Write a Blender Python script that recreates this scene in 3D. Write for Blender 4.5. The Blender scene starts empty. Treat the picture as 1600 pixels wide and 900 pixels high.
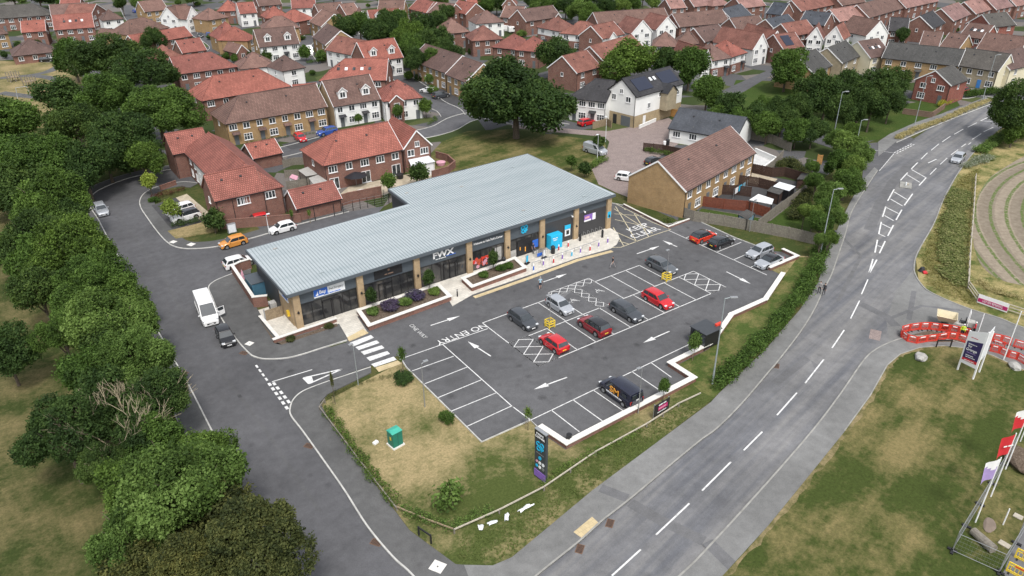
import bpy, bmesh, math, random
import numpy as np
from mathutils import Vector, Matrix
random.seed(7)
# ------------------------------------------------------------------ camera
F_PX, PITCH, ROLL, YAW, CAM_H = 1157.184, 0.500358726, 0.010485356, 0.609554106, 47.0
_cp, _sp, _cr, _sr = math.cos(PITCH), math.sin(PITCH), math.cos(ROLL), math.sin(ROLL)
_fw = np.array([0, _cp, -_sp]); _rt = np.array([1, 0, 0.]); _dn = np.array([0, -_sp, -_cp])
_rot = np.array([[math.cos(YAW), math.sin(YAW), 0], [-math.sin(YAW), math.cos(YAW), 0], [0, 0, 1.]])
RT = _rot @ (_cr*_rt + _sr*_dn); DN = _rot @ (-_sr*_rt + _cr*_dn); FW = _rot @ _fw
scene = bpy.context.scene
cam = bpy.data.cameras.new('camera'); camo = bpy.data.objects.new('camera', cam)
scene.collection.objects.link(camo); scene.camera = camo
cam.sensor_width = 36; cam.lens = 36*F_PX/1600; cam.clip_end = 6000; cam.clip_start = .5
camo.matrix_world = Matrix(((RT[0], -DN[0], -FW[0], 0), (RT[1], -DN[1], -FW[1], 0), (RT[2], -DN[2], -FW[2], CAM_H), (0, 0, 0, 1)))
# ------------------------------------------------------------------ light
SUN_EL, SUN_AZ = math.radians(58), math.radians(200)
world = bpy.data.worlds.new('World'); scene.world = world; world.use_nodes = True
wn = world.node_tree.nodes; wl = world.node_tree.links; wn.clear()
sky = wn.new('ShaderNodeTexSky'); sky.sky_type = 'NISHITA'; sky.sun_disc = False
sky.sun_elevation = SUN_EL; sky.sun_rotation = SUN_AZ; sky.air_density = 1.2; sky.dust_density = 3
hs = wn.new('ShaderNodeHueSaturation'); hs.inputs['Saturation'].default_value = .30
bg = wn.new('ShaderNodeBackground'); bg.inputs['Strength'].default_value = .15
wo = wn.new('ShaderNodeOutputWorld')
wl.new(sky.outputs[0], hs.inputs['Color']); wl.new(hs.outputs[0], bg.inputs[0]); wl.new(bg.outputs[0], wo.inputs[0])
sun = bpy.data.lights.new('sun', 'SUN'); sun.energy = 1.45; sun.angle = math.radians(11); sun.color = (1, .96, .9)
suno = bpy.data.objects.new('sun', sun); scene.collection.objects.link(suno)
_sd = Vector((math.sin(SUN_AZ)*math.cos(SUN_EL), math.cos(SUN_AZ)*math.cos(SUN_EL), math.sin(SUN_EL)))
suno.rotation_euler = _sd.to_track_quat('Z', 'Y').to_euler(); suno.location = (0, 0, 200)
vs = scene.view_settings; vs.view_transform = 'Standard'; vs.look = 'None'; vs.gamma = 1; vs.use_curve_mapping = False
vs.exposure = 0.6
scene.cycles.max_bounces = 6; scene.cycles.diffuse_bounces = 3; scene.cycles.transparent_max_bounces = 6

# ------------------------------------------------------------------ maths helpers
def G(px, py, h=0.0):
    """ground (or height h) point in metres seen at a place of the survey photo"""
    d = (px-800)*RT + (py-450)*DN + F_PX*FW
    t = (CAM_H-h)/-d[2]
    return Vector((d[0]*t, d[1]*t, h))
def mpp(px, py, h=0):
    return (G(px+1, py, h)-G(px, py, h)).length
def heading(p0, p1, h=.5):
    d = G(*p1, h)-G(*p0, h); return math.atan2(d.y, d.x)
def crom(pts, n=6, closed=False):
    P = [Vector(p) for p in pts]; out = []; N = len(P)
    rng = range(N) if closed else range(N-1)
    for i in rng:
        p0 = P[(i-1) % N] if closed or i > 0 else P[i]
        p1 = P[i]; p2 = P[(i+1) % N]
        p3 = P[(i+2) % N] if closed or i+2 < N else p2
        for k in range(n):
            t = k/n
            out.append(.5*((2*p1)+(p2-p0)*t+(2*p0-5*p1+4*p2-p3)*t*t+(3*p1-p0-3*p2+p3)*t**3))
    if not closed: out.append(P[-1])
    return out
# ------------------------------------------------------------------ object helpers
C = scene.collection
def tag(o, label=None, cat=None, group=None, kind=None):
    if label: o['label'] = label
    if cat: o['category'] = cat
    if group: o['group'] = group
    if kind: o['kind'] = kind
    return o
def empty(name, loc, rz=0, label=None, cat=None, group=None):
    o = bpy.data.objects.new(name, None); C.objects.link(o)
    o.empty_display_size = .3
    o.location = loc; o.rotation_euler = (0, 0, rz)
    return tag(o, label, cat, group)
class MB:
    def __init__(s): s.v = []; s.f = []; s.m = []
    def add(s, vs, fs, m=0):
        b = len(s.v); s.v += [tuple(v) for v in vs]
        for f in fs: s.f.append(tuple(b+i for i in f)); s.m.append(m)
        return s
    def quad(s, a, b, c, d, m=0): return s.add([a, b, c, d], [(0, 1, 2, 3)], m)
    def box(s, c, d, m=0, rz=0, M=None):
        x, y, z = d[0]/2, d[1]/2, d[2]/2
        vs = [Vector((sx*x, sy*y, sz*z)) for sz in (-1, 1) for sy in (-1, 1) for sx in (-1, 1)]
        R = M if M is not None else Matrix.Rotation(rz, 3, 'Z')
        vs = [R @ v + Vector(c) for v in vs]
        return s.add(vs, [(0, 2, 3, 1), (4, 5, 7, 6), (0, 1, 5, 4), (2, 6, 7, 3), (0, 4, 6, 2), (1, 3, 7, 5)], m)
    def bar(s, a, b, w, h=None, m=0):
        """box beam from a to b"""
        a = Vector(a); b = Vector(b); d = b-a; L = d.length
        if L < 1e-6: return s
        z = d/L; up = Vector((0, 0, 1)) if abs(z.z) < .95 else Vector((1, 0, 0))
        x = up.cross(z).normalized(); y = z.cross(x); h = h or w
        M = Matrix((x, y, z)).transposed()
        return s.box((a+b)/2, (w, h, L), m, M=M)
    def tube(s, a, b, r0, r1=None, n=8, m=0, cap=True):
        a = Vector(a); b = Vector(b); r1 = r0 if r1 is None else r1
        z = (b-a).normalized(); up = Vector((0, 0, 1)) if abs(z.z) < .95 else Vector((1, 0, 0))
        x = up.cross(z).normalized(); y = z.cross(x)
        vs = []
        for p, r in ((a, r0), (b, r1)):
            for k in range(n):
                t = 2*math.pi*k/n; vs.append(p+x*math.cos(t)*r+y*math.sin(t)*r)
        fs = [(k, (k+1) % n, n+(k+1) % n, n+k) for k in range(n)]
        if cap: fs += [tuple(range(n-1, -1, -1)), tuple(range(n, 2*n))]
        return s.add(vs, fs, m)
    def prism(s, pts, z0, z1, m=0, mtop=None):
        """vertical prism on a ccw outline (convex or not)"""
        n = len(pts)
        vs = [(p[0], p[1], z0) for p in pts]+[(p[0], p[1], z1) for p in pts]
        s.add(vs, [(k, (k+1) % n, n+(k+1) % n, n+k) for k in range(n)]+[tuple(range(n-1, -1, -1))], m)
        s.add([(p[0], p[1], z1) for p in pts], [tuple(range(n))], m if mtop is None else mtop)
        return s
    def build(s, name, mats, parent=None, smooth=False, tri=False, bevel=0, uv=True, loc=None):
        me = bpy.data.meshes.new(name)
        me.from_pydata(s.v, [], s.f); 
        if not isinstance(mats, (list, tuple)): mats = [mats]
        for mt in mats: me.materials.append(M[mt] if isinstance(mt, str) else mt)
        me.polygons.foreach_set('material_index', s.m)
        if uv and len(s.f) < 60000:
            ul = me.uv_layers.new(name='UVMap'); 
            for p in me.polygons:
                n = p.normal
                if abs(n.z) > .985: u = Vector((1, 0, 0)); w = Vector((0, 1, 0))
                else: u = Vector((0, 0, 1)).cross(n).normalized(); w = n.cross(u)
                for li in p.loop_indices:
                    co = me.vertices[me.loops[li].vertex_index].co
                    ul.data[li].uv = (co.dot(u), co.dot(w))
        if tri:
            bm = bmesh.new(); bm.from_mesh(me); bmesh.ops.triangulate(bm, faces=[f for f in bm.faces if len(f.verts) > 4]); bm.to_mesh(me); bm.free()
        if smooth: me.polygons.foreach_set('use_smooth', [True]*len(me.polygons))
        me.update()
        o = bpy.data.objects.new(name, me); C.objects.link(o)
        if parent: o.parent = parent
        if loc: o.location = loc
        if bevel:
            b = o.modifiers.new('bevel', 'BEVEL'); b.width = bevel; b.segments = 2; b.limit_method = 'ANGLE'; b.angle_limit = math.radians(35)
        return o
def inst(me, name, parent, loc=(0, 0, 0), rz=0, sc=None):
    o = bpy.data.objects.new(name, me); C.objects.link(o); o.parent = parent
    o.location = loc; o.rotation_euler = (0, 0, rz)
    if sc: o.scale = sc
    return o
_tcache = {}
def text_mesh(s, size, ext=.0, bold_=.0):
    cu = bpy.data.curves.new('t', 'FONT'); cu.body = s; cu.size = size; cu.extrude = ext
    cu.offset = size*bold_; cu.align_x = 'CENTER'; cu.align_y = 'CENTER'
    o = bpy.data.objects.new('t', cu); C.objects.link(o)
    dg = bpy.context.evaluated_depsgraph_get()
    me = bpy.data.meshes.new_from_object(o.evaluated_get(dg)); bpy.data.objects.remove(o); return me
def smear_mesh(words, size, ext):
    """a line of print too small to read in the photo: short word-long strokes"""
    mb = MB(); gap = size*.35; tot = sum(words)*size*.55+gap*(len(words)-1); x = -tot/2
    for w in words: mb.box((x+w*size*.275, 0, 0), (w*size*.55, size*.42, max(ext*2, .006))); x += w*size*.55+gap
    o = mb.build('t', []); me = o.data; bpy.data.objects.remove(o); return me
def text(name, s, size, X, Y, org, mat, parent=None, ext=.01, sx=1, bold=.012):
    """lettering with reading direction X and up direction Y, centred at org"""
    me = smear_mesh(s, size, ext) if isinstance(s, tuple) else text_mesh(s, size, ext, bold); me.materials.clear(); me.materials.append(M[mat])
    X = Vector(X).normalized(); Y = Vector(Y).normalized(); Z = X.cross(Y)
    vs = []
    me.transform(Matrix.Diagonal((sx, 1, 1, 1)))
    me.transform(Matrix((X, Y, Z)).transposed().to_4x4()); me.transform(Matrix.Translation(org))
    me.name = name
    o = bpy.data.objects.new(name, me); C.objects.link(o)
    if parent: o.parent = parent
    return o

# ------------------------------------------------------------------ materials
M = {}
class NT:
    def __init__(s, name, rough=.8, metal=0, spec=.3):
        m = bpy.data.materials.new(name); m.use_nodes = True; s.m = m; s.t = m.node_tree
        s.b = s.t.nodes['Principled BSDF']; s.b.inputs['Roughness'].default_value = rough
        s.b.inputs['Metallic'].default_value = metal; s.b.inputs['Specular IOR Level'].default_value = spec
        M[name] = m
    def n(s, typ, **kw):
        x = s.t.nodes.new('ShaderNode'+typ)
        for k, v in kw.items():
            if k in x.inputs.keys(): x.inputs[k].default_value = v
            else: setattr(x, k, v)
        return x
    def l(s, a, b): s.t.links.new(a, b)
    def co(s, kind='Object', scale=(1, 1, 1)):
        c = s.n('TexCoord'); mp = s.n('Mapping'); mp.inputs['Scale'].default_value = scale
        s.l(c.outputs[kind], mp.inputs[0]); return mp.outputs[0]
    def world(s, scale=(1, 1, 1), rot=0):
        c = s.n('NewGeometry'); src = c.outputs['Position']
        if rot:
            m0 = s.n('Mapping'); m0.inputs['Rotation'].default_value = (0, 0, -rot); s.l(src, m0.inputs[0]); src = m0.outputs[0]
        mp = s.n('Mapping'); mp.inputs['Scale'].default_value = scale
        s.l(src, mp.inputs[0]); return mp.outputs[0]
    def noise(s, vec, scale, detail=4, rough=.55):
        x = s.n('TexNoise'); x.inputs['Scale'].default_value = scale; x.inputs['Detail'].default_value = detail; x.inputs['Roughness'].default_value = rough
        s.l(vec, x.inputs['Vector']); return x.outputs['Fac']
    def ramp(s, fac, stops):
        r = s.n('ValToRGB'); e = r.color_ramp.elements
        while len(e) < len(stops): e.new(.5)
        for q, (p, c) in zip(e, stops): q.position = p; q.color = (*c, 1) if len(c) == 3 else c
        s.l(fac, r.inputs[0]); return r.outputs[0]
    def mix(s, fac, a, b, mode='MIX'):
        x = s.n('Mix', data_type='RGBA', blend_type=mode)
        for sk, v in ((x.inputs[0], fac), (x.inputs[6], a), (x.inputs[7], b)):
            if isinstance(v, (int, float)): sk.default_value = v
            elif isinstance(v, tuple): sk.default_value = (*v, 1)
            else: s.l(v, sk)
        return x.outputs[2]
    def math(s, op, a, b=0):
        x = s.n('Math', operation=op)
        for sk, v in ((x.inputs[0], a), (x.inputs[1], b)):
            if isinstance(v, (int, float)): sk.default_value = v
            else: s.l(v, sk)
        return x.outputs[0]
    def out(s, col, bump=None, bs=.3, bd=.05):
        if isinstance(col, tuple): s.b.inputs['Base Color'].default_value = (*col, 1)
        else: s.l(col, s.b.inputs['Base Color'])
        if bump is not None:
            x = s.n('Bump'); x.inputs['Strength'].default_value = bs; x.inputs['Distance'].default_value = bd
            s.l(bump, x.inputs['Height']); s.l(x.outputs[0], s.b.inputs['Normal'])
        return s.m
def plain(name, col, rough=.6, metal=0, var=.12, vs=3, spec=.4, coat=0):
    t = NT(name, rough, metal, spec)
    f = t.noise(t.world(), vs)
    c = t.ramp(f, [(.3, tuple(x*(1-var) for x in col)), (.7, tuple(min(1, x*(1+var)) for x in col))])
    if coat: t.b.inputs['Coat Weight'].default_value = coat; t.b.inputs['Coat Roughness'].default_value = .08
    return t.out(c)
ROAD_A = heading((956, 900), (1214, 649), 0)
def asphalt(name, base, tone=(1, 1, 1.04), streak=None, patch=.35):
    t = NT(name, .88, 0, .25); w = t.world()
    a = t.noise(w, .09, 3); b = t.noise(w, .9, 5, .65); g = t.noise(w, 14, 3, .7)
    c1 = t.ramp(a, [(.3, tuple(base*(1-patch*.5)*k for k in tone)), (.7, tuple(base*(1+patch*.6)*k for k in tone))])
    c2 = t.ramp(b, [(.25, (.80,)*3), (.75, (1.18,)*3)]); c = t.mix(1, c1, c2, 'MULTIPLY')
    c3 = t.ramp(g, [(.3, (.84,)*3), (.7, (1.16,)*3)]); c = t.mix(1, c, c3, 'MULTIPLY')
    v = t.n('TexVoronoi'); v.inputs['Scale'].default_value = .45; t.l(w, v.inputs['Vector'])
    spot = t.ramp(v.outputs['Distance'], [(0.0, (.62,)*3), (.10, (.75,)*3), (.17, (1,)*3)]); 
    k = t.ramp(t.noise(w, .25, 2), [(.5, (0,)*3), (.62, (1,)*3)])
    c = t.mix(t.math('MULTIPLY', k, .55), c, t.mix(1, c, spot, 'MULTIPLY'))
    if name == 'asphalt_lot':
        v2 = t.n('TexVoronoi'); v2.inputs['Scale'].default_value = .34; t.l(w, v2.inputs['Vector']); nn = t.noise(w, 2.2, 4, .7)
        dd = t.math('ADD', v2.outputs['Distance'], t.math('MULTIPLY', nn, .35)); c = t.mix(1, c, t.ramp(dd, [(.22, (.62,)*3), (.36, (1,)*3)]), 'MULTIPLY')
    if streak is not None:
        ws = t.world((.03, .62, 1), streak); s1 = t.noise(ws, 1.0, 4, .6)
        c4 = t.ramp(s1, [(.36, (.74, .76, .81)), (.5, (1, 1, 1)), (.64, (1.24, 1.22, 1.17))]); c = t.mix(1, c, c4, 'MULTIPLY')
    return t.out(c, g, .25, .02)
asphalt('asphalt_estate', .093, (1, 1, 1.06)); asphalt('asphalt_lot', .094, (1, 1, 1.04))
asphalt('asphalt_main', .152, (1, 1, 1.03), streak=ROAD_A)
asphalt('asphalt_patch', .13, (1, 1, 1.03)); asphalt('asphalt_path', .10, (1.0, 1, 1.0)); asphalt('asphalt_path_pale', .172, (1, 1, .98))
asphalt('asphalt_drive', .062)
def grass(name, green, dry, bias, sc=.12, stripe=None, stripe_amt=.5):
    t = NT(name, .95, 0, .1); w = t.world()
    a = t.noise(w, sc, 5, .6); d = t.noise(w, 1.3, 6, .72); g = t.noise(w, 4.5, 6, .8)
    f = t.math('ADD', t.math('MULTIPLY', a, .65), t.math('MULTIPLY', d, .35))
    if stripe is not None:
        s1 = t.noise(t.world((.05, .4, 1), stripe), 1, 4, .6)
        f = t.math('ADD', t.math('MULTIPLY', f, 1-stripe_amt), t.math('MULTIPLY', s1, stripe_amt))
    mid = tuple((x+y)/2 for x, y in zip(green, dry))
    wd = .065 if name == 'grass_mown' else .10
    if name == 'grass_site':
        A_ = G(710, 834); B_ = G(1094, 620); dv = (B_-A_).normalized(); sub = t.n('VectorMath', operation='SUBTRACT'); g_ = t.n('NewGeometry'); t.l(g_.outputs['Position'], sub.inputs[0]); sub.inputs[1].default_value = A_
        dt = t.n('VectorMath', operation='DOT_PRODUCT'); t.l(sub.outputs[0], dt.inputs[0]); dt.inputs[1].default_value = (-dv.y, dv.x, 0)
        gr = t.n('MapRange'); t.l(dt.outputs['Value'], gr.inputs[0]); gr.inputs[1].default_value = 1; gr.inputs[2].default_value = 11; gr.inputs[3].default_value = -.09; gr.inputs[4].default_value = .06; f = t.math('ADD', f, gr.outputs[0])
    c = t.ramp(f, [(bias-wd, green), (bias, mid), (bias+wd, dry)])
    k = t.ramp(g, [(.28, (.55, .60, .50)), (.72, (1.45, 1.38, 1.3))]); c = t.mix(1, c, k, 'MULTIPLY')
    return t.out(c, g, .6, .08)
grass('grass_green', (.045, .062, .02), (.13, .11, .05), .56)
grass('grass_mown', (.048, .066, .018), (.185, .155, .075), .525, .14, ROAD_A, .30)
grass('grass_dry', (.085, .095, .034), (.28, .222, .128), .47, .12)
grass('grass_site', (.065, .085, .026), (.31, .25, .145), .50, .16); grass('grass_verge', (.040, .056, .017), (.165, .138, .072), .54, .16); grass('grass_edge', (.09, .09, .035), (.25, .20, .12), .50, .6); grass('grass_bank', (.06, .09, .024), (.20, .17, .08), .56, .3)
grass('grass_straw', (.075, .10, .028), (.33, .27, .14), .50, .28)
grass('grass_lawn', (.045, .075, .018), (.09, .105, .035), .6)
t = NT('estate_ground', .95, 0, .15); w = t.world((1, 1, 1), .3)
v = t.n('TexVoronoi'); v.inputs['Scale'].default_value = .14; t.l(w, v.inputs['Vector'])
c = t.ramp(t.noise(v.outputs['Position'] if 'Position' in v.outputs.keys() else w, 2.3, 1), [(.42, (.04, .058, .018)), (.47, (.07, .085, .03)), (.49, (.09, .09, .094)), (.58, (.15, .135, .125))])
c.node.color_ramp.interpolation = 'CONSTANT'
k = t.ramp(t.noise(w, 3, 5, .7), [(.25, (.7,)*3), (.75, (1.3,)*3)]); t.out(t.mix(1, c, k, 'MULTIPLY'))
# crop field: curved rows of seedlings on bare soil
t = NT('field_soil', .95, 0, .1); g0 = t.n('NewGeometry'); ctr = Vector((151.6, -8.0, 0))
sub = t.n('VectorMath', operation='SUBTRACT'); t.l(g0.outputs['Position'], sub.inputs[0]); sub.inputs[1].default_value = ctr
mp = t.n('Mapping'); t.l(sub.outputs[0], mp.inputs[0]); mp.inputs['Scale'].default_value = (1, 1, 0)
ln = t.n('VectorMath', operation='LENGTH'); t.l(mp.outputs[0], ln.inputs[0])
nz = t.noise(t.world(), .5, 3); r = t.math('ADD', ln.outputs['Value'], t.math('MULTIPLY', nz, .25))
sn = t.math('SINE', t.math('MULTIPLY', r, 2*math.pi/2.2))
row = t.ramp(sn, [(.62, (0,)*3), (.9, (1,)*3)]); spots = t.ramp(t.noise(t.world(), 2.2, 4, .7), [(.36, (0,)*3), (.50, (1,)*3)])
soil = t.ramp(t.noise(t.world(), 1.2, 5, .7), [(.3, (.20, .165, .125)), (.7, (.31, .265, .205))])
wheel = t.ramp(t.math('SINE', t.math('MULTIPLY', r, 2*math.pi/2.2*.5)), [(.0, (.8,)*3), (.2, (1,)*3)])
soil = t.mix(1, soil, wheel, 'MULTIPLY')
t.out(t.mix(t.math('MULTIPLY', row, spots), soil, (.10, .135, .045)), sn, .25, .1)
# tiles / bricks / boards work in the metre-scaled UVs
def tiles(name, base, dark, cw=.33, ch=.36, var=.25, rough=.75, stain=.3):
    t = NT(name, rough, 0, .25); uv = t.co('UV')
    b = t.n('TexBrick'); t.l(uv, b.inputs['Vector']); b.inputs['Scale'].default_value = 1
    b.inputs['Brick Width'].default_value = cw; b.inputs['Row Height'].default_value = ch; b.inputs['Mortar Size'].default_value = .05
    b.inputs['Mortar Smooth'].default_value = .3; b.offset = .5
    b.inputs['Color1'].default_value = (*[x*(1+var*.5) for x in base], 1); b.inputs['Color2'].default_value = (*[x*(1-var*.6) for x in base], 1)
    b.inputs['Mortar'].default_value = (*dark, 1)
    sp = t.n('SeparateXYZ'); t.l(uv, sp.inputs[0])
    rowf = t.math('FRACT', t.math('DIVIDE', sp.outputs[1], ch))
    w = t.world(); oi = t.n('ObjectInfo')
    st = t.ramp(t.noise(w, .35, 5, .65), [(.3, (1-stain,)*3), (.65, (1.1,)*3)])
    c = t.mix(1, b.outputs['Color'], st, 'MULTIPLY')
    ov = t.ramp(oi.outputs['Random'], [(0, (.84, .86, .9)), (1, (1.14, 1.08, 1.04))]); c = t.mix(1, c, ov, 'MULTIPLY')
    lich = t.ramp(t.noise(w, 2.2, 5, .7), [(.60, (0,)*3), (.75, (1,)*3)]); c = t.mix(t.math('MULTIPLY', lich, .28), c, (.30, .29, .22))
    return t.out(c, rowf, .5, .03)
tiles('roof_red', (.33, .125, .098), (.13, .048, .038)); tiles('roof_brown', (.175, .112, .095), (.075, .045, .038)); tiles('roof_plum', (.235, .142, .118), (.10, .06, .05))
tiles('roof_rust', (.27, .128, .102), (.11, .045, .035), stain=.4); tiles('roof_grey', (.10, .097, .09), (.045, .043, .04)); tiles('roof_slate', (.085, .097, .115), (.045, .05, .06), .3, .25)
tiles('roof_charcoal', (.055, .056, .062), (.028, .028, .03)); tiles('roof_pink', (.33, .20, .18), (.17, .09, .075), stain=.4)
def brick(name, c1, c2, mortar, bump=True, fade=.2):
    t = NT(name, .9, 0, .15); uv = t.co('UV')
    b = t.n('TexBrick'); t.l(uv, b.inputs['Vector']); b.inputs['Scale'].default_value = 1
    b.inputs['Brick Width'].default_value = .235; b.inputs['Row Height'].default_value = .08; b.inputs['Mortar Size'].default_value = .012
    b.inputs['Color1'].default_value = (*c1, 1); b.inputs['Color2'].default_value = (*c2, 1); b.inputs['Mortar'].default_value = (*mortar, 1)
    st = t.ramp(t.noise(t.world(), .8, 5, .65), [(.3, (1-fade,)*3), (.7, (1+fade*.7,)*3)])
    return t.out(t.mix(1, b.outputs['Color'], st, 'MULTIPLY'), b.outputs['Fac'], .2, .01)
brick('brick_red', (.235, .088, .062), (.15, .058, .045), (.24, .19, .16)); brick('brick_bright', (.27, .065, .045), (.2, .05, .04), (.25, .17, .14))
brick('brick_buff', (.43, .30, .165), (.35, .24, .13), (.40, .33, .24)); brick('brick_orange', (.38, .235, .10), (.30, .18, .08), (.33, .26, .17))
brick('brick_stone', (.36, .30, .20), (.29, .24, .16), (.33, .29, .22)); brick('brick_brown', (.20, .12, .085), (.145, .09, .065), (.2, .16, .13))
brick('brick_cladding_stone', (.43, .345, .215), (.36, .28, .17), (.30, .24, .16))
plain('render_white', (.74, .74, .72), .85, var=.05, vs=.6); plain('render_cream', (.62, .57, .42), .85, var=.05, vs=.6)
plain('white_paint', (.78, .78, .77), .5, var=.04); plain('upvc', (.8, .8, .8), .35, var=.02); plain('black_trim', (.02, .02, .022), .4)
t = NT('line_paint', .7, 0, .3); w = t.world(); c = t.ramp(t.noise(w, 2.5, 6, .8), [(.32, (.28, .28, .28)), (.44, (.56, .56, .55)), (.6, (.72, .72, .71))]); t.out(c)
t = NT('line_worn', .7, 0, .3); c = t.ramp(t.noise(t.world(), 3.5, 6, .8), [(.38, (.2, .2, .2)), (.5, (.5, .5, .49)), (.65, (.62, .62, .6))]); t.out(c)
t = NT('line_cream', .7, 0, .3); c = t.ramp(t.noise(t.world(), 3.5, 6, .8), [(.36, (.3, .27, .2)), (.5, (.56, .50, .34)), (.65, (.62, .56, .4))]); t.out(c)
plain('kerb', (.46, .455, .43), .9, var=.2, vs=1.2); plain('kerb_dull', (.27, .265, .245), .9, var=.22, vs=1.2); plain('concrete', (.36, .35, .33), .9, var=.18); plain('coping', (.66, .64, .60), .8, var=.09, vs=1.5)
def paving(name, col, mort, w_, h_, var=.15):
    t = NT(name, .85, 0, .25); b = t.n('TexBrick'); t.l(t.world(), b.inputs['Vector']); b.inputs['Scale'].default_value = 1
    b.inputs['Brick Width'].default_value = w_; b.inputs['Row Height'].default_value = h_; b.inputs['Mortar Size'].default_value = .012
    b.inputs['Color1'].default_value = (*[x*(1+var) for x in col], 1); b.inputs['Color2'].default_value = (*[x*(1-var) for x in col], 1); b.inputs['Mortar'].default_value = (*mort, 1)
    st = t.ramp(t.noise(t.world(), .7, 5, .65), [(.3, (.86,)*3), (.7, (1.1,)*3)])
    return t.out(t.mix(1, b.outputs['Color'], st, 'MULTIPLY'), b.outputs['Fac'], .15, .01)
paving('paving_pale', (.56, .53, .47), (.36, .34, .3), .6, .4, .10); paving('paving_buff', (.52, .42, .25), (.36, .29, .18), .4, .4, .08)
paving('block_pink', (.27, .215, .20), (.17, .14, .13), .22, .11, .18); paving('patio', (.42, .36, .27), (.28, .24, .18), .6, .6, .14); paving('patio_white', (.55, .55, .54), (.4, .4, .4), .6, .6, .06)
t = NT('soil_mulch', .95, 0, .1); c = t.ramp(t.noise(t.world(), 6, 6, .8), [(.3, (.05, .035, .025)), (.55, (.13, .10, .075)), (.7, (.26, .22, .18))]); t.out(c, t.noise(t.world(), 9, 4), .5, .05)
t = NT('roof_metal', .42, .0, .5); c = t.ramp(t.noise(t.world((.15, 1.2, 1)), .6, 4), [(.3, (.30, .345, .36)), (.5, (.36, .40, .415)), (.7, (.39, .43, .445))]); t.out(c)
plain('seam_metal', (.22, .26, .28), .4, .0, .05); plain('clad_grey', (.075, .09, .105), .5, var=.06); plain('clad_dark', (.05, .055, .062), .5, var=.06); plain('fascia_grey', (.09, .105, .12), .45, var=.04)
t = NT('panel_ribbed', .5, 0, .4); wv = t.n('TexWave', wave_type='BANDS', bands_direction='Z'); t.l(t.world(), wv.inputs['Vector']); wv.inputs['Scale'].default_value = 2.5
t.out(t.ramp(wv.outputs['Fac'], [(.1, (.028, .028, .03)), (.4, (.055, .055, .058))]), wv.outputs['Fac'], .4, .03)
plain('galv', (.38, .39, .40), .45, .6, .1); plain('pole_grey', (.33, .37, .38), .5, .3, .06); plain('black_plastic', (.018, .018, .02), .45); plain('rubber', (.015, .015, .016), .8); plain('rim_metal', (.42, .43, .44), .35, .7, .05)
plain('dark_red_paint', (.2, .02, .025), .3); plain('timber', (.26, .2, .13), .85, var=.25, vs=5); plain('timber_grey', (.20, .18, .15), .9, var=.25, vs=5); plain('timber_dark', (.055, .03, .022), .85, var=.3, vs=4); plain('timber_red', (.17, .05, .028), .8, var=.25, vs=4); plain('timber_orange', (.45, .24, .08), .8, var=.2, vs=4)
plain('timber_pale', (.42, .38, .31), .85, var=.15, vs=3)
for nm, c in dict(sign_red=(.55, .03, .04), sign_magenta=(.42, .02, .13), sign_navy=(.035, .025, .10), sign_blue=(.03, .13, .52), sign_cyan=(.02, .42, .68), sign_purple=(.22, .12, .42), sign_yellow=(.75, .5, .04), sign_green=(.02, .14, .08),
                  barrier_red=(.62, .05, .03), barrier_yellow=(.75, .55, .05), lilac=(.36, .27, .52), hi_vis=(.55, .8, .05), tyre_grey=(.03, .03, .03), shed_blue=(.17, .30, .36), tank_blue=(.06, .15, .22), cloth_white=(.72, .72, .72), cloth_black=(.02, .02, .025), cloth_pink=(.62, .32, .4),
                  skin=(.5, .3, .22), hair=(.05, .035, .025), hair_grey=(.35, .33, .3), shirt_blue=(.33, .47, .55), shorts_navy=(.03, .035, .06), trousers_grey=(.3, .28, .28), door_blue=(.05, .2, .5), door_grey=(.12, .13, .14), door_white=(.75, .75, .75), door_red=(.3, .03, .04), screen_white=(.7, .72, .74), orange_logo=(.8, .36, .05), poster_red=(.5, .09, .05), solar=(.02, .025, .045), green_cab=(.015, .16, .11), green_cab_top=(.05, .36, .27), dumper_cream=(.55, .48, .33), paint_brown=(.14, .08, .05)).items():
    plain(nm, c, .5, var=.06)
t = NT('glass_dark', .06, 0, .6); f = t.noise(t.world(), 1.1, 3); t.out(t.ramp(f, [(.35, (.012, .015, .018)), (.65, (.07, .08, .085))]))
t = NT('glass_shop', .05, 0, .6); f = t.noise(t.world((1, 1, .6)), .7, 2, .5); t.out(t.ramp(f, [(.35, (.022, .023, .025)), (.55, (.045, .045, .045)), (.68, (.10, .09, .08)), (.75, (.05, .06, .07))]))  # lighter tones in the colour stand in for reflections and shop interior
plain('car_glass', (.03, .037, .042), .06, spec=1.0); plain('headlamp', (.6, .62, .64), .12, spec=.8); plain('tail_lamp', (.35, .012, .012), .2, spec=.6); plain('plate_white', (.7, .7, .7)); plain('plate_yellow', (.75, .55, .05))
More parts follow.
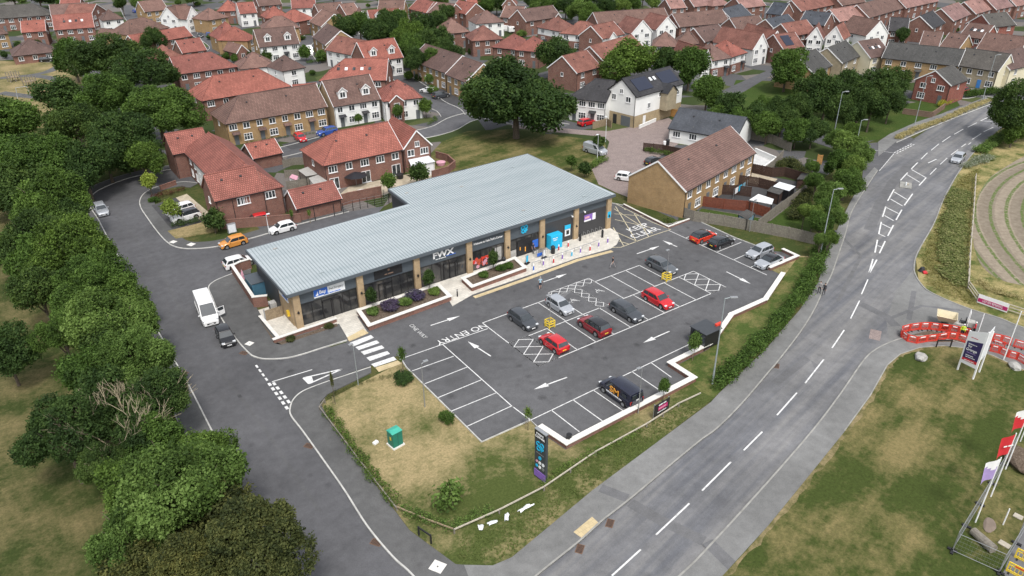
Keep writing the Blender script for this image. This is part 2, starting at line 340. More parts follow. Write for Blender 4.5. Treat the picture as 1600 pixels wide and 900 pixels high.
def leafmat(name, a, b, c3):
    t = NT(name, .75, 0, .2); w = t.world(); oi = t.n('ObjectInfo')
    f = t.noise(w, .55, 3); f2 = t.noise(w, 3.5, 3, .7)
    f = t.math('ADD', t.math('MULTIPLY', f, .35), t.math('MULTIPLY', f2, .25)); at = t.n('Attribute', attribute_name='tint'); f = t.math('ADD', f, t.math('MULTIPLY', at.outputs['Fac'], .4))
    c = t.ramp(f, [(.30, a), (.5, b), (.70, c3)])
    ov = t.ramp(oi.outputs['Random'], [(0, (.78, .82, .8)), (.5, (1, 1, 1)), (1, (1.18, 1.1, 1.0))]); c = t.mix(1, c, ov, 'MULTIPLY')
    t.out(c); t.b.inputs['Subsurface Weight'].default_value = 0
    tr = t.n('BsdfTranslucent'); t.l(t.mix(1, c, (1.3, 1.35, .7), 'MULTIPLY'), tr.inputs['Color']); mx = t.n('MixShader'); mx.inputs[0].default_value = .3
    t.l(t.b.outputs[0], mx.inputs[1]); t.l(tr.outputs[0], mx.inputs[2]); t.l(mx.outputs[0], t.t.nodes['Material Output'].inputs[0])
leafmat('leaf_dark', (.018, .036, .011), (.044, .083, .021), (.092, .146, .038)); leafmat('leaf_mid', (.028, .053, .012), (.070, .126, .024), (.135, .220, .048))
leafmat('leaf_bright', (.042, .075, .017), (.105, .172, .038), (.195, .285, .078)); leafmat('leaf_olive', (.022, .032, .012), (.068, .082, .026), (.15, .155, .05))
leafmat('leaf_weed', (.10, .13, .035), (.17, .20, .06), (.33, .31, .14)); leafmat('leaf_lime', (.14, .2, .03), (.2, .27, .05), (.28, .34, .08)); leafmat('leaf_red', (.07, .02, .02), (.12, .035, .03), (.09, .08, .03)); leafmat('leaf_lavender', (.045, .035, .07), (.085, .065, .13), (.07, .08, .06))
leafmat('leaf_straw', (.22, .21, .08), (.40, .34, .17), (.55, .47, .26)); leafmat('leaf_yellow', (.25, .25, .03), (.45, .42, .05), (.2, .24, .04)); leafmat('leaf_white', (.12, .16, .06), (.45, .45, .38), (.1, .14, .04))
plain('bark', (.10, .08, .06), .95, var=.3, vs=4); plain('bark_dead', (.33, .28, .19), .95, var=.3, vs=3)
CARCOL = dict(black=(.012, .012, .014), dgrey=(.045, .05, .058), grey=(.12, .13, .14), silver=(.42, .44, .47), white=(.78, .78, .78), red=(.5, .012, .018), dred=(.22, .012, .018), orange_red=(.62, .04, .015), orange=(.6, .25, .05), navy=(.012, .014, .03), blue=(.03, .08, .32), coral=(.5, .05, .045))
for k, c in CARCOL.items(): plain('car_'+k, c, .25 if k not in ('silver', 'grey', 'dgrey') else .3, .0 if k not in ('silver', 'grey') else .35, .02, spec=.5, coat=.7)

# ================================================================== GROUND
def W(pts, smooth=0, closed=False, h=0.0):
    P = [G(x, y, h) for x, y in pts]
    return crom(P, smooth, closed) if smooth else P
def area2(P): return sum(P[i].x*P[(i+1) % len(P)].y-P[(i+1) % len(P)].x*P[i].y for i in range(len(P)))
def sheet(name, P, z, mat, kind='structure', label=None):
    if area2(P) < 0: P = P[::-1]
    o = MB().add([(p.x, p.y, z) for p in P], [tuple(range(len(P)))]).build(name, mat, tri=True)
    return tag(o, label, kind=kind)
def slab(name, P, z0, z1, mat, kind='structure'):
    if area2(P) < 0: P = P[::-1]
    return tag(MB().prism(P, z0, z1).build(name, mat, tri=True), kind=kind)
def offs(P, d):
    out = []
    for i, p in enumerate(P):
        a = P[max(i-1, 0)]; b = P[min(i+1, len(P)-1)]; t = (b-a); t.z = 0; t.normalize()
        out.append(Vector((p.x-t.y*d, p.y+t.x*d, 0)))
    return out
def ribbon(mb, P, d0, d1, z0, z1=None, m=0):
    A = offs(P, d0); B = offs(P, d1); n = len(P)
    if z1 is None:
        vs = [(p.x, p.y, z0) for p in A]+[(p.x, p.y, z0) for p in B]
        return mb.add(vs, [(i, i+1, n+i+1, n+i) for i in range(n-1)] if d1 > d0 else [(i+1, i, n+i, n+i+1) for i in range(n-1)], m)
    if d1 < d0: A, B = B, A
    vs = [(p.x, p.y, z) for z in (z0, z1) for L in (A, B) for p in L]
    fs = []
    for i in range(n-1):
        fs += [(2*n+i, 2*n+i+1, 3*n+i+1, 3*n+i), (i, i+1, 2*n+i+1, 2*n+i), (n+i+1, n+i, 3*n+i, 3*n+i+1)]
    fs += [(0, 2*n, 3*n, n), (n-1, 2*n-1, 4*n-1, 3*n-1)]
    return mb.add([tuple(v) for v in vs], [tuple(reversed(f)) for f in fs], m)
# base sheet to the horizon
tag(MB().quad((-2500, -2500, 0), (3500, -2500, 0), (3500, 3500, 0), (-2500, 3500, 0)).build('ground', 'grass_green'), kind='structure')
sheet('park_grass', W([(-60, 190), (60, 120), (110, 150), (120, 260), (130, 320), (200, 450), (300, 640), (380, 800), (430, 1000), (-200, 1000)]), .006, 'grass_verge')
sheet('estate_ground', W([(-350, -40), (-350, 150), (60, 118), (160, 190), (300, 262), (430, 380), (560, 345), (640, 300), (820, 245), (960, 300), (1060, 345), (1210, 345), (1350, 225), (1500, 170), (1620, 120), (1950, 60), (2100, -60), (1300, -110), (300, -110)]), .010, 'estate_ground')
sheet('green_common', W([(668, 245), (690, 222), (730, 205), (800, 202), (880, 212), (945, 222), (950, 245), (925, 262), (935, 285), (960, 305), (900, 280), (820, 245), (690, 272), (672, 262)]), .016, 'grass_mown')
sheet('junction_grass', W([(1130, 170), (1230, 185), (1330, 225), (1372, 218), (1420, 200), (1500, 165), (1490, 150), (1400, 165), (1300, 130), (1150, 125)]), .016, 'grass_lawn')
sheet('common_left', W([(0, 95), (88, 98), (130, 120), (120, 200), (60, 200), (-60, 190)]), .018, 'grass_dry')
# --- site grass
sheet('site_grass', W([(500, 632), (560, 600), (640, 560), (1250, 400), (1280, 400), (1262, 445), (1200, 540), (1115, 622), (925, 770), (800, 872), (770, 884), (712, 882), (640, 828), (560, 720)]), .014, 'grass_site')
sheet('verge_grass', W([(1095, 612), (1050, 573), (1107, 540), (1142, 490), (1200, 465), (1247, 402), (1276, 402), (1262, 445), (1200, 540), (1115, 622)]), .019, 'grass_bank')
# --- roads
LK = [(300, 261), (278, 263), (240, 270), (200, 279), (170, 290), (150, 300), (140, 312), (141, 325), (152, 342), (162, 361), (175, 385), (187, 407), (205, 440), (247, 520), (265, 552), (295, 605), (330, 674), (345, 701), (395, 800), (450, 905), (500, 1000)]
IK = [(310, 287), (285, 285), (252, 291), (230, 300), (220, 312), (221, 325), (232, 342), (245, 360), (260, 377), (275, 386), (300, 389), (342, 385), (395, 372), (470, 350), (545, 331)]
SK = [(392, 421), (372, 426), (350, 434), (335, 441), (327, 450), (333, 466), (346, 496), (370, 530), (390, 552), (400, 558), (415, 561), (445, 560), (472, 554), (500, 545), (542, 532)]
CK = [(580, 575), (550, 585), (520, 595), (492, 605), (472, 614), (460, 625), (455, 637), (456, 650), (475, 675), (505, 717), (540, 767), (575, 822), (615, 870), (647, 900), (720, 985)]
NK = [(760, 972), (841, 900), (907, 847), (940, 817), (987, 780), (1050, 727), (1095, 690), (1122, 670), (1160, 632), (1200, 585), (1217, 565), (1250, 522), (1272, 487), (1287, 455), (1300, 430), (1312, 395), (1322, 365), (1330, 335), (1345, 308), (1362, 282), (1372, 267)]
EK = [(930, 1020), (1065, 900), (1110, 855), (1200, 756), (1270, 675), (1312, 620), (1350, 565), (1370, 547), (1395, 535), (1417, 529), (1450, 527), (1500, 537), (1600, 565), (1720, 610)]
LKw, IKw, SKw, CKw, NKw, EKw = [W(p, 5) for p in (LK, IK, SK, CK, NK, EK)]
sheet('left_road', W(LK)+W([(720, 985), (647, 900), (600, 850), (560, 790), (505, 717), (470, 668), (470, 615), (500, 590), (545, 575), (545, 540), (480, 545), (430, 545), (390, 520), (360, 470), (350, 440), (392, 415), (560, 370), (600, 322), (545, 331), (395, 368), (340, 380), (300, 384), (275, 380), (232, 335), (226, 315), (240, 300), (285, 288), (310, 285)]), .022, 'asphalt_estate')
sheet('main_road', W([(620, 1100), (760, 960), (841, 895), (907, 842), (987, 775), (1095, 685), (1200, 580), (1272, 480), (1298, 430), (1320, 365), (1330, 330), (1362, 280), (1397, 238), (1450, 202), (1500, 181), (1550, 161), (1600, 140), (1700, 105), (1760, 120), (1700, 150), (1600, 185), (1560, 204), (1532, 227), (1515, 247), (1495, 275), (1475, 312), (1460, 350), (1440, 385), (1431, 405), (1429, 427), (1420, 480), (1417, 532), (1395, 545), (1350, 580), (1270, 690), (1200, 765), (1065, 910), (930, 1040), (850, 1130)]), .026, 'asphalt_main')
sheet('site_entry_road', W([(1417, 533), (1450, 533), (1500, 545), (1600, 575), (1720, 620), (1720, 548), (1600, 512), (1562, 497), (1525, 486), (1495, 475), (1465, 462), (1445, 450), (1435, 437), (1428, 420), (1400, 455), (1385, 500), (1390, 540)], 0), .030, 'asphalt_path_pale')
sheet('road_patch', W([(1500, 545), (1720, 622), (1720, 590), (1560, 540), (1480, 515)]), .034, 'asphalt_patch')
NKs = W([(1345, 308), (1362, 282), (1397, 238), (1430, 218), (1400, 205), (1378, 222), (1350, 225), (1300, 212), (1240, 195), (1170, 180), (1130, 172), (1125, 160), (1160, 145), (1200, 121), (1240, 100), (1225, 95), (1195, 112), (1150, 132), (1110, 150), (1100, 175), (1160, 192), (1240, 212), (1300, 232), (1350, 245)])
sheet('junction_road', NKs, .031, 'asphalt_estate')
def road(name, pts, w, mat='asphalt_estate', z=.024, kerb=True):
    P = W(pts, 5); mb = MB(); ribbon(mb, P, -w/2, w/2, z); tag(mb.build(name, mat), kind='structure')
    if kerb:
        for s in (-1, 1): ribbon(KB, P, s*w/2, s*(w/2+.15), 0, .13)
KB = MB()
road('estate_road', [(290, 268), (360, 255), (440, 238), (480, 228), (540, 212), (600, 205), (640, 212), (690, 202), (722, 186), (760, 180), (815, 190), (880, 200)], 6)
road('close_road', [(708, 181), (700, 172), (676, 160), (655, 140), (628, 122), (615, 112)], 5.5, z=.028)
road('upper_road', [(200, 8), (212, 30), (232, 40), (270, 45), (310, 52), (345, 72), (330, 85)], 7)
road('upper_lane', [(395, 5), (405, 25), (440, 28)], 6); road('hill_lane', [(480, 100), (470, 75), (490, 55)], 6)
road('terrace_lane', [(1560, 150), (1520, 145), (1500, 150), (1470, 148)], 5); road('top_lane', [(820, 62), (860, 68), (900, 80), (920, 78)], 6)
road('park_path', [(0, 122), (45, 118), (75, 112), (92, 104)], 3, 'asphalt_path', .03, False); road('park_path', [(45, 118), (80, 122), (96, 132), (90, 150), (60, 152), (0, 145)], 3, 'asphalt_path', .033, False)
sheet('paved_court', W([(800, 196), (850, 198), (905, 203), (950, 205), (1000, 196), (1045, 184), (1065, 200), (1060, 225), (1030, 245), (1005, 262), (1000, 285), (985, 310), (960, 300), (935, 288), (925, 265), (945, 245), (952, 222), (945, 214), (880, 208), (800, 200)]), .036, 'block_pink')
# --- main lot
LOT = [(420, 575), (400, 562), (445, 563), (472, 557), (500, 548), (542, 535), (548, 510), (560, 488), (700, 440), (830, 400), (940, 360), (950, 316), (975, 322), (1042, 352), (1082, 342), (1147, 372), (1200, 392), (1223, 394), (1247, 404), (1203, 421), (1225, 432), (1195, 475), (1142, 497), (1122, 527), (1107, 546), (1052, 574), (1085, 596), (884, 703), (847, 678), (829, 658), (752, 692), (635, 576), (622, 556), (580, 572), (550, 582), (520, 592), (492, 602), (472, 611), (456, 625), (450, 645)]
sheet('car_park', W(LOT), .038, 'asphalt_lot')
# --- pavements
slab('left_pavement', offs(LKw, -2.3)+[p for p in reversed(LKw)], 0, .12, 'asphalt_path')
slab('island_pavement', offs(IKw, 2.2)[::-1]+list(IKw), 0, .12, 'asphalt_path')
slab('store_pavement', SKw+W([(544, 531), (530, 507), (436, 532), (412, 500), (372, 432), (392, 428)]), 0, .12, 'asphalt_path')
slab('corner_pavement', CKw[:-4]+W([(647, 900), (720, 985), (760, 972), (725, 884), (712, 883), (640, 830), (560, 722), (505, 640), (500, 630), (512, 617), (580, 583)]), 0, .12, 'asphalt_path')
slab('roadside_pavement', NKw+W([(1366, 262), (1348, 282), (1328, 317), (1310, 355), (1293, 395), (1278, 442), (1270, 455), (1248, 487), (1223, 515), (1198, 545), (1125, 614), (1110, 630), (925, 768), (800, 872), (770, 885), (725, 884)]), 0, .118, 'asphalt_path_pale')
slab('lawn_pavement', EKw+W([(1720, 630), (1600, 580), (1550, 557), (1512, 546), (1475, 542), (1437, 545), (1407, 555), (1387, 572), (1360, 620), (1320, 675), (1262, 747), (1200, 823), (1130, 900), (1010, 1020)]), 0, .12, 'asphalt_path_pale')
slab('lawn', W([(1720, 630), (1600, 580), (1550, 557), (1512, 546), (1475, 542), (1437, 545), (1407, 555), (1387, 572), (1360, 620), (1320, 675), (1262, 747), (1200, 823), (1130, 900), (1010, 1020), (1300, 1200), (1900, 1200)]), 0, .135, 'grass_mown')
slab('far_verge', W([(1372, 245), (1400, 222), (1450, 200), (1500, 180), (1550, 160), (1540, 152), (1490, 172), (1430, 192), (1390, 210), (1372, 222)]), 0, .11, 'asphalt_path_pale')
sheet('east_verge', W([(1431, 405), (1440, 385), (1460, 350), (1475, 312), (1495, 275), (1515, 247), (1532, 227), (1560, 204), (1600, 185), (1700, 150), (1900, 300), (1720, 548), (1600, 512), (1562, 497), (1525, 486), (1495, 475), (1465, 462), (1445, 450), (1435, 437)]), .038, 'grass_straw')
sheet('crop_field', W([(1760, 210), (1640, 232), (1600, 245), (1570, 262), (1545, 280), (1527, 310), (1520, 350), (1522, 387), (1535, 417), (1562, 437), (1600, 447), (1700, 470), (1900, 430)], 4, True), .05, 'field_soil')
for P, s in ((LKw, -1), (IKw, 1), (SKw, 1), (CKw, 1)): ribbon(KB, P, 0, -.14*s, 0, .135)
for P in (NKw, EKw[:]): ribbon(KB, P, 0, .16, 0, .135, 1) if P is NKw else ribbon(KB, P, 0, .16, 0, .135, 1)
E2 = W([(1533, 227), (1515, 247), (1495, 275), (1475, 312), (1460, 350), (1440, 385), (1431, 405), (1430, 427), (1445, 450), (1465, 462), (1495, 475), (1525, 486), (1562, 497), (1600, 512), (1700, 542)], 5); ribbon(KB, E2, 0, -.16, 0, .10, 1)
ribbon(KB, W([(1560, 158), (1500, 181), (1450, 201), (1400, 223)], 4), 0, .15, 0, .135)
for pts in ([(1042, 352), (1082, 342), (1147, 372), (1200, 392)], [(955, 318), (975, 322), (1042, 352)], [(622, 556), (635, 576), (752, 692), (829, 658), (847, 676)], [(1320, 675), (1360, 620), (1387, 572), (1407, 555), (1437, 545), (1475, 542), (1512, 546), (1550, 557), (1600, 580)]):
    ribbon(KB, W(pts), 0, .12, .0, .15, 1 if pts[0][0] > 1300 else 0)
tag(KB.build('kerb', ['kerb', 'kerb_dull']), kind='structure')
mb = MB(); # back edge of outer pavement
ribbon(mb, offs(LKw, -2.3), 0, -.10, 0, .14); tag(mb.build('path_edging', 'kerb_dull'), kind='structure')

# ------------------------------------------------------------------ painted markings
RM = MB(); CM = MB()
def seg(mb, a, b, w=.12, z=.046, m=0):
    A = G(*a); B = G(*b); return segw(mb, A, B, w, z, m)
def segw(mb, A, B, w=.12, z=.046, m=0):
    d = Vector((B.x-A.x, B.y-A.y, 0)); d.normalize(); n = Vector((-d.y, d.x, 0))*w/2
    return mb.add([(A.x-n.x, A.y-n.y, z), (B.x-n.x, B.y-n.y, z), (B.x+n.x, B.y+n.y, z), (A.x+n.x, A.y+n.y, z)], [(0, 1, 2, 3)], m)
def pline(mb, pts, w=.12, z=.046, m=0):
    for a, b in zip(pts, pts[1:]): seg(mb, a, b, w, z, m)
def polym(mb, pts, z=.046, m=0):
    P = [G(*p) for p in pts]
    if area2(P) < 0: P = P[::-1]
    mb.add([(p.x, p.y, z) for p in P], [tuple(range(len(P)))], m)
for a in '956,900,1001,859 1025,836,1077,787 1097,767,1142,722 1162,704,1191,675 1214,649,1245,614 1258,599,1287,562 1300,544,1319,516 1329,498,1343,470 1346,460,1356,437 885,962,928,924 1439,249,1449,239 1455,235,1467,225 1453,273,1463,263 1469,257,1480,247 1486,242,1497,234 1502,230,1509,225 1472,222,1485,213 1491,210,1505,202 1512,199,1526,192 1519,218,1533,209 1537,206,1552,199 1517,223,1513,226'.split():
    x = list(map(float, a.split(','))); seg(RM, x[:2], x[2:], .15, .034)
for a in '1358,426,1364,405 1359,426,1370,406 1367,395,1371,375 1374,396,1383,377 1371,384,1377,386 1373,366,1377,347 1387,369,1396,352 1374,366,1383,370 1378,350,1392,357 1379,339,1384,323 1400,344,1409,328 1382,337,1396,345 1384,324,1404,334 1387,314,1397,296 1413,321,1426,303 1391,311,1410,322 1397,300,1417,312 1407,282,1418,270 1417,273,1437,285 1424,265,1447,278 1436,290,1447,278 1424,264,1434,254 1532,189,1547,182 1547,182,1553,189 1532,189,1550,190'.split():
    x = list(map(float, a.split(','))); seg(RM, x[:2], x[2:], .2, .034)
def dashes(mb, a, b, n, w, z, duty=.6):
    A = G(*a); B = G(*b)
    for i in range(n): segw(mb, A.lerp(B, i/n), A.lerp(B, (i+duty)/n), w, z)
dashes(RM, (1397, 239), (1426, 224), 7, .2, .040); dashes(RM, (1401, 240), (1430, 225), 7, .2, .040); seg(RM, (1357, 234), (1396, 239), .12, .040)
dashes(RM, (1374, 267), (1397, 240), 9, .12, .034, .85)
dashes(RM, (400, 571), (420, 598), 4, .22, .046); dashes(RM, (420, 599), (452, 643), 6, .3, .046); dashes(RM, (427, 598), (455, 633), 5, .3, .046)
seg(RM, (425, 597), (488, 578), .13, .046); pline(RM, [(474, 591), (535, 577), (483, 600), (474, 591)], .2, .046); polym(RM, [(474, 591), (487, 588), (490, 597), (483, 600)], .047)
z4 = lambda x, y: (400+x/4, 450+y/4)
for l1, l2, r2, r1 in (((585, 345), (610, 367), (738, 312), (718, 295)), ((622, 372), (643, 390), (772, 345), (755, 328)), ((655, 400), (676, 420), (803, 377), (786, 360)), ((690, 437), (712, 458), (838, 413), (820, 396)), ((720, 478), (742, 497), (880, 450), (860, 431))):
    polym(RM, [z4(*p) for p in (l1, l2, r2, r1)])
tag(RM.build('road_marking', 'line_paint'), kind='structure')
sheet('crossing_tactile', W([z4(746, 500), z4(885, 455), z4(912, 474), z4(768, 527)]), .049, 'paving_buff')
# bays (metres): rows y0..y1..y2 of the middle block, x of the dividers read off the survey
y0, y1, y2 = 53.95, 59.65, 65.3
xa = G(841, 572).x; xb = G(1131, 452).x
def hline(xA, xB, y, w=.12): segw(CM, Vector((xA, y, 0)), Vector((xB, y, 0)), w)
def vline(x, yA, yB, w=.11): segw(CM, Vector((x, yA, 0)), Vector((x, yB, 0)), w)
bw = 2.855
lowp = [(872, 559), (901.6, 546.6), (930, 534), (959, 522.5), (985, 511.5), (1011.6, 499), (1038, 489), (1061, 479), (1086, 468), (1109, 458), (1134, 449)]
low = [G(*q).x for q in lowp]; xend = low[-2]
hline(xa, low[-1], y0); hline(xa, xend, y1); vline(xa, y0, y2)
for x in low[:-2]: vline(x, y0, y1)
upx = [G(*q).x for q in ((884, 502), (908, 490), (934, 480), (947, 475.6), (970, 464), (997, 455), (1020, 446), (1041, 437))]
for x in upx: vline(x, y1, y2)
hline(xa, upx[-1], y2)
def hatch(x0, x1, ya, yb, nx, ny, w=.10):
    """diamond lattice between two lines"""
    vline(x0, ya, yb, w); vline(x1, ya, yb, w); hline(x0, x1, ya, w); hline(x0, x1, yb, w)
    dx = (x1-x0)/nx; dy = (yb-ya)/ny
    for i in range(nx):
        for j in range(ny):
            a = (x0+i*dx, ya+j*dy); b = (a[0]+dx, a[1]+dy)
            if (i+j) % 2: segw(CM, Vector((a[0], a[1], 0)), Vector((b[0], b[1], 0)), w, .048)
            else: segw(CM, Vector((a[0], b[1], 0)), Vector((b[0], a[1], 0)), w, .050)
hatch(xa, low[0], y0, y1, 2, 6); hatch(upx[2], upx[3], y1, y2, 2, 8, .08); hatch(low[-2], low[-1], y0, y1, 2, 6); hatch(G(856, 458).x, upx[4], y2, y2+1.25, 10, 2, .08)
P = [(855, 441), (895, 435), (885, 450)]
def wheelchair(x, y, s=1.0):
    k = 14
    for i in range(k):
        a0, a1 = math.radians(-30+i*22), math.radians(-30+(i+1)*22)
        if i < 11: segw(CM, Vector((x+.45*s*math.cos(a0), y+.45*s*math.sin(a0), 0)), Vector((x+.45*s*math.cos(a1), y+.45*s*math.sin(a1), 0)), .07, .047)
    for a, b in (((.0, .9), (.0, .1)), ((0, .1), (.5, .05)), ((.5, .05), (.75, -.45)), ((0, .5), (.4, .45))): segw(CM, Vector((x+a[0]*s, y+a[1]*s, 0)), Vector((x+b[0]*s, y+b[1]*s, 0)), .08, .048)
for p in ((897, 471), (936, 456)): g = G(*p); wheelchair(g.x, g.y, .85)
# lower left row, lower right row, upper right row
for a, b in (((644, 580), (709, 557)), ((664, 600), (730, 574)), ((684, 622), (752, 594)), ((705, 643), (776, 614)), ((729, 667), (799, 635)), ((692, 539), (802, 637)), ((624, 562), (762, 514)), ((829, 657), (1080, 537)), ((861, 641), (905, 675)), ((895, 625), (945, 661)), ((927, 610), (976, 644)), ((987, 581), (1029, 609)), ((1017, 567), (1049, 590)), ((1080, 537), (1100, 549)), ((957, 596), (1007, 629)),
             ((800, 635), (829, 657)), ((1044, 360), (1198, 430)), ((1121, 394), (1158, 379)), ((1097, 384), (1130, 370)), ((1147, 406), (1184, 390)), ((1173, 418), (1207, 402)), ((1072, 372), (1105, 359))):
    seg(CM, a, b, .11)
def arrow(tail, head, w=.16, hl=1.7, hw=.7, bend=0):
    A = G(*tail); B = G(*head); d = (B-A); d.z = 0; L = d.length; d.normalize(); n = Vector((-d.y, d.x, 0)); S = B-d*hl
    segw(CM, A, S, w, .047); 
    vs = [S+n*hw/2, S-n*hw/2, B]
    CM.add([(v.x, v.y, .047) for v in vs], [(0, 1, 2)])
    if bend:
        Q = A.lerp(B, .55); R = Q+d*1.3+n*bend*1.3; segw(CM, Q, R, w, .048); e = (R-Q).normalized(); m = Vector((-e.y, e.x, 0))
        vs = [R+m*.35, R-m*.35, R+e*.9]; CM.add([(v.x, v.y, .048) for v in vs], [(0, 1, 2)])
for a in (((673, 509), (719, 494), 0), ((849, 441), (886, 428), 0), ((995, 397), (1030, 385), 0), ((1058, 386), (1035, 376), 0), ((1135, 425), (1173, 444), 0), ((886, 590), (834, 609), 0), ((1046, 518), (1005, 536), 0), ((767, 557), (731, 534), 0)): arrow(a[0], a[1], bend=a[2])
seg(RM := MB(), (1463, 249), (1450, 255), .2, .034); tag(RM.build('road_marking', 'line_paint'), kind='structure')
tag(CM.build('car_park_marking', 'line_paint'), kind='structure')
def gtext(s, px, size, X, Y, z=.047, sx=1, mat='line_paint'):
    g = G(*px); o = text('road_lettering', s, size, X, Y, (g.x, g.y, z), mat, None, .0, sx, bold=.004); tag(o, kind='structure'); return o
gtext('NO ENTRY', (722, 522), 1.4, (-1, 0, 0), (0, -1, 0), sx=1.0); gtext('KEEP', (997, 356), 1.9, (1, 0, 0), (0, 1, 0), sx=1.0); gtext('CLEAR', (1008, 364), 1.9, (1, 0, 0), (0, 1, 0), sx=1.0)
def strip(pts, w, mat='asphalt_patch', z=.036, name='road_patch'):
    mb_ = MB(); ribbon(mb_, W(pts), -w/2, w/2, z); tag(mb_.build(name, mat), kind='structure')
mb_ = MB(); rr_ = random.Random(4); LE = W([(1600, 580), (1550, 557), (1512, 546), (1475, 542), (1437, 545), (1407, 555), (1387, 572), (1360, 620), (1320, 675), (1262, 747), (1200, 823), (1130, 900), (1010, 1020)], 9); Bn = [Vector(offs(LE, .22+.35*rr_.random())[i]) for i in range(len(LE))]; nL = len(LE)
mb_.add([(q.x, q.y, .141) for q in LE]+[(q.x, q.y, .141) for q in Bn], [(i, i+1, nL+i+1, nL+i) for i in range(nL-1)]); tag(mb_.build('lawn_edge', 'grass_edge'), kind='structure')
strip([(985, 786), (1030, 812), (1100, 846)], 1.1, z=.028); strip([(1105, 848), (1150, 892)], 1.1, z=.126); strip([(938, 764), (980, 780)], 1.0, z=.124); strip([(1305, 360), (1345, 400), (1310, 470)], .5, z=.028)
strip([(1418, 260), (1395, 285), (1375, 318), (1358, 360)], 1.6, z=.0285); strip([(1345, 475), (1385, 495), (1400, 510)], 1.2, z=.032); strip([(1385, 500), (1440, 478), (1500, 485)], .5, z=.0335); strip([(1428, 455), (1420, 500)], .6, z=.0345); strip([(1278, 575), (1262, 560), (1210, 600)], .9, z=.029)
strip([(1369, 516), (1366, 531)], 1.2, z=.031, mat='block_pink'); strip([(870, 470), (905, 440)], .8, z=.0395); strip([(640, 700), (560, 640), (520, 660)], .01, z=.0395); strip([(330, 560), (420, 680), (500, 800)], .35, z=.0235, mat='asphalt_lot'); strip([(180, 330), (260, 440), (300, 520)], .3, z=.0235, mat='asphalt_lot')
gtext('ONE WAY', (653, 518), .8, (0, -1, 0), (1, 0, 0), mat='line_worn')
YM = MB()
def yz(x, y): return (760+x/5.625, 290+y/5.625)
for a, b in (((1140, 165), (1460, 325)), ((1460, 440), (1180, 545)), ((1115, 370), (1205, 530)), ((1135, 185), (1320, 495)), ((1300, 250), (1425, 450)), ((1120, 205), (1460, 420)), ((1130, 300), (1460, 375)), ((1115, 400), (1320, 490)), ((1085, 545), (1180, 545)), ((1165, 490), (1250, 515)), ((1210, 200), (1220, 215)), ((1125, 250), (1380, 270))): seg(YM, yz(*a), yz(*b), .13, .046)
p0 = yz(1460, 325); seg(YM, p0, (1048, 359), .13, .046); seg(YM, yz(1460, 440), (1048, 359), .13, .046)
tag(YM.build('keep_clear_marking', 'line_cream'), kind='structure')
mb = MB(); ribbon(mb, W([(738, 463), (824, 433), (900, 405), (954, 391)]), -.75, -.1, .046); tag(mb.build('edge_marking', 'paving_buff'), kind='structure')
# ------------------------------------------------------------------ utility covers
for i, (p, s, lab) in enumerate([((390, 538), .75, 'pale square drain cover in the pavement beside the parked black hatchback'), ((271, 379), .8, 'pale utility cover on the island pavement, nearer the left bend'), ((299, 383), .9, 'pale utility cover on the island pavement near the orange car'), ((684, 887), 1.0, 'pale square chamber cover in the pavement at the bottom corner')]):
    g = G(*p); e = empty('utility_cover', (g.x, g.y, .12), .5, lab, 'cover'); MB().box((0, 0, .006), (s, s*1.1, .012)).build('frame', 'coping', e); MB().box((0, 0, .0), (s*.12, s*.12, .032)).build('lifting_key', 'black_trim', e)
for i, (p, lab) in enumerate([((483, 697), 'dark road gully grating by the left kerb, upper of two'), ((588, 848), 'dark road gully grating near the bottom of the left road'), ((906, 858), 'dark gully grating at the main road kerb, lower left one'), ((953, 818), 'dark gully grating at the main road kerb beside the tactile paving'), ((381, 552), 'gully grating in front of the parked black hatchback'), ((287, 583), 'gully grating beneath the roadside tree edge'), ((1213, 572), 'small dark gully grating on the main road kerb by the hedge')]):
    g = G(*p); d = .61 if i in (2, 3, 6) else -1.0
    e = empty('drain_grating', (g.x, g.y, .03), d, lab, 'drain'); mb = MB().box((0, 0, .004), (.95, .62, .012)); mb.build('frame', 'dark_brown' if 'dark_brown' in M else 'paint_brown', e)
    mb = MB(); [mb.box((-.36+.12*k, 0, .014), (.05, .5, .012)) for k in range(7)]; mb.build('grating', 'black_trim', e)
sheet('tactile_paving', W([(896, 833), (925, 809), (937, 820), (910, 843)]), .124, 'paving_buff')

# ================================================================== THE STORE
store = empty('retail_store', (22, 77, 0), 0, 'long low grey retail terrace with standing seam metal roof, buff brick piers and shopfronts', 'shop building')
SX, SY = 22, 77
def rz_(x, y): return 5.1+(x-21.8)*.0098+(y-77)*.056
def sb(mb, x0, x1, ya, yb, za, zb, m=0):  # box in world metres, stored relative to the store origin
    if 77.8 <= min(ya, yb) and max(ya, yb) <= 78.32: ya -= .5; yb -= .5   # shopfront plane
    return mb.box(((x0+x1)/2-SX, (ya+yb)/2-SY, (za+zb)/2), (abs(x1-x0), abs(yb-ya), abs(zb-za)), m)
def top_quad(mb, pts, t, m=0):
    n = len(pts)
    vs = [(x-SX, y-SY, rz_(x, y)-t) for x, y in pts]+[(x-SX, y-SY, rz_(x, y)) for x, y in pts]
    mb.add(vs, [(k, (k+1) % n, n+(k+1) % n, n+k) for k in range(n)]+[tuple(range(n-1, -1, -1)), tuple(range(n, 2*n))], m)
mb = MB(); top_quad(mb, [(21.7, 76.95), (73.0, 77.1), (71.6, 97.5), (45.4, 97.3), (45.4, 91.0), (21.4, 90.3)], .14)
roof = mb.build('roof', 'roof_metal', store, tri=True)
mb = MB(); x = 21.9
while x < 72.7:
    yb_ = 90.35 if x < 45.3 else 97.3
    xb = x-(x-45)*.03*(yb_-77)/20 if x > 45 else x
    za = rz_(x, 77.05); zb = rz_(xb, yb_)
    mb.bar((x-SX, 77.0-SY, za+.025), (xb-SX, yb_-SY, zb+.025), .075, .06); x += .42
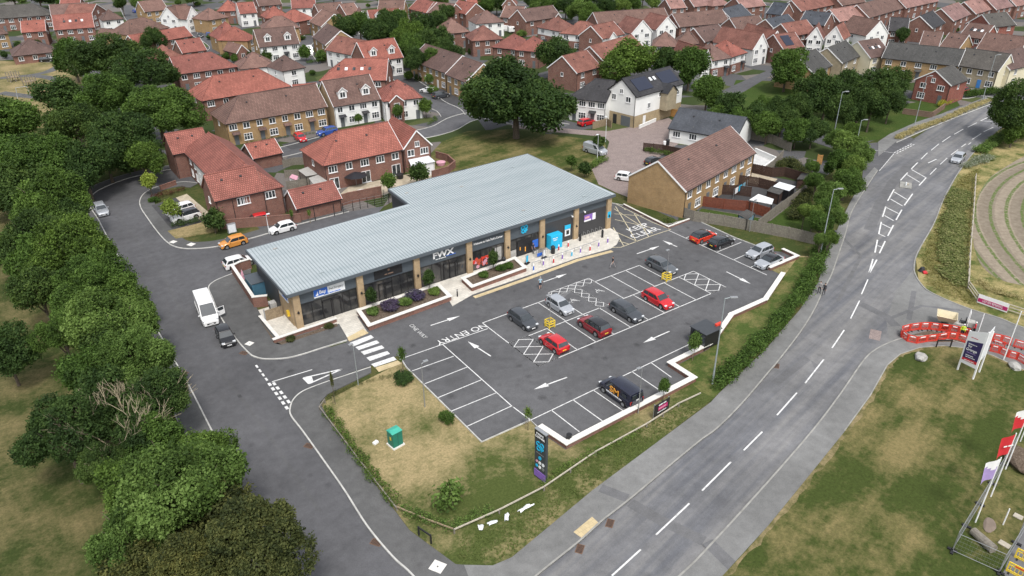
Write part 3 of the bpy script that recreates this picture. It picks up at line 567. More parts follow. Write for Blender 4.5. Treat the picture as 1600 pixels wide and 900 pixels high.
mb.build('seam', 'seam_metal', roof)
mb = MB()
for (xa_, ya_), (xb_, yb_) in (((21.7, 76.9), (73.0, 77.05)), ((21.62, 76.9), (21.32, 90.4)), ((73.05, 77.0), (71.65, 97.5)), ((21.4, 90.4), (45.4, 91.1)), ((45.3, 91.1), (45.3, 97.4)), ((45.3, 97.45), (71.7, 97.6))):
    mb.bar((xa_-SX, ya_-SY, rz_(xa_, ya_)-.22), (xb_-SX, yb_-SY, rz_(xb_, yb_)-.22), .16, .42)
mb.build('gutter', 'fascia_grey', roof)
for i, (x, y) in enumerate(((27, 79.5), (24.5, 88.5), (38, 89), (58, 80), (68.5, 79), (55, 92), (66, 94), (46.9, 94.5))):
    g = MB().box((x-SX, y-SY, rz_(x, y)+.08), (.5, .18, .10)); g.build('roof_vent', 'concrete' if i % 2 else 'roof_metal', roof)
PX_ = [22.75, 30.95, 38.95, 47.0, 53.3, 59.4, 65.7, 72.15]
for x in PX_:
    h = rz_(x, 77.5)-.42
    p = sb(MB(), x-.42, x+.42, 77.2, 78.1, 0, h).build('brick_pier', 'brick_buff', store)
    MB().tube((x-SX, 77.22-SY, 2.2), (x-SX, 77.06-SY, 2.2), .14, n=10).tube((x-SX, 77.12-SY, 2.2), (x-SX, 77.12-SY, 2.45), .05).build('wall_light', 'black_trim', p)
# walls
mb = MB()
sb(mb, 22.2, 22.5, 82.2, 90.1, 0, 5.1); sb(mb, 22.2, 45.6, 90.0, 90.3, 0, 5.4); sb(mb, 45.6, 45.9, 90.3, 97.1, 0, 5.6); sb(mb, 45.9, 71.3, 96.8, 97.1, 0, 5.9); sb(mb, 71.2, 71.5, 77.6, 96.8, 0, 5.4); mb.build('wall', 'clad_dark', store)
sb(MB(), 22.25, 22.6, 78.1, 82.2, 0, 4.6).build('side_wall', 'brick_buff', store)
mb = MB()
for a, b in zip(PX_, PX_[1:]):
    z1 = rz_((a+b)/2, 77.5)-.35
    z0 = 3.05 if b < 64 else .0
    sb(mb, a+.42, b-.42, 78.0, 78.3, z0 if b < 64 else 3.9, z1)
mb.build('cladding', 'clad_grey', store)
mb = MB(); sb(mb, 59.82, 65.28, 78.02, 78.24, 0, 3.9); sb(mb, 66.12, 71.73, 78.02, 78.24, 0, 3.9); mb.build('ribbed_panel', 'panel_ribbed', store)
def shopfront(x0, x1, cuts, door=None):
    fr = MB()
    sb(fr, x0, x1, 78.02, 78.2, 2.9, 3.05); sb(fr, x0, x1, 78.02, 78.2, 0, .12)
    for c in [x0+.04]+cuts+[x1-.04]: sb(fr, c-.04, c+.04, 78.04, 78.18, .1, 2.95)
    f = fr.build('shopfront', 'black_trim', store)
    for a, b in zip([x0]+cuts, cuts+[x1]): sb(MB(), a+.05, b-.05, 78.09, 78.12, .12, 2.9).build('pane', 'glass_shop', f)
    if door:
        a, b = door; dm = MB(); sb(dm, a, a+.12, 77.96, 78.03, 0, 2.5); sb(dm, b-.12, b, 77.96, 78.03, 0, 2.5); sb(dm, a, b, 77.96, 78.03, 2.4, 2.55); sb(dm, (a+b)/2-.06, (a+b)/2+.06, 77.96, 78.03, 0, 2.5)
        dm.build('entrance_door', 'black_trim', store)
shopfront(23.2, 30.5, [24.6, 25.9, 27.3, 28.6, 29.5], (25.9, 28.3)); shopfront(31.4, 38.5, [32.8, 34.2, 35.4, 36.6, 37.6], (33.4, 35.4))
shopfront(39.4, 46.55, [41.3, 42.6, 43.9, 45.2], (43.0, 44.9)); shopfront(47.45, 52.85, [49.0, 50.4, 51.6]); shopfront(53.75, 58.95, [55.0, 57.7])
# black panel paints the dark of the open shop doorway; posters
sb(MB(), 55.1, 57.6, 77.96, 78.06, .1, 2.5).build('entrance_shade_panel', 'black_plastic', store)
mb = MB(); [sb(mb, 55.5+.9*k, 55.65+.9*k, 77.93, 77.96, 1.0-.4*k, 1.5-.2*k) for k in range(2)]; mb.build('entrance_poster', ['orange_logo'], store)
random.seed(3); mb = MB()
for k in range(26):
    x = 47.7+random.random()*2.5; z = .45+random.random()*1.25; r = .16+random.random()*.13
    mb.tube((x-SX, 77.58-SY-.001*k, z), (x-SX, 77.57-SY-.001*k, z), r, n=12, m=k % 3)
mb.build('window_poster', ['poster_red', 'barrier_red', 'cloth_pink'], store)  # overlapping printed discs in flat colours
mb = MB(); sb(mb, 51.3, 52.4, 78.05, 78.08, .5, 2.5); mb.build('window_graphic', 'concrete', store)
def sign(name, x0, x1, z0, z1, mat, y=77.9, label=None, parent=None):
    o = sb(MB(), x0, x1, y, 78.0, z0, z1).build(name, mat, parent or store); 
    if label: tag(o, label)
    return o
def stext(s, x, z, size, mat, par, y=77.885, sx=1, ext=.015, b=.02): return text('lettering', s, size, (1, 0, 0), (0, 0, 1), (x-SX, y-.5-SY, z), mat, par, ext, sx, b)
s1 = sign('shop_sign', 25.0, 29.0, 3.30, 4.45, 'screen_white', label='white and blue fascia sign of the vet surgery')
sb(MB(), 25.0, 26.75, 77.87, 77.9, 3.5, 4.45).build('blue_panel', 'sign_blue', s1); stext('Bay', 26.1, 3.95, .62, 'upvc', s1, 77.85); stext('Pet Surgery', 27.9, 4.0, .40, 'galv', s1); stext((5, 4, 6), 27.3, 3.48, .24, 'sign_blue', s1)
mb = MB(); mb.add([(25.15-SX, 77.36-SY, 3.6), (25.55-SX, 77.36-SY, 3.6), (25.5-SX, 77.36-SY, 4.2), (25.35-SX, 77.36-SY, 3.8)], [(0, 1, 2, 3)]); mb.build('fin_emblem', 'upvc', s1)
s2 = sign('shop_sign', 33.0, 36.9, 3.3, 4.6, 'black_trim', label='black fascia sign with small gold crest'); stext((2, 4), 35, 3.65, .34, 'brick_brown', s2)
mb = MB(); mb.tube((35-SX, 77.38-SY, 4.2), (35-SX, 77.36-SY, 4.2), .17, n=12).build('crest', 'brick_brown', s2)
s3 = sign('shop_sign', 41.2, 44.8, 3.35, 4.75, 'clad_grey', 77.96); stext('FWX', 43.0, 4.12, 1.15, 'upvc', s3, sx=1.25, ext=.03, b=.03); stext((3, 2, 4, 2), 42.6, 3.56, .22, 'screen_white', s3); sb(MB(), 43.4, 44.9, 77.87, 77.9, 3.62, 3.72).build('blue_swoosh', 'sign_blue', s3)
s4 = sign('shop_sign', 47.6, 52.7, 3.75, 4.45, 'clad_grey', 77.96); stext("Welcome to Hele Park's Corner", 50.15, 4.1, .44, 'upvc', s4, sx=.82)
s5 = sign('shop_sign', 55.5, 57.0, 3.5, 5.0, 'clad_grey', 77.96); stext('CO', 56.25, 4.40, .78, 'sign_cyan', s5, ext=.05, b=.05); stext('OP', 56.25, 3.82, .78, 'sign_cyan', s5, ext=.05, b=.05)
s6 = sign('wall_poster', 67.4, 69.6, 2.3, 3.35, 'sign_purple', 77.95, 'purple and white poster board on the dark ribbed panel'); sb(MB(), 69.0, 69.6, 77.93, 77.96, 2.3, 3.35).build('white_panel', 'upvc', s6); sb(MB(), 67.4, 68.7, 77.93, 77.96, 2.3, 2.55).build('caption_strip', 'upvc', s6); sb(MB(), 67.5, 68.4, 77.93, 77.96, 2.75, 3.1).build('pink_panel', 'cloth_pink', s6)
s7 = sign('cash_machine_surround', 63.6, 64.8, .9, 2.75, 'clad_grey', 77.93); sb(MB(), 63.65, 64.75, 77.9, 77.93, 2.05, 2.7).build('header', 'sign_cyan', s7); sb(MB(), 63.7, 64.7, 77.9, 77.93, .95, 2.0).build('frame', 'screen_white', s7); sb(MB(), 63.95, 64.45, 77.87, 77.9, 1.2, 1.85).build('cash_machine', 'black_trim', s7)
sb(MB(), 71.85, 72.5, 77.18, 77.22, 1.9, 2.9).build('pier_sign', 'sign_cyan', store)
for x, z in ((67.3, 4.1), (64.9, 4.0)):
    MB().tube((x-SX, 77.5-SY, z), (x-SX, 77.2-SY, z), .06).tube((x-SX, 77.22-SY, z-.15), (x-SX, 77.22-SY, z), .13).build('security_camera', 'upvc', store)
mb = MB(); sb(mb, 53.9, 54.9, 77.98, 78.03, .2, 1.3); mb.build('entrance_notice', 'concrete', store); mb = MB(); sb(mb, 57.8, 58.8, 77.98, 78.03, .7, 1.9); mb.build('entrance_notice', 'sign_blue', store)
# west side
mb = MB(); mb.box((22.2-SX, 80.2-SY, 3.6), (.1, 3.0, 1.1)); sw = mb.build('side_sign', 'screen_white', store); MB().box((22.13-SX, 79.5-SY, 3.75), (.06, 1.5, .75)).build('blue_panel', 'sign_blue', sw)
MB().box((22.12-SX, 79.2-SY, 1.4), (.3, .5, .75)).build('defibrillator_cabinet', 'sign_yellow', store, bevel=.04)
# ---- forecourt paving and steps
FP = W([(412, 500), (439, 492), (447, 489)])
pav = [G(372+44, 499), G(428, 533), G(526, 506), G(545, 533), G(575, 521), G(558, 495), G(690, 450), G(707, 479), G(738, 461), G(824, 431), G(900, 404), G(954, 389), G(964, 382), G(968, 373), G(965, 364), G(955, 358)]
pav += [Vector((72.6, 78.3, 0)), Vector((22.4, 78.3, 0)), Vector((22.3, 84.5, 0)), Vector((17.8, 84.5, 0))]
slab('forecourt', pav, 0, .09, 'paving_pale')
slab('forecourt_tactile', W([(541, 529), (567, 515), (576, 521), (546, 534)]), .0, .096, 'paving_buff')
# ---- planters and low walls (each one thing)
def wall_path(label, pts, w=.35, h=.75, closed=False, wall='brick_red', cop='coping', cw=.42, name='low_wall', cat='wall', hh=None, world_pts=False):
    P = [Vector((p[0], p[1], 0)) for p in pts] if world_pts else W(pts)
    c = sum((p for p in P), Vector())/len(P); c.z = 0
    e = empty(name, c, 0, label, cat); P = [p-c for p in P]
    if closed: P = P+[P[0]]
    a = MB(); b = MB()
    for i in range(len(P)-1):
        p, q = P[i], P[i+1]; d = (q-p).normalized()
        k = .001*i
        a.bar(Vector((p.x, p.y, h/2+.01))-d*0, Vector((q.x, q.y, h/2+.01)), w, h) if False else a.box(((p.x+q.x)/2, (p.y+q.y)/2, h/2), ((q-p).length+w-.01*i, w-.003*i, h), 0, math.atan2(d.y, d.x))
        b.box(((p.x+q.x)/2, (p.y+q.y)/2, h+.035-k), ((q-p).length+cw, cw, .08), 0, math.atan2(d.y, d.x))
    a.build('brickwork', wall, e); b.build('coping', cop, e)
    return e
def planter(label, pts, h=.7):
    e = wall_path(label, pts, .3, h, True, name='planter', cat='planter', cw=.55)
    P = W(pts); c = Vector(e.location)
    MB().prism([p-c for p in (P if area2(P) > 0 else P[::-1])], .05, h-.12).build('soil', 'soil_mulch', e)
    return e
planter('larger brick raised planter with lavender in front of the pet surgery', [(561, 492), (578, 516), (703, 470), (685, 452)]); planter('smaller brick raised planter in front of the fourth shopfront', [(724, 442), (738, 455), (820, 425), (804, 410)])
wall_path('low brick wall with pale coping at the front left corner of the store', [(430, 536), (524, 504)], .3, .55)
wall_path('thin pale edging wall by the bed at the left end of the forecourt', [(408, 499), (434, 530)], .15, .4)
slab('planting_bed', W([(405, 500), (431, 534), (440, 540), (528, 511), (526, 507), (430, 538)]), 0, .13, 'soil_mulch')
wall_path('brick yard wall with white coping around the store plant yard', [(418, 478), (399, 480), (366, 430), (378, 424), (392, 420)], .3, 1.5)
wall_path('stepped retaining wall with wide white coping around the car park edge', [(847, 674), (885, 699), (1083, 596), (1047, 573), (1107, 543), (1120, 528), (1142, 497), (1195, 473), (1222, 433)], .4, .55, cw=.62)
wall_path('short white coped wall stub at the car park right edge', [(1203, 422), (1245, 404), (1224, 394)], .35, .45, cw=.5)
wall_path('white coped kerb wall beside the keep clear bay', [(975, 322), (1044, 357), (1076, 345)], .2, .3, cw=.28)
# yard objects
g = G(404, 470); e = empty('plant_tank', (g.x+.6, g.y+2.4, 0), 0, 'blue and grey plant cabinet in the store yard', 'plant cabinet'); MB().box((0, 0, 1.0), (1.7, 3.0, 2.0)).build('casing', 'tank_blue', e, bevel=.04); MB().box((0, 0, 2.05), (1.85, 3.15, .1)).build('lid', 'clad_grey', e)
e = empty('condenser_unit', (21.3, 82.4, 0), 0, 'white condenser unit beside the yard gate', 'condenser'); MB().box((0, 0, .9), (.8, .9, 1.8)).build('casing', 'concrete', e, bevel=.03); MB().tube((-.42, 0, 1.2), (-.40, 0, 1.2), .33, n=16).build('fan_grille', 'black_trim', e)
e = empty('yard_gate', (21.0, 81.3, 0), 0, 'brown timber gate closing the store yard', 'gate'); MB().box((0, 0, .75), (2.2, .08, 1.5)).build('board_panel', 'timber', e); MB().box((-1.15, 0, .85), (.12, .14, 1.7)).build('gate_post', 'galv', e)
g = G(382, 445); e = empty('parasol', (g.x, g.y, 0), 0, 'closed pale pink parasol in the corner of the yard', 'parasol'); MB().tube((0, 0, 0), (0, 0, 2.4), .03).build('pole', 'galv', e); MB().tube((0, 0, .9), (0, 0, 2.2), .3, .06, n=9).build('canopy', 'cloth_pink', e); MB().tube((0, 0, 0), (0, 0, .12), .3, n=12).build('base', 'concrete', e)
for i, (px, py, lab) in enumerate(((388, 452, 'black round plant pot in the store yard, upper one'), (392, 461, 'black round plant pot in the store yard, lower one'))):
    g = G(px, py); e = empty('plant_pot', (g.x, g.y, .05), 0, lab, 'plant pot'); MB().tube((0, 0, 0), (0, 0, .5), .28, .36, n=12).build('pot', 'black_plastic', e); MB().tube((0, 0, .5), (0, 0, .6), .2, .05, n=7).build('plant', 'leaf_dark', e)
# locker, bollards, bins, trolleys
e = empty('parcel_locker', (61.3, 76.85, .09), 0, 'large bright blue parcel locker against the dark wall', 'locker'); MB().box((0, 0, 1.1), (2.1, 1.1, 2.2)).build('cabinet', 'sign_cyan', e, bevel=.03)
mb = MB(); [mb.box((-.72+.48*i, -.56, .35+.5*j), (.40, .02, .42)) for i in range(4) for j in range(4)]; mb.build('locker_door', 'sign_cyan', e)
text('lettering', (3, 2), .3, (1, 0, 0), (0, 0, 1), (-.3, -.58, 1.75), 'screen_white', e); text('lettering', (4,), .3, (1, 0, 0), (0, 0, 1), (-.3, -.58, 1.45), 'screen_white', e)
def zp(x, y): return (760+x/5.625, 290+y/5.625)
SL = ['sign_blue', 'sign_purple', 'sign_red', 'sign_purple', 'sign_cyan', 'sign_purple', 'sign_red', 'sign_purple', 'sign_purple', 'sign_red', 'sign_red']
ordn = ['first', 'second', 'third', 'fourth', 'fifth', 'sixth', 'seventh', 'eighth', 'ninth']
colr = ['blue', 'violet', 'red', 'violet', 'pale blue', 'violet', 'deep red', 'violet', 'grey violet']
for i, p in enumerate(((415, 755), (500, 710), (590, 690), (667, 655), (750, 630), (826, 600), (910, 583), (986, 545), (1065, 512), (635, 580), (718, 548))):
    g = G(*zp(*p)); lab = ('slim white bollard with %s printed sleeve, %s from the left in the kerb row' % (colr[i], ordn[i])) if i < 9 else ('white bollard with red sleeve beside the blue locker, %s one' % ('left' if i == 9 else 'right'))
    e = empty('bollard', (g.x, g.y, .09), 0, lab, 'bollard', 'printed bollards in front of the food shop'); MB().tube((0, 0, 0), (0, 0, 1.0), .09, n=10).tube((0, 0, 1.0), (0, 0, 1.05), .09, .04, n=10).build('post', 'upvc', e); MB().tube((0, 0, .15), (0, 0, .75), .105, n=10).build('sleeve', SL[i], e)
a = G(*zp(400, 715)); b = G(*zp(985, 512)); e = empty('handrail', ((a.x+b.x)/2, (a.y+b.y)/2, .09), 0, 'long low dark handrail behind the row of bollards', 'railing'); c = Vector(e.location); c.z = 0
MB().tube(a-c+Vector((0, 0, .55)), b-c+Vector((0, 0, .55)), .045).build('rail', 'galv', e)
for k in range(9): p = (a-c).lerp(b-c, k/8); MB().tube(p, p+Vector((0, 0, .55)), .03).build('post', 'galv', e)
for i, (p, lab) in enumerate((((585, 600), 'tall black litter bin beside the trolley bay'), ((152, 700), 'tall black litter bin beside the fourth pier'), ((1018, 460), 'slim black bin by the end pier of the store'), ((823, 490), 'slim black bin at the foot of the seventh pier'))):
    g = G(*zp(*p)); r = .3 if i < 2 else .17; e = empty('litter_bin', (g.x, g.y, .09), 0, lab, 'bin'); MB().tube((0, 0, 0), (0, 0, 1.0), r, r*1.05, n=12).build('body', 'black_plastic', e); MB().tube((0, 0, 1.02), (0, 0, 1.25), r*1.1, r*.5, n=12).build('hood', 'black_plastic', e)
g = G(737-0, 492-20); 
g = G(714.8, 464); e = empty('bollard', (g.x, g.y, .09), 0, 'single black bollard on the paving between the two planters', 'bollard'); MB().tube((0, 0, 0), (0, 0, 1.0), .09, n=10).build('post', 'black_plastic', e); MB().tube((0, 0, .82), (0, 0, .88), .094, n=10).build('band', 'upvc', e)
g = G(850, 402); e = empty('trolley_row', (g.x, g.y+.6, .09), math.radians(0), 'row of nested wire shopping trolleys by the shop door', 'trolleys'); mb = MB()
for k in range(4):
    x = -1.3+.45*k; mb.bar((x, -.3, .95), (x+.9, -.3, .9), .03); mb.bar((x, .3, .95), (x+.9, .3, .9), .03); mb.bar((x, -.3, .95), (x, .3, .95), .04); mb.bar((x+.9, -.3, .9), (x+.9, .3, .9), .03); mb.bar((x+.15, -.25, .45), (x+.9, -.25, .5), .03); mb.bar((x+.15, .25, .45), (x+.9, .25, .5), .03)
    for s in (-.25, .25): mb.bar((x+.15, s, .1), (x+.15, s, .95), .03); mb.bar((x+.9, s, .1), (x+.9, s, .9), .03); mb.bar((x+.5, s, .45), (x+.5, s, .93), .02)
    for q in (-.15, .0, .15): mb.bar((x+.9, q, .5), (x+.9, q, .9), .02)
mb.build('basket', 'galv', e); MB().box((-.6, -.38, .45), (.9, .03, .5)).build('advert_panel', 'sign_blue', e)
for i, (p, lab) in enumerate((((357, 690), 'pale blue pavement sign on a black base by the planter end'), ((507, 640), 'silver framed poster stand in front of the trolleys'))):
    g = G(*zp(*p)); e = empty('pavement_sign', (g.x, g.y, .09), .4, lab, 'sign stand'); MB().box((0, 0, .05), (.9, .55, .1)).build('base', 'black_plastic', e); MB().box((0, 0, .75), (.62, .06, 1.1)).build('board', 'galv', e); MB().box((0, -.036, .75), (.52, .01, .95)).build('poster', 'screen_white' if i else 'sign_cyan', e)
e = empty('bicycle_rack', (68.4, 77.0, .09), 0, 'row of steel cycle hoops against the ribbed wall', 'cycle rack')
for k in range(6):
    x = -2+.8*k; mb = MB(); mb.tube((x, .3, 0), (x, .3, .75), .025); mb.tube((x, .3, .75), (x, -.25, .75), .025); mb.tube((x, -.25, .75), (x, -.25, 0), .025); mb.build('hoop', 'galv', e)

# ================================================================== HOUSES
_wm = {}
def win_mesh(w, h, bars=1, style='casement'):
    k = (round(w, 2), round(h, 2), bars, style)
    if k not in _wm:
        f = MB(); t = .075
        f.box((0, -.03, h/2-t/2), (w, .09, t)); f.box((0, -.03, -h/2+t/2), (w, .09, t)); f.box((0, -.055, -h/2-.05), (w+.16, .16, .08))
        for s in (-1, 1): f.box((s*(w/2-t/2), -.03, 0), (t, .088, h-2*t))
        for b in range(bars): f.box((-w/2+(b+1)*w/(bars+1), -.03, 0), (.09, .086, h-2*t))
        if style == 'dormer': f.quad((-w/2+t, -.02, -h/2+t), (w/2-t, -.02, -h/2+t), (w/2-t, -.02, h/2-t), (-w/2+t, -.02, h/2-t), 1)
        if style == 'grid':
            f.box((0, -.03, h*.12), (w-2*t, .07, .05))
        o = f.build('frame', ['upvc', 'glass_dark']); fm = o.data; bpy.data.objects.remove(o)
        o = MB().quad((-w/2+t, -.015, -h/2+t), (w/2-t, -.015, -h/2+t), (w/2-t, -.015, h/2-t), (-w/2+t, -.015, h/2-t)).build('pane', 'glass_dark'); gm = o.data; bpy.data.objects.remove(o)
        _wm[k] = (fm, gm)
    return _wm[k]
def window(e, x, y, z, w=1.1, h=1.15, rz=0, bars=1, style='casement', near=True):
    fm, gm = win_mesh(w, h, bars, style)
    o = inst(fm, 'window', e, (x, y, z), rz); inst(gm, 'pane', o)
    return o
def house(label, xL, yL, xR, yR, eh=4.9, depth=9, roof='gx', rise=None, wall='brick_red', rf='roof_red', lower=None, nw=None, gable=None, porch=0, dormers=0, sky=0, barge='upvc', ends=None, ground=True, garage=0, doors='door_grey', cat='house', over=.3, front_gable=None, name=None, solar=0, fascia='upvc', patio=False, wins=True, timber=False, sidewins=1):
    A = G(xL, yL, eh); B = G(xR, yR, eh); d = B-A; Wd = d.length; rz = math.atan2(d.y, d.x)
    n = Vector((-math.sin(rz), math.cos(rz), 0))
    e = empty(name or 'house', (A.x, A.y, 0), rz, label, cat)
    dist = (A.xy).length; near = dist < 260; D = depth
    ax = roof in ('gx', 'hx', 'hlx', 'hrx')
    span = D if ax else Wd
    rise = rise if rise is not None else span*.36
    gm = gable or wall; z0 = 0
    w = MB()
    mats = [wall, gm, lower or wall]
    if lower:
        lz = 2.6
        for (p, q) in (((0, 0), (Wd, 0)), ((Wd, 0), (Wd, D)), ((Wd, D), (0, D)), ((0, D), (0, 0))):
            w.quad((p[0], p[1], 0), (q[0], q[1], 0), (q[0], q[1], lz), (p[0], p[1], lz), 2); w.quad((p[0], p[1], lz), (q[0], q[1], lz), (q[0], q[1], eh), (p[0], p[1], eh), 0)
    else:
        for i, (p, q) in enumerate((((0, 0), (Wd, 0)), ((Wd, 0), (Wd, D)), ((Wd, D), (0, D)), ((0, D), (0, 0)))):
            w.quad((p[0], p[1], 0), (q[0], q[1], 0), (q[0], q[1], eh), (p[0], p[1], eh), 1 if (i in (1, 3) and gable) else 0)
    ov = over; k = rise/(span/2)
    def plate(mb, pts, t=.14):
        """closed roof plate: list of top points"""
        m_ = len(pts); nrm = (Vector(pts[1])-Vector(pts[0])).cross(Vector(pts[2])-Vector(pts[0])).normalized()
        if nrm.z < 0: pts = pts[::-1]; nrm = -nrm
        lo = [Vector(p)-nrm*t for p in pts]; hi = [Vector(p)+nrm*.02 for p in pts]
        mb.add(lo+hi, [(a_, (a_+1) % m_, m_+(a_+1) % m_, m_+a_) for a_ in range(m_)]+[tuple(range(m_-1, -1, -1)), tuple(range(m_, 2*m_))])
    R = MB(); zt = eh+rise; ze = eh-ov*k
    trim = MB(); TB = []
    if ax:
        hipL = roof in ('hx', 'hlx'); hipR = roof in ('hx', 'hrx'); hs_ = min(D/2, Wd/2-.01)
        xl = hs_ if hipL else -.15; xr = Wd-hs_ if hipR else Wd+.15
        el = -ov if hipL else -.15; er = Wd+ov if hipR else Wd+.15
        plate(R, [(el, -ov, ze), (er, -ov, ze), (xr, D/2, zt), (xl, D/2, zt)] if xr-xl > .05 else [(el, -ov, ze), (er, -ov, ze), (xl, D/2, zt)])
        plate(R, [(er, D+ov, ze), (el, D+ov, ze), (xl, D/2, zt), (xr, D/2, zt)] if xr-xl > .05 else [(er, D+ov, ze), (el, D+ov, ze), (xl, D/2, zt)])
        if hipL: plate(R, [(-ov, D+ov, ze), (-ov, -ov, ze), (xl, D/2, zt)])
        else: w.add([(0, 0, eh), (0, D, eh), (0, D/2, zt)], [(0, 2, 1)], 1)
        if hipR: plate(R, [(Wd+ov, -ov, ze), (Wd+ov, D+ov, ze), (xr, D/2, zt)])
        else: w.add([(Wd, 0, eh), (Wd, D, eh), (Wd, D/2, zt)], [(0, 1, 2)], 1)
        for xx, hip in ((-.17, hipL), (Wd+.17, hipR)):
            if not hip:
                tb_ = MB(); [tb_.bar((xx, -ov if s == 0 else D+ov, ze-.08), (xx, D/2, zt-.06), .06, .24) for s in (0, 1)]; TB.append(tb_)
        RB = MB(); 
        if xr-xl > .05: RB.tube((xl, D/2, zt+.02), (xr, D/2, zt+.02), .10, n=6)
        if hipL: RB.tube((el, -ov, ze+.02), (xl, D/2, zt+.02), .09, n=6); RB.tube((el, D+ov, ze+.02), (xl, D/2, zt+.02), .09, n=6)
        if hipR: RB.tube((er, -ov, ze+.02), (xr, D/2, zt+.02), .09, n=6); RB.tube((er, D+ov, ze+.02), (xr, D/2, zt+.02), .09, n=6)
    else:
        hipB = roof == 'hy' or roof == 'hby'; hipF = roof == 'hy'
        hs_ = min(Wd/2, D/2-.01); yf = hs_ if hipF else -.15; yb2 = D-hs_ if hipB else D+.15
        ef = -ov if hipF else -.15; eb = D+ov if hipB else D+.15
        plate(R, [(-ov, eb, ze), (-ov, ef, ze), (Wd/2, yf, zt), (Wd/2, yb2, zt)]); plate(R, [(Wd+ov, ef, ze), (Wd+ov, eb, ze), (Wd/2, yb2, zt), (Wd/2, yf, zt)])
        if hipF: plate(R, [(-ov, -ov, ze), (Wd+ov, -ov, ze), (Wd/2, yf, zt)])
        else: w.add([(0, 0, eh), (Wd, 0, eh), (Wd/2, 0, zt)], [(0, 1, 2)], 1 if gable else 0); [trim.bar((xx, -.17, ze-.08), (Wd/2, -.17, zt-.06), .06, .22) for xx in (-ov, Wd+ov)]
        if hipB: plate(R, [(Wd+ov, D+ov, ze), (-ov, D+ov, ze), (Wd/2, yb2, zt)])
        else: w.add([(0, D, eh), (Wd, D, eh), (Wd/2, D, zt)], [(0, 2, 1)], 1)
        RB = MB(); RB.tube((Wd/2, yf, zt+.02), (Wd/2, yb2, zt+.02), .10, n=6)
    w.build('wall', mats, e)
    r = R.build('roof', rf, e); RB.build('ridge_tile', rf, r)
    if ax:
        for yy in (-ov-.05, D+ov+.05): MB().box((Wd/2, yy, ze-.07), (er-el, .09, .12)).build('gutter', 'black_trim', r)
    else:
        for xx in (-ov-.05, Wd+ov+.05): MB().box((xx, D/2, ze-.07), (.09, D, .12)).build('gutter', 'black_trim', r)
    if trim.f: trim.build('bargeboard', barge, r)
    for tb_ in TB: tb_.build('bargeboard', barge, r)
    # windows
    if wins:
        nn = nw or max(1, int(Wd/2.6)); zu = eh-1.15
        rng = random.Random(int(xL*7+yL*13))
        for i in range(nn):
            x = (i+.5)*Wd/nn; ww = rng.choice((1.2, 1.35, 1.6)) if Wd/nn > 1.9 else .8
            window(e, x, 0, zu, ww, 1.2, bars=1 if ww < 1.5 else 2, near=near)
            if ground and eh > 3.6:
                if patio and i % 2 == 0: window(e, x, 0, 1.12, 1.7, 2.1, bars=1); 
                elif patio: continue
                elif i % 2 == (nn > 2):
                    window(e, x, 0, 1.38, 1.75, 1.4, bars=2, style='grid')
                elif garage and i < garage*2:
                    MB().box((x, -.02, 1.05), (2.2, .1, 2.1)).build('garage_door', 'door_white', e)
                else:
                    dd = MB().box((x+.3, -.02, 1.03), (.9, .1, 2.06)).build('door', doors if i % 3 else 'door_grey', e)
                    if porch: 
                        MB().add([(x-.5, -.9, 2.35), (x+1.1, -.9, 2.35), (x+1.1, 0, 2.75), (x-.5, 0, 2.75), (x-.5, -.9, 2.28), (x+1.1, -.9, 2.28), (x+1.1, 0, 2.5), (x-.5, 0, 2.5)], [(0, 1, 2, 3), (7, 6, 5, 4), (0, 4, 5, 1), (0, 3, 7, 4), (1, 5, 6, 2)]).build('porch_canopy', 'roof_charcoal' if wall == 'render_white' else rf, e)
        if eh > 3.6 and sidewins:
            for s in (0, 1):
                xx = 0 if s == 0 else Wd
                window(e, xx, D*.5, zu, .8, 1.0, rz=math.radians(-90 if s == 0 else 90), bars=0)
        if roof in ('gy', 'hby') and rise > 2.2: window(e, Wd/2, 0, eh+.35, .9, 1.0, bars=1)
    if near:
        for x in (.12, Wd-.12): MB().tube((x, -.08, .1), (x, -.08, eh-.1), .05, n=6).build('downpipe', 'black_trim', e)
    if dist < 330:
        for q_ in (.27, .66):
            if ax: MB().box((Wd*q_, D*.33, eh+D*.33*k+.1), (.35, .3, .16), M=Matrix.Rotation(math.atan(k), 3, 'X')).build('roof_vent', 'roof_charcoal', r)
    for k_ in range(dormers):
        x = (k_+.5)*Wd/dormers; yd = D*.10; zb = eh+yd*k; dw = 1.9; dh = 1.75
        dm = MB().box((x, yd+1.1, zb+dh/2-.1), (dw, 2.2, dh)).add([(x-dw/2, yd-.0, zb+dh-.1), (x+dw/2, yd, zb+dh-.1), (x, yd, zb+dh+.7)], [(0, 1, 2)]).build('dormer', 'render_white', e)
        R2 = MB(); plate(R2, [(x-dw/2-.2, yd-.2, zb+dh-.25), (x, yd-.2, zb+dh+.75), (x, yd+3.3, zb+dh+.75), (x-dw/2-.2, yd+2.6, zb+dh-.25)], .1); plate(R2, [(x+dw/2+.2, yd-.2, zb+dh-.25), (x, yd-.2, zb+dh+.75), (x, yd+3.3, zb+dh+.75), (x+dw/2+.2, yd+2.6, zb+dh-.25)], .1); R2.build('dormer_roof', rf, dm)
        tb = MB(); tb.bar((x-dw/2-.2, yd-.24, zb+dh-.3), (x, yd-.24, zb+dh+.7), .05, .16); tb.bar((x+dw/2+.2, yd-.24, zb+dh-.3), (x, yd-.24, zb+dh+.7), .05, .16); tb.build('dormer_bargeboard', 'upvc', dm)
        fm, gm2 = win_mesh(1.25, 1.25, 1, 'dormer'); o = inst(fm, 'window', dm, (x, yd-.01, zb+.85)); 
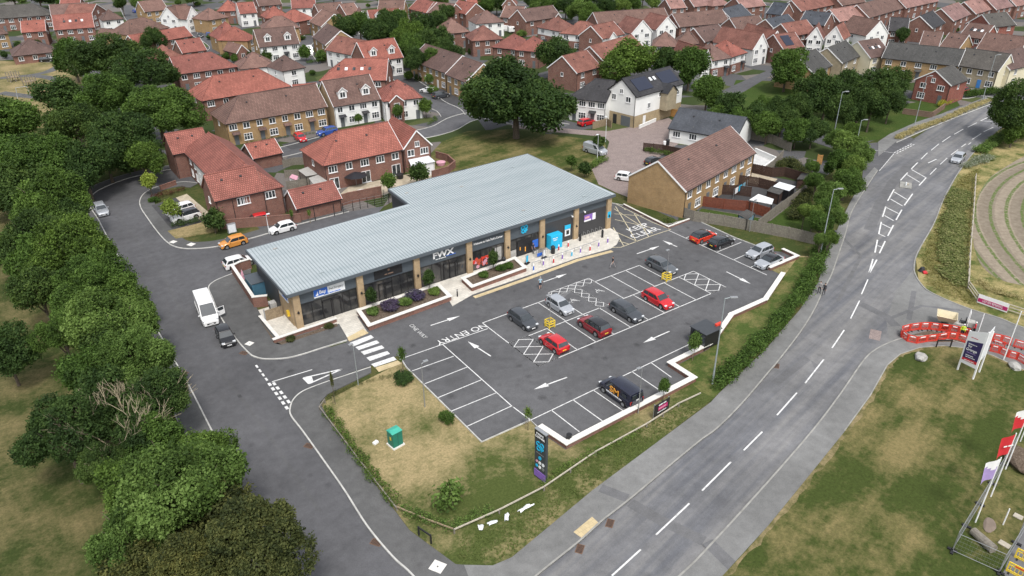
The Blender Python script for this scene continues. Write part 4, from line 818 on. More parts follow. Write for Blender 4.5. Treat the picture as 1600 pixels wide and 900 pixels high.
    for k_ in range(sky):
        x = Wd*(.2+.6*(k_+.5)/sky); y = D*.25; zz = eh+y*k
        MB().box((x, y, zz+.08), (.7, .9, .08), M=Matrix.Rotation(math.atan(k), 3, 'X')).build('skylight', 'screen_white' if k_ % 2 else 'glass_dark', r)
    if solar and not ax:
        k2 = rise/(Wd/2); an = math.atan(k2); Ry = Matrix.Rotation(an, 3, 'Y')
        for (f0, f1) in ((.10, .40), (.62, .95)):
            MB().box((Wd*.76, D*(f0+f1)/2, zt-(Wd*.26)*k2+.14), (Wd*.42, D*(f1-f0), .06), M=Ry).build('solar_panel', 'solar', r)
        for f0 in (.46, .54): MB().box((Wd*.70, D*f0, zt-(Wd*.20)*k2+.12), (.9, .7, .08), M=Ry).build('skylight', 'screen_white', r)
        bay = MB().box((Wd+.9, D*.62, 4.4), (1.8, 3.6, 4.0)).add([(Wd+1.8, D*.62-1.8, 6.4), (Wd+1.8, D*.62+1.8, 6.4), (Wd+1.8, D*.62, 7.9)], [(0, 1, 2)]).build('gable_bay', 'brick_stone', e)
        R4 = MB(); plate(R4, [(Wd+2.1, D*.62-2.05, 6.25), (Wd-1.5, D*.62-2.05, 6.25), (Wd-2.2, D*.62, 7.95), (Wd+2.1, D*.62, 7.95)], .1); plate(R4, [(Wd+2.1, D*.62+2.05, 6.25), (Wd-1.5, D*.62+2.05, 6.25), (Wd-2.2, D*.62, 7.95), (Wd+2.1, D*.62, 7.95)], .1); R4.build('gable_roof', rf, bay)
        MB().box((Wd*.70, -.03, 1.1), (2.5, .12, 2.2)).build('garage_door', 'door_grey', e); MB().box((Wd*.32, -.03, 1.05), (1.0, .12, 2.1)).build('door', 'black_trim', e)
        window(e, Wd, D*.28, 4.1, 1.0, 1.2, rz=math.radians(90)); window(e, Wd, D*.9, 5.0, 1.0, .8, rz=math.radians(90)); MB().box((Wd+.03, D*.2, 1.1), (.1, .9, 2.1)).build('side_door', 'door_white', e)
    elif solar:
        for (f0, f1) in ((.08, .42), (.62, .95)) if solar == 2 else ((.2, .6),):
            MB().box((Wd*(f0+f1)/2, D*.24, eh+D*.24*k+.14), (Wd*(f1-f0), D*.42, .06), M=Matrix.Rotation(math.atan(k), 3, 'X')).build('solar_panel', 'solar', r)
    if front_gable:
        for (fx, fw, gm_) in front_gable:
            x = Wd*fx; rs = fw*.42; zt2 = eh+rs
            gb = MB().box((x, -.55, eh/2), (fw, 1.1, eh)).add([(x-fw/2, -1.1, eh), (x+fw/2, -1.1, eh), (x, -1.1, zt2)], [(0, 1, 2)]).build('gable_bay', gm_, e)
            R3 = MB(); yb3 = min(D/2, rs/k); plate(R3, [(x-fw/2-.25, -1.3, eh-.25*rs/(fw/2)), (x, -1.3, zt2), (x, yb3, zt2), (x-fw/2-.25, -.1, eh-.25*rs/(fw/2))], .12); plate(R3, [(x+fw/2+.25, -1.3, eh-.25*rs/(fw/2)), (x, -1.3, zt2), (x, yb3, zt2), (x+fw/2+.25, -.1, eh-.25*rs/(fw/2))], .12); R3.build('gable_roof', rf, gb)
            tb = MB(); tb.bar((x-fw/2-.25, -1.32, eh-.35), (x, -1.32, zt2-.07), .06, .2); tb.bar((x+fw/2+.25, -1.32, eh-.35), (x, -1.32, zt2-.07), .06, .2); tb.build('gable_bargeboard', 'upvc', gb)
            if timber:
                tm = MB(); [tm.box((x+q*fw*.14, -1.125, eh+rs*(.4-.12*abs(q))), (.12, .04, rs*.7*(1-.22*abs(q)))) for q in (-2, -1, 0, 1, 2)]; tm.box((x, -1.13, eh+.05), (fw, .04, .14)); tm.build('timber_framing', 'black_trim', gb)
            window(e, x, -1.1, zu if wins else eh-1.1, 1.3, 1.2, bars=2); window(e, x, -1.1, 1.4, 1.6, 1.3, bars=2)
    return e
# ---- nearest houses
def absorb(main, sub):
    Mi = (Matrix.Translation(main.location) @ Matrix.Rotation(main.rotation_euler.z, 4, 'Z')).inverted() @ Matrix.Translation(sub.location) @ Matrix.Rotation(sub.rotation_euler.z, 4, 'Z')
    for ch in list(sub.children):
        mb_ = Matrix.LocRotScale(ch.location, ch.rotation_euler, ch.scale); ch.parent = main; ch.matrix_basis = Mi @ mb_
    bpy.data.objects.remove(sub)
def px_of(x, y, z):
    c = np.array([x, y, z-CAM_H]); return 800+F_PX*c.dot(RT)/c.dot(FW), 450+F_PX*c.dot(DN)/c.dot(FW)
def hw(label, x0, y0, x1, y1, eh, **k): return house(label, *px_of(x0, y0, eh), *px_of(x1, y1, eh), eh, **k)
big = hw('big red tiled L-shaped house beside the left road bend with two wings facing the road', 26.0, 113.1, 34.1, 113.05, 4.9, depth=29, roof='hy', rise=3.35, nw=2, ground=False, sidewins=0)
absorb(big, hw('w', 23.6, 113.06, 31.2, 113.02, 4.9, depth=7, roof='gx', rise=2.9, nw=1, ground=False, barge='brick_red', sidewins=1))
absorb(big, hw('w', 24.0, 140.5, 30.5, 140.5, 4.9, depth=7, roof='gx', rise=2.7, nw=0, wins=False, barge='brick_red'))
for k_ in range(6): window(big, 0, 9.5+k_*3.1, 3.6, 1.1, 1.1, rz=math.radians(-90), bars=1); window(big, 0, 9.5+k_*3.1, 1.4, 1.3, 1.3, rz=math.radians(-90), bars=2)
MB().box((-.03, 16.5, 2.6), (.06, 9.0, 4.4)).build('white_render_panel', 'render_white', big)
house('red brick terrace of three with red hip roof, behind the metal roofed store', 505.8, 257, 628, 231.7, eh=4.9, depth=10.5, roof='hlx', nw=5, patio=True, rise=3.7)
house('narrow red brick end house with white edged gable facing the store', 630.5, 231.5, 672.5, 223.7, eh=4.9, depth=10.8, roof='gy', nw=2, rise=2.9, patio=False, ground=False)
house('small red roofed brick garage nearest behind the store', 463, 324, 531.7, 308, eh=2.5, depth=5.5, wins=False, rise=2.0, name='garage', cat='garage')
house('brick garage with red roof joined beyond the big L-shaped house', 395.6, 246.6, 440, 237, eh=2.5, depth=6, wins=False, rise=1.9, name='garage', cat='garage')
house('long buff brick terrace with plum tiled roof beside the keep clear bay', 1071, 296.7, 1179, 236.7, eh=4.8, depth=10.4, wall='brick_orange', rf='roof_plum', nw=8, rise=3.6, porch=0, sidewins=0)
house('white bungalow with dark slate gable roof behind the buff terrace', 1045.6, 199, 1150, 216, eh=3.0, depth=10, wall='render_white', rf='roof_slate', rise=2.9, nw=4, barge='black_trim', fascia='black_trim')
house('tall white three storey house with solar panels and stone brick base', 949, 140, 994, 150, eh=7.0, depth=17, roof='gy', wall='render_white', rf='roof_charcoal', lower='brick_cladding_stone', rise=3.0, nw=2, barge='black_trim', solar=2, ground=False)
house('white house with charcoal hip roof left of the solar panel house', 889, 151, 947, 158, eh=5.2, depth=9.5, roof='hlx', wall='render_white', rf='roof_charcoal', nw=4, porch=1, barge='black_trim')
house('white rendered house with brown roof and two dormers behind the red terrace', 521, 165, 593, 153, eh=5.0, depth=9.5, wall='render_white', gable='brick_buff', rf='roof_brown', dormers=2, nw=4, porch=1, rise=4.4)
house('white house with red hip roof at the cul-de-sac corner', 600, 157, 659, 151, eh=4.9, depth=9, roof='hx', wall='render_white', nw=3, front_gable=[(0.3, 3, 'brick_red')])
house('brick house with red roof and small skylights behind the two dormered one', 500, 125, 603, 124, eh=4.9, depth=11, roof='hlx', sky=5, nw=4)
house('white house with bright red roof and two dormers near the wood', 572.5, 96, 629, 88, eh=5.0, depth=9.5, wall='render_white', gable='brick_red', dormers=2, nw=4, porch=1, rise=4.3)
house('white terrace with brown and red roof left of the red dormered house', 509, 77, 560, 87, eh=4.8, depth=9, wall='render_white', rf='roof_rust', nw=4)
house('long buff brick terrace with brown roof beside the big oak', 641, 93, 697, 113, eh=4.8, depth=10, wall='brick_orange', rf='roof_brown', nw=6, ends=None, roof='gx', doors='door_white')
house('second buff block stepping down from the terrace beside the big oak', 697, 115, 728, 127, eh=4.8, depth=10, wall='brick_orange', rf='roof_brown', nw=3)
house('buff brick terrace with long plum brown roof and white porches', 352, 192, 510, 165, eh=4.9, depth=10, roof='hlx', wall='brick_orange', rf='roof_brown', nw=8, porch=1, rise=3.8)
house('long red brick house with red hip roof behind the buff terrace', 316, 156, 452, 133, eh=4.9, depth=10, roof='hx', nw=6, rise=3.8)
house('red brick terrace with red roof beside the tall trees on the left', 277, 115, 370, 103, eh=4.9, depth=9.5, roof='hrx', nw=5)
house('white house with brown roof and two small dormers left of centre', 405, 72.5, 467, 66.5, eh=5.0, depth=9, wall='render_white', gable='brick_orange', rf='roof_brown', dormers=2, nw=4, porch=1, rise=4.2)
house('small white house with brown hip roof and diamond window', 441, 110, 475, 104, eh=4.9, depth=8, roof='hx', wall='render_white', rf='roof_brown', nw=1)
house('white walled house with plum hip roof above the red brick terrace', 375, 107, 429, 101.5, eh=4.9, depth=8.5, roof='hx', wall='render_white', rf='roof_plum', nw=3)
house('brown hip roofed house just above the white dormered one', 411, 46, 467, 42, eh=4.9, depth=9, roof='hx', wall='brick_orange', rf='roof_plum', nw=3)
house('buff gabled house with brown roof by the motorhome', 489, 57, 509, 69.5, eh=4.9, depth=10, wall='brick_orange', rf='roof_brown', nw=2)
house('buff gabled house with plum roof above the motorhome', 484, 33, 502, 41, eh=4.9, depth=10, wall='brick_orange', rf='roof_plum', nw=2)
house('small red roofed annex between the white dormered houses', 460, 150, 497, 147, eh=2.6, depth=6, wins=False, rise=2)
house('orange buff block with long dark grey roof and white garage doors', 1379, 89, 1497, 102, eh=4.9, depth=9, wall='brick_orange', rf='roof_grey', nw=5, garage=1, porch=1, gable='brick_orange')
house('stone coloured house with dark roof and bright blue door', 1492, 100, 1560, 110.5, eh=4.9, depth=9.5, wall='brick_stone', gable='render_cream', rf='roof_grey', nw=4, doors='door_blue')
house('bright red brick gabled house beside the main road verge', 1431, 123, 1486, 132.5, eh=4.9, depth=9, roof='gy', wall='brick_bright', rf='roof_grey', nw=2, rise=2.6)
house('buff house with grey ribbed roof above the dark conifers, left one', 1271, 114, 1299, 101, eh=4.8, depth=9.5, wall='brick_orange', rf='roof_grey', nw=2, gable='brick_orange')
house('stone walled house with grey roof above the dark conifers, right one', 1316, 97.5, 1344, 85.5, eh=4.8, depth=9, wall='brick_stone', rf='roof_grey', nw=2)
house('cream rendered house with brown roof above the conifers', 1360, 89.5, 1392, 84, eh=4.8, depth=9.5, wall='render_cream', rf='roof_brown', nw=2, sky=4)
house('buff house with brown roof in the upper right, left of pair', 1437, 70, 1466, 72.5, eh=4.8, depth=9, wall='brick_orange', rf='roof_brown', nw=2)
house('buff house with brown roof in the upper right, right of pair with open gable', 1469, 72, 1498, 76, eh=4.8, depth=9, wall='brick_orange', rf='roof_brown', nw=2)
house('broad brown roofed house above the blue door house', 1527, 75, 1592, 83, eh=4.8, depth=10, wall='brick_stone', rf='roof_brown', nw=4)
house('low brown roof with four small skylights in the upper right', 1500, 55, 1537, 60, eh=4.8, depth=9, wall='brick_bright', rf='roof_brown', nw=2, sky=4)
house('brick gable end house with dark roof at the upper right edge', 1550, 42, 1587, 38, eh=4.8, depth=9, rf='roof_grey', nw=2, wall='brick_bright')
house('cream house at the far right edge beside the tree', 1578, 108, 1620, 98, eh=4.8, depth=9, wall='render_cream', rf='roof_brown', nw=2)
house('brick house with brown gable roof and caravan beside it', 822, 33, 876, 25, eh=4.9, depth=9, rf='roof_brown', nw=3, front_gable=[(0.85, 3, 'brick_red')])
house('white house with rounded red hip roof left of the row by the oak', 840, 41.5, 874, 48, eh=4.9, depth=8, roof='hx', wall='render_white', rf='roof_rust', lower='brick_red', nw=2)
house('white upper floored house with red hip roof and porch above the oak', 876, 51, 929, 55.5, eh=4.9, depth=9, roof='hx', wall='render_white', lower='brick_red', rf='roof_rust', nw=3, porch=1)
house('long dark brown terrace roof beneath the distant green hedge', 935, 38, 1046, 30, eh=4.9, depth=9, rf='roof_brown', nw=6)
house('white fronted house with red roof and steep front gable', 941, 60, 975, 52, eh=4.9, depth=9, wall='render_white', gable='brick_red', rf='roof_rust', nw=2, front_gable=[(0.35, 3.6, 'render_white')])
house('white gable fronted house with slate hung peak, left of pair', 987, 51.5, 1019, 48.5, eh=4.9, depth=10, roof='gy', wall='render_white', rf='roof_rust', rise=3.6, nw=2)
house('white gable fronted house with slate hung peak, right of pair', 1026, 45.5, 1057, 42.5, eh=4.9, depth=10, roof='gy', wall='render_white', rf='roof_rust', rise=3.6, nw=2)
house('long brick terrace with dark brown roof, upper middle right', 1062, 41.5, 1140, 34, eh=4.9, depth=9.5, rf='roof_brown', nw=6)
house('house with slate blue roof and white edged brick gable', 1145, 31.5, 1174, 22.5, eh=4.9, depth=9, rf='roof_slate', nw=2)
house('pinkish brown hip roofed house between the gabled pair and the oak wood', 1020, 71, 1056, 72, eh=4.9, depth=9, roof='hx', rf='roof_plum', nw=2)
house('brown hip roofed brick house right of the pinkish hip roof', 1057, 66.5, 1091, 67.5, eh=4.9, depth=8.5, roof='hx', rf='roof_brown', nw=2)
house('brick house with brown roof and white edged left gable, above the row of bays', 1101, 64.5, 1138, 57.5, eh=4.9, depth=9, rf='roof_brown', nw=3)
house('brown roofed brick house behind the white double fronted one', 1153, 48, 1198, 43, eh=4.9, depth=9, rf='roof_brown', nw=3)
house('long brick terrace with rust red roof behind the round trees', 901, 113, 938, 103, eh=4.9, depth=9.5, rf='roof_rust', nw=2)
house('rust red roof terrace continuing up behind the round trees', 944, 96, 1008, 76, eh=4.9, depth=9.5, rf='roof_rust', nw=4)
house('white gabled house with red roof peeping above the dark trees', 1096, 97, 1111, 95.5, eh=4.9, depth=14, roof='gy', wall='render_white', rf='roof_rust', rise=3.2, nw=1)
house('white bay fronted house with rust roof, left of the pair by the lane', 1112, 94, 1142, 89, eh=4.9, depth=9, roof='hx', wall='render_white', lower='brick_red', rf='roof_plum', nw=2, porch=1)
house('white bay fronted house with coral roof, right of the pair by the lane', 1143, 88, 1166, 81, eh=4.9, depth=9, roof='hx', wall='render_white', lower='brick_red', rf='roof_red', nw=2, porch=1)
house('large white gable fronted house with rust roof at the lane top', 1177, 76, 1200, 72, eh=4.9, depth=15, roof='gy', wall='render_white', rf='roof_rust', rise=3.8, nw=2)
house('white gable fronted house with rust roof, next along to the right', 1200, 70, 1222, 68, eh=4.9, depth=14, roof='gy', wall='render_white', rf='roof_rust', rise=3.8, nw=2)
house('red roofed house carrying a dark solar array', 1224, 76, 1256, 72, eh=4.9, depth=9, rf='roof_rust', nw=2, solar=1)
house('white house with black timbered gable, left of pair', 1261, 59, 1286, 60.5, eh=4.9, depth=9, roof='gy', wall='render_white', rf='roof_rust', rise=3.3, nw=2)
house('white house with black timbered gable, right of pair', 1290, 58, 1317, 60.5, eh=4.9, depth=9, roof='gy', wall='render_white', rf='roof_rust', rise=3.4, nw=2)
house('brown roofed house with white gable and slate hung peak facing right', 1354, 55, 1388, 51.5, eh=4.9, depth=11, roof='gy', wall='render_white', rf='roof_brown', rise=4, nw=2)
house('house with near black roof and brick gable bay, upper right', 1389, 47, 1418, 48.5, eh=4.9, depth=9, rf='roof_charcoal', nw=2, front_gable=[(0.8, 3.2, 'brick_red')])
house('dark slate roofed brick house right of the near black roof', 1457, 43.5, 1476, 34.5, eh=4.9, depth=9, rf='roof_charcoal', nw=2)
house('end house of the pink roofed row, nearest one', 1490, 32, 1516, 21.5, eh=4.9, depth=9.5, rf='roof_pink', nw=3)
house('second house of the pink roofed row going up to the right', 1525, 21, 1551, 13, eh=4.9, depth=9.5, rf='roof_pink', nw=3)
house('third house of the pink roofed row near the top edge', 1557, 14.5, 1583, 9, eh=4.9, depth=9.5, rf='roof_pink', nw=3)
house('fourth house of the pink roofed row at the top right corner', 1588, 9, 1615, 4, eh=4.9, depth=9.5, rf='roof_pink', nw=3)
house('long brick terrace with brown roof, upper right centre', 1358, 27, 1412, 11.5, eh=4.9, depth=10, rf='roof_brown', nw=5)
house('long pinkish brick terrace at the top edge, right of centre', 1416, 12, 1466, 1, eh=4.9, depth=9, rf='roof_pink', nw=5)
house('pinkish roofed brick gabled house in the upper right', 1312, 33, 1356, 25, eh=4.9, depth=9, rf='roof_pink', nw=3)
house('blue slate roofed brick house with white edged gable, upper right', 1249, 35, 1288, 39, eh=4.9, depth=9, rf='roof_slate', nw=3)
house('grey slate roofed house above the timbered pair, left', 1214, 49, 1248, 40.5, eh=4.9, depth=9, rf='roof_slate', nw=2)
house('slate roofed house near the top edge left of the brick rows', 1198, 20, 1221, 22.5, eh=4.9, depth=9, rf='roof_slate', nw=2)
house('rust roofed house behind the timbered pair', 1236, 56, 1275, 49, eh=4.9, depth=8.5, rf='roof_rust', nw=3)
house('brick terrace row at the top edge, centre right', 1252, 17, 1305, 6, eh=4.9, depth=9, rf='roof_rust', nw=5)
house('brick terrace at the top edge left of the slate roofs', 1160, 12, 1196, 8, eh=4.9, depth=9, rf='roof_pink', nw=3)
house('brick house with pale pink roof beneath the hedge, left', 1048, 13, 1072, 11, eh=4.9, depth=8, rf='roof_pink', nw=2)
house('brick house with pale pink roof beneath the hedge, right', 1085, 10, 1112, 7, eh=4.9, depth=8, rf='roof_pink', nw=2)
house('pink hip roofed house at the upper centre right', 1113, 9, 1140, 6, eh=4.9, depth=8, roof='hx', rf='roof_pink', nw=2)
house('brick row at the top edge with white bargeboards, far right centre', 1316, 8, 1352, 2, eh=4.9, depth=9, rf='roof_brown', nw=4)
house('red roofed white fronted house at the top, left of centre', 456, 12.5, 493, 11, eh=4.9, depth=9, wall='render_white', gable='brick_red', nw=3)
house('brick gabled house at the top edge left of the red roofed white one', 405, 9, 440, 6, eh=4.9, depth=9, rf='roof_brown', nw=3)
house('red hip roofed house above the brown hip roof', 416, 28, 452, 25, eh=4.9, depth=9, roof='hx', nw=2)
house('red hip roofed brick house right of the small lane', 455, 35, 491, 28.5, eh=4.9, depth=9, roof='hx', rf='roof_red', nw=2)
house('brown roofed row house left of the white gable, top', 500, 23, 541, 19, eh=4.9, depth=9, rf='roof_brown', nw=3)
house('plum roofed row house beside the white gable, top', 541, 23, 563, 20.5, eh=4.9, depth=9, rf='roof_plum', nw=2)
house('small white gable fronted house above the wood', 558, 31, 576, 30, eh=4.9, depth=10, roof='gy', wall='render_white', rf='roof_plum', rise=3, nw=1)
house('red roofed white row directly above the wood', 580, 34, 629, 30.5, eh=4.9, depth=9, wall='render_white', nw=4, dormers=2)
house('brown roofed house at the top edge above the red row', 590, 17, 630, 17, eh=4.9, depth=9, rf='roof_brown', nw=3, wall='brick_orange')
house('red roofed brick row near the top edge, middle', 639, 13, 667, 19.5, eh=4.9, depth=9, nw=3)
house('brown roofed brick row stepping right from the red one', 667, 19.5, 700, 23, eh=4.9, depth=9, rf='roof_plum', nw=3)
house('red gabled house above the small dark tree, top', 702, 16, 728, 21.5, eh=4.9, depth=9, nw=2)
house('square brick house with brown hip roof right of the wood', 697, 52, 733, 48.5, eh=4.9, depth=10, roof='hx', rf='roof_plum', nw=2)
house('brown hip roofed house behind its parked white van', 738, 63, 785, 60, eh=4.9, depth=9.5, roof='hx', rf='roof_rust', nw=3)
house('red hip roofed house just left of the oak top', 770, 72.5, 812, 77, eh=4.9, depth=9, roof='hx', rf='roof_red', nw=2)
house('white walled house with brown hip roof, upper centre', 744, 36.5, 787, 33.5, eh=4.9, depth=9, roof='hx', wall='render_white', rf='roof_plum', nw=3)
house('brick gabled house left of the parked caravan', 782, 26, 812, 28, eh=4.9, depth=9, rf='roof_plum', nw=2)
house('coral hip roofed house behind the oak crown, left', 806, 77, 842, 80, eh=4.9, depth=9, roof='hx', rf='roof_red', nw=2)
house('small house at the top edge above the dark wood, red roof', 730, 6, 760, 5, eh=4.9, depth=9, rf='roof_red', nw=2)
house('small brick house with white gable at the top edge centre', 785, 7, 806, 7, eh=4.9, depth=9, roof='gy', rf='roof_rust', rise=3, nw=1)
house('long grey brown roofed brick terrace at the top left corner', -6, 28.5, 80, 22.5, eh=4.9, depth=10, roof='hrx', rf='roof_grey', nw=6)
house('small red roofed brick house in front of the grey terrace, top left', 34, 50, 71, 47.5, eh=4.9, depth=8, nw=2)
house('red roofed brick terrace with four round skylights, top left', 85, 46, 147, 41.5, eh=4.9, depth=9.5, nw=4, sky=4, rise=3.9)
house('plum roofed brick terrace behind the skylight terrace', 80, 24, 140, 20, eh=4.9, depth=9, rf='roof_plum', nw=4)
house('brick gabled house with white edge beside the white hip house', 141, 24, 166, 16, eh=4.9, depth=10, roof='gy', rf='roof_rust', rise=3.2, nw=2)
house('white house with brown hip roof, top left', 160, 31.5, 192, 28.5, eh=4.9, depth=8, roof='hx', wall='render_white', rf='roof_brown', nw=2)
house('red roofed house at the very top left of centre', 93, 11, 124, 10, eh=4.9, depth=8, nw=2)
house('buff brick house cut by the left edge near the bungalow', -8, 54, 11.5, 51.5, eh=4.9, depth=9, roof='hx', wall='brick_orange', rf='roof_brown', nw=1)
house('brown hip roofed bungalow with dark open garage beside the park', 20, 87, 86, 80, eh=2.7, depth=11, roof='hx', rf='roof_brown', wins=True, nw=3, rise=3.4)
house('buff house with brown hip roof above the tall trees', 203, 54, 263, 42, eh=4.6, depth=10, roof='hx', wall='brick_orange', rf='roof_brown', nw=3)
house('small buff gabled house at the foot of the white hip house', 173, 58, 196, 53, eh=2.8, depth=7, roof='gy', wall='brick_orange', rf='roof_brown', nw=1, rise=2)
house('brown roofed house at the top edge left of the white gables', 226, 18, 262, 14, eh=4.9, depth=9, rf='roof_plum', nw=3, wall='brick_orange')
house('white gable fronted house with brown roof, left of two at the top', 250, 27, 277, 28.5, eh=4.9, depth=10, roof='gy', wall='render_white', rf='roof_brown', rise=3.6, nw=2)
house('narrow white gable fronted house with brown roof, right of two at the top', 292, 29, 312, 25.5, eh=4.9, depth=10, roof='gy', wall='render_white', rf='roof_plum', rise=3.8, nw=2)
house('red roofed brick house at the top, right of the white gables', 339, 17, 371, 16, eh=4.9, depth=9, roof='hx', nw=2)
house('brick gabled house with red roof left of the top lane', 375, 21, 401, 19, eh=4.9, depth=9, wall='render_white', nw=2, roof='gx')
house('plum hip roofed house beside the upper road', 325, 31, 356, 26, eh=4.9, depth=9, roof='hx', rf='roof_plum', wall='brick_orange', nw=2)
house('large red hip roofed house right of the upper road', 345, 62, 384, 57.5, eh=4.6, depth=12, roof='hx', wall='brick_orange', nw=2)
house('red hip roofed house joined right of the large red hip', 386, 63, 399, 58, eh=4.6, depth=10, roof='hx', wall='brick_orange', nw=1)
house('rust red hip roofed house behind the tall left trees', 247, 95, 287, 89, eh=4.9, depth=9, roof='hx', rf='roof_rust', nw=2)
house('low red roof joined right of the rust red hip', 285, 82, 322, 77, eh=3.4, depth=8, nw=2)
house('red roofed range beside the small dark tree', 213, 70, 300, 55, eh=3.2, depth=7, nw=4)
house('small brown roofed house with white edged gable near the white plum house', 370, 82, 388, 79, eh=2.6, depth=8, roof='gy', rf='roof_plum', rise=2, nw=1)

# ================================================================== VEGETATION
def crown_mesh(name, seed, nl=11, nc=1500, q=9, leaf=.05, lobe=.42, flat=.85, core=.62, top=False, spread=.75):
    """leaf-quads grouped in clumps over the surface of several lobes, unit radius"""
    r = np.random.RandomState(seed)
    d = r.normal(size=(nl, 3)); d /= np.linalg.norm(d, axis=1)[:, None]; d[:, 2] = np.abs(d[:, 2])*1.25-.42
    L = d*r.uniform(.38, .86, (nl, 1))*np.array([spread*1.15, spread*1.15, flat*.8]); L[0] = (0, 0, .15)
    LR = r.uniform(.55, 1.3, nl)*lobe; LR[0] = lobe*1.35
    k = r.randint(0, nl, nc); n = r.normal(size=(nc, 3)); n /= np.linalg.norm(n, axis=1)[:, None]
    P = L[k]+n*(LR[k]*r.uniform(.72, 1.05, nc))[:, None]
    # drop clumps buried deep in other lobes
    dist = np.linalg.norm(P[:, None, :]-L[None], axis=2)/LR[None]; keep = (np.sort(dist, axis=1)[:, 0] > .62); P = P[keep]; n = n[keep]; nc = len(P)
    c = np.repeat(P, q, axis=0); nn = np.repeat(n, q, axis=0)
    off = r.normal(size=c.shape)*leaf*1.6; c = c+off
    a = nn*.55+r.normal(size=c.shape)*.75+np.array([0, 0, .45]); a /= np.linalg.norm(a, axis=1)[:, None]
    t = np.cross(a, r.normal(size=c.shape)); t /= np.linalg.norm(t, axis=1)[:, None]; b = np.cross(a, t)
    s = (leaf*r.uniform(.55, 1.15, (len(c), 1)))
    V = np.stack([c-t*s-b*s*.6, c+t*s-b*s*.6, c+t*s+b*s*.6, c-t*s+b*s*.6], 1).reshape(-1, 3)
    nf = len(c)
    me = bpy.data.meshes.new(name); me.vertices.add(nf*4); me.vertices.foreach_set('co', V.astype(np.float32).ravel())
    me.loops.add(nf*4); me.loops.foreach_set('vertex_index', np.arange(nf*4, dtype=np.int32)); me.polygons.add(nf)
    me.polygons.foreach_set('loop_start', np.arange(0, nf*4, 4, dtype=np.int32)); me.polygons.foreach_set('loop_total', np.full(nf, 4, dtype=np.int32)); me.update(calc_edges=True)
    tn = np.clip(np.repeat(.5*r.uniform(0, 1, nl)[k[keep]]+.5*r.uniform(0, 1, nc)+.22*P[:, 2]*0, q)+r.uniform(-.15, .15, nf), 0, 1)
    at = me.attributes.new('tint', 'FLOAT', 'FACE'); at.data.foreach_set('value', tn.astype(np.float32))
    return me
def blob_into(me, core, seed): pass
CR = {'big': [crown_mesh('crown', s, 26, 5200, 11, .0205, .27, .88) for s in (1, 2, 3, 4)], 'mid': [crown_mesh('crown', s, 17, 2300, 10, .033, .33, .92) for s in (11, 12, 13)],
      'small': [crown_mesh('crown', s, 6, 420, 7, .095, .45, 1.0) for s in (21, 22)], 'bush': [crown_mesh('crown', s, 8, 600, 8, .07, .42, .8) for s in (31, 32)], 'sapling': [crown_mesh('crown', s, 7, 120, 6, .10, .34, 1.0) for s in (41, 42)]}
# trunks of unit height
def trunk_mesh(limbs, seed, r0=.05):
    rr = random.Random(seed); mb = MB(); mb.tube((0, 0, 0), (0, 0, .55), r0, r0*.6, n=8)
    for k in range(limbs):
        a = 2*math.pi*k/limbs+rr.random(); z = .35+.2*rr.random(); e_ = (math.cos(a)*.32, math.sin(a)*.32, z+.3+.15*rr.random()); mb.tube((0, 0, z), e_, r0*.5, r0*.16, n=5)
        f_ = (e_[0]*1.4+.05*rr.random(), e_[1]*1.4, e_[2]+.12); mb.tube(e_, f_, r0*.17, r0*.05, n=4)
    mb.tube((0, 0, .55), (.03, .02, .95), r0*.6, r0*.12, n=6)
    o = mb.build('trunk', 'bark', uv=False); me = o.data; bpy.data.objects.remove(o); return me
TR = [trunk_mesh(6, 1), trunk_mesh(5, 2), trunk_mesh(3, 3, .022)]
_lm = {}
def leafy(me, mat):
    k = (me.name, mat)
    if k not in _lm: c = me.copy(); c.name = 'crown'; c.materials.clear(); c.materials.append(M[mat]); _lm[k] = c
    return _lm[k]
TRN = random.Random(5)
def tree(label, px, py, rp, kind='mid', leaf='leaf_mid', hc=None, sq=1.0, group=None, name='broadleaf_tree', cat='tree', R=None, vr=None, dup=True):
    """crown centre seen at px,py with radius rp pixels; hc = height of the crown centre"""
    hc = hc if hc is not None else 6
    g = G(px, py, hc); R = R or rp*mpp(px, py, hc)
    e = empty(name, (g.x, g.y, 0), TRN.random()*6.28, label, cat, group)
    R *= 1.10; v = vr or min(R*1.0, hc*1.0)*sq
    inst(TR[2 if kind == 'sapling' else TRN.randrange(2)], 'trunk', e, (0, 0, 0), 0, (R*1.15, R*1.15, (hc+v*.35)))
    ms = CR[kind]; inst(leafy(ms[TRN.randrange(len(ms))], leaf), 'crown', e, (0, 0, hc), TRN.random()*6.28, (R/.96, R/.96, v/.9))
    return e
def bush(label, px, py, R, leaf='leaf_mid', h=None, group=None, name='shrub', cat='shrub', kind='bush'):
    g = G(px, py); h = h or R*.9
    e = empty(name, (g.x, g.y, 0), TRN.random()*6.28, label, cat, group)
    inst(TR[2], 'stem', e, (0, 0, 0), 0, (h, h, h)); inst(leafy(CR[kind][TRN.randrange(len(CR[kind]))], leaf), 'foliage', e, (0, 0, h*.5), 0, (R, R, h*.62)); return e
LD, LM, LB, LO = 'leaf_dark', 'leaf_mid', 'leaf_bright', 'leaf_olive'
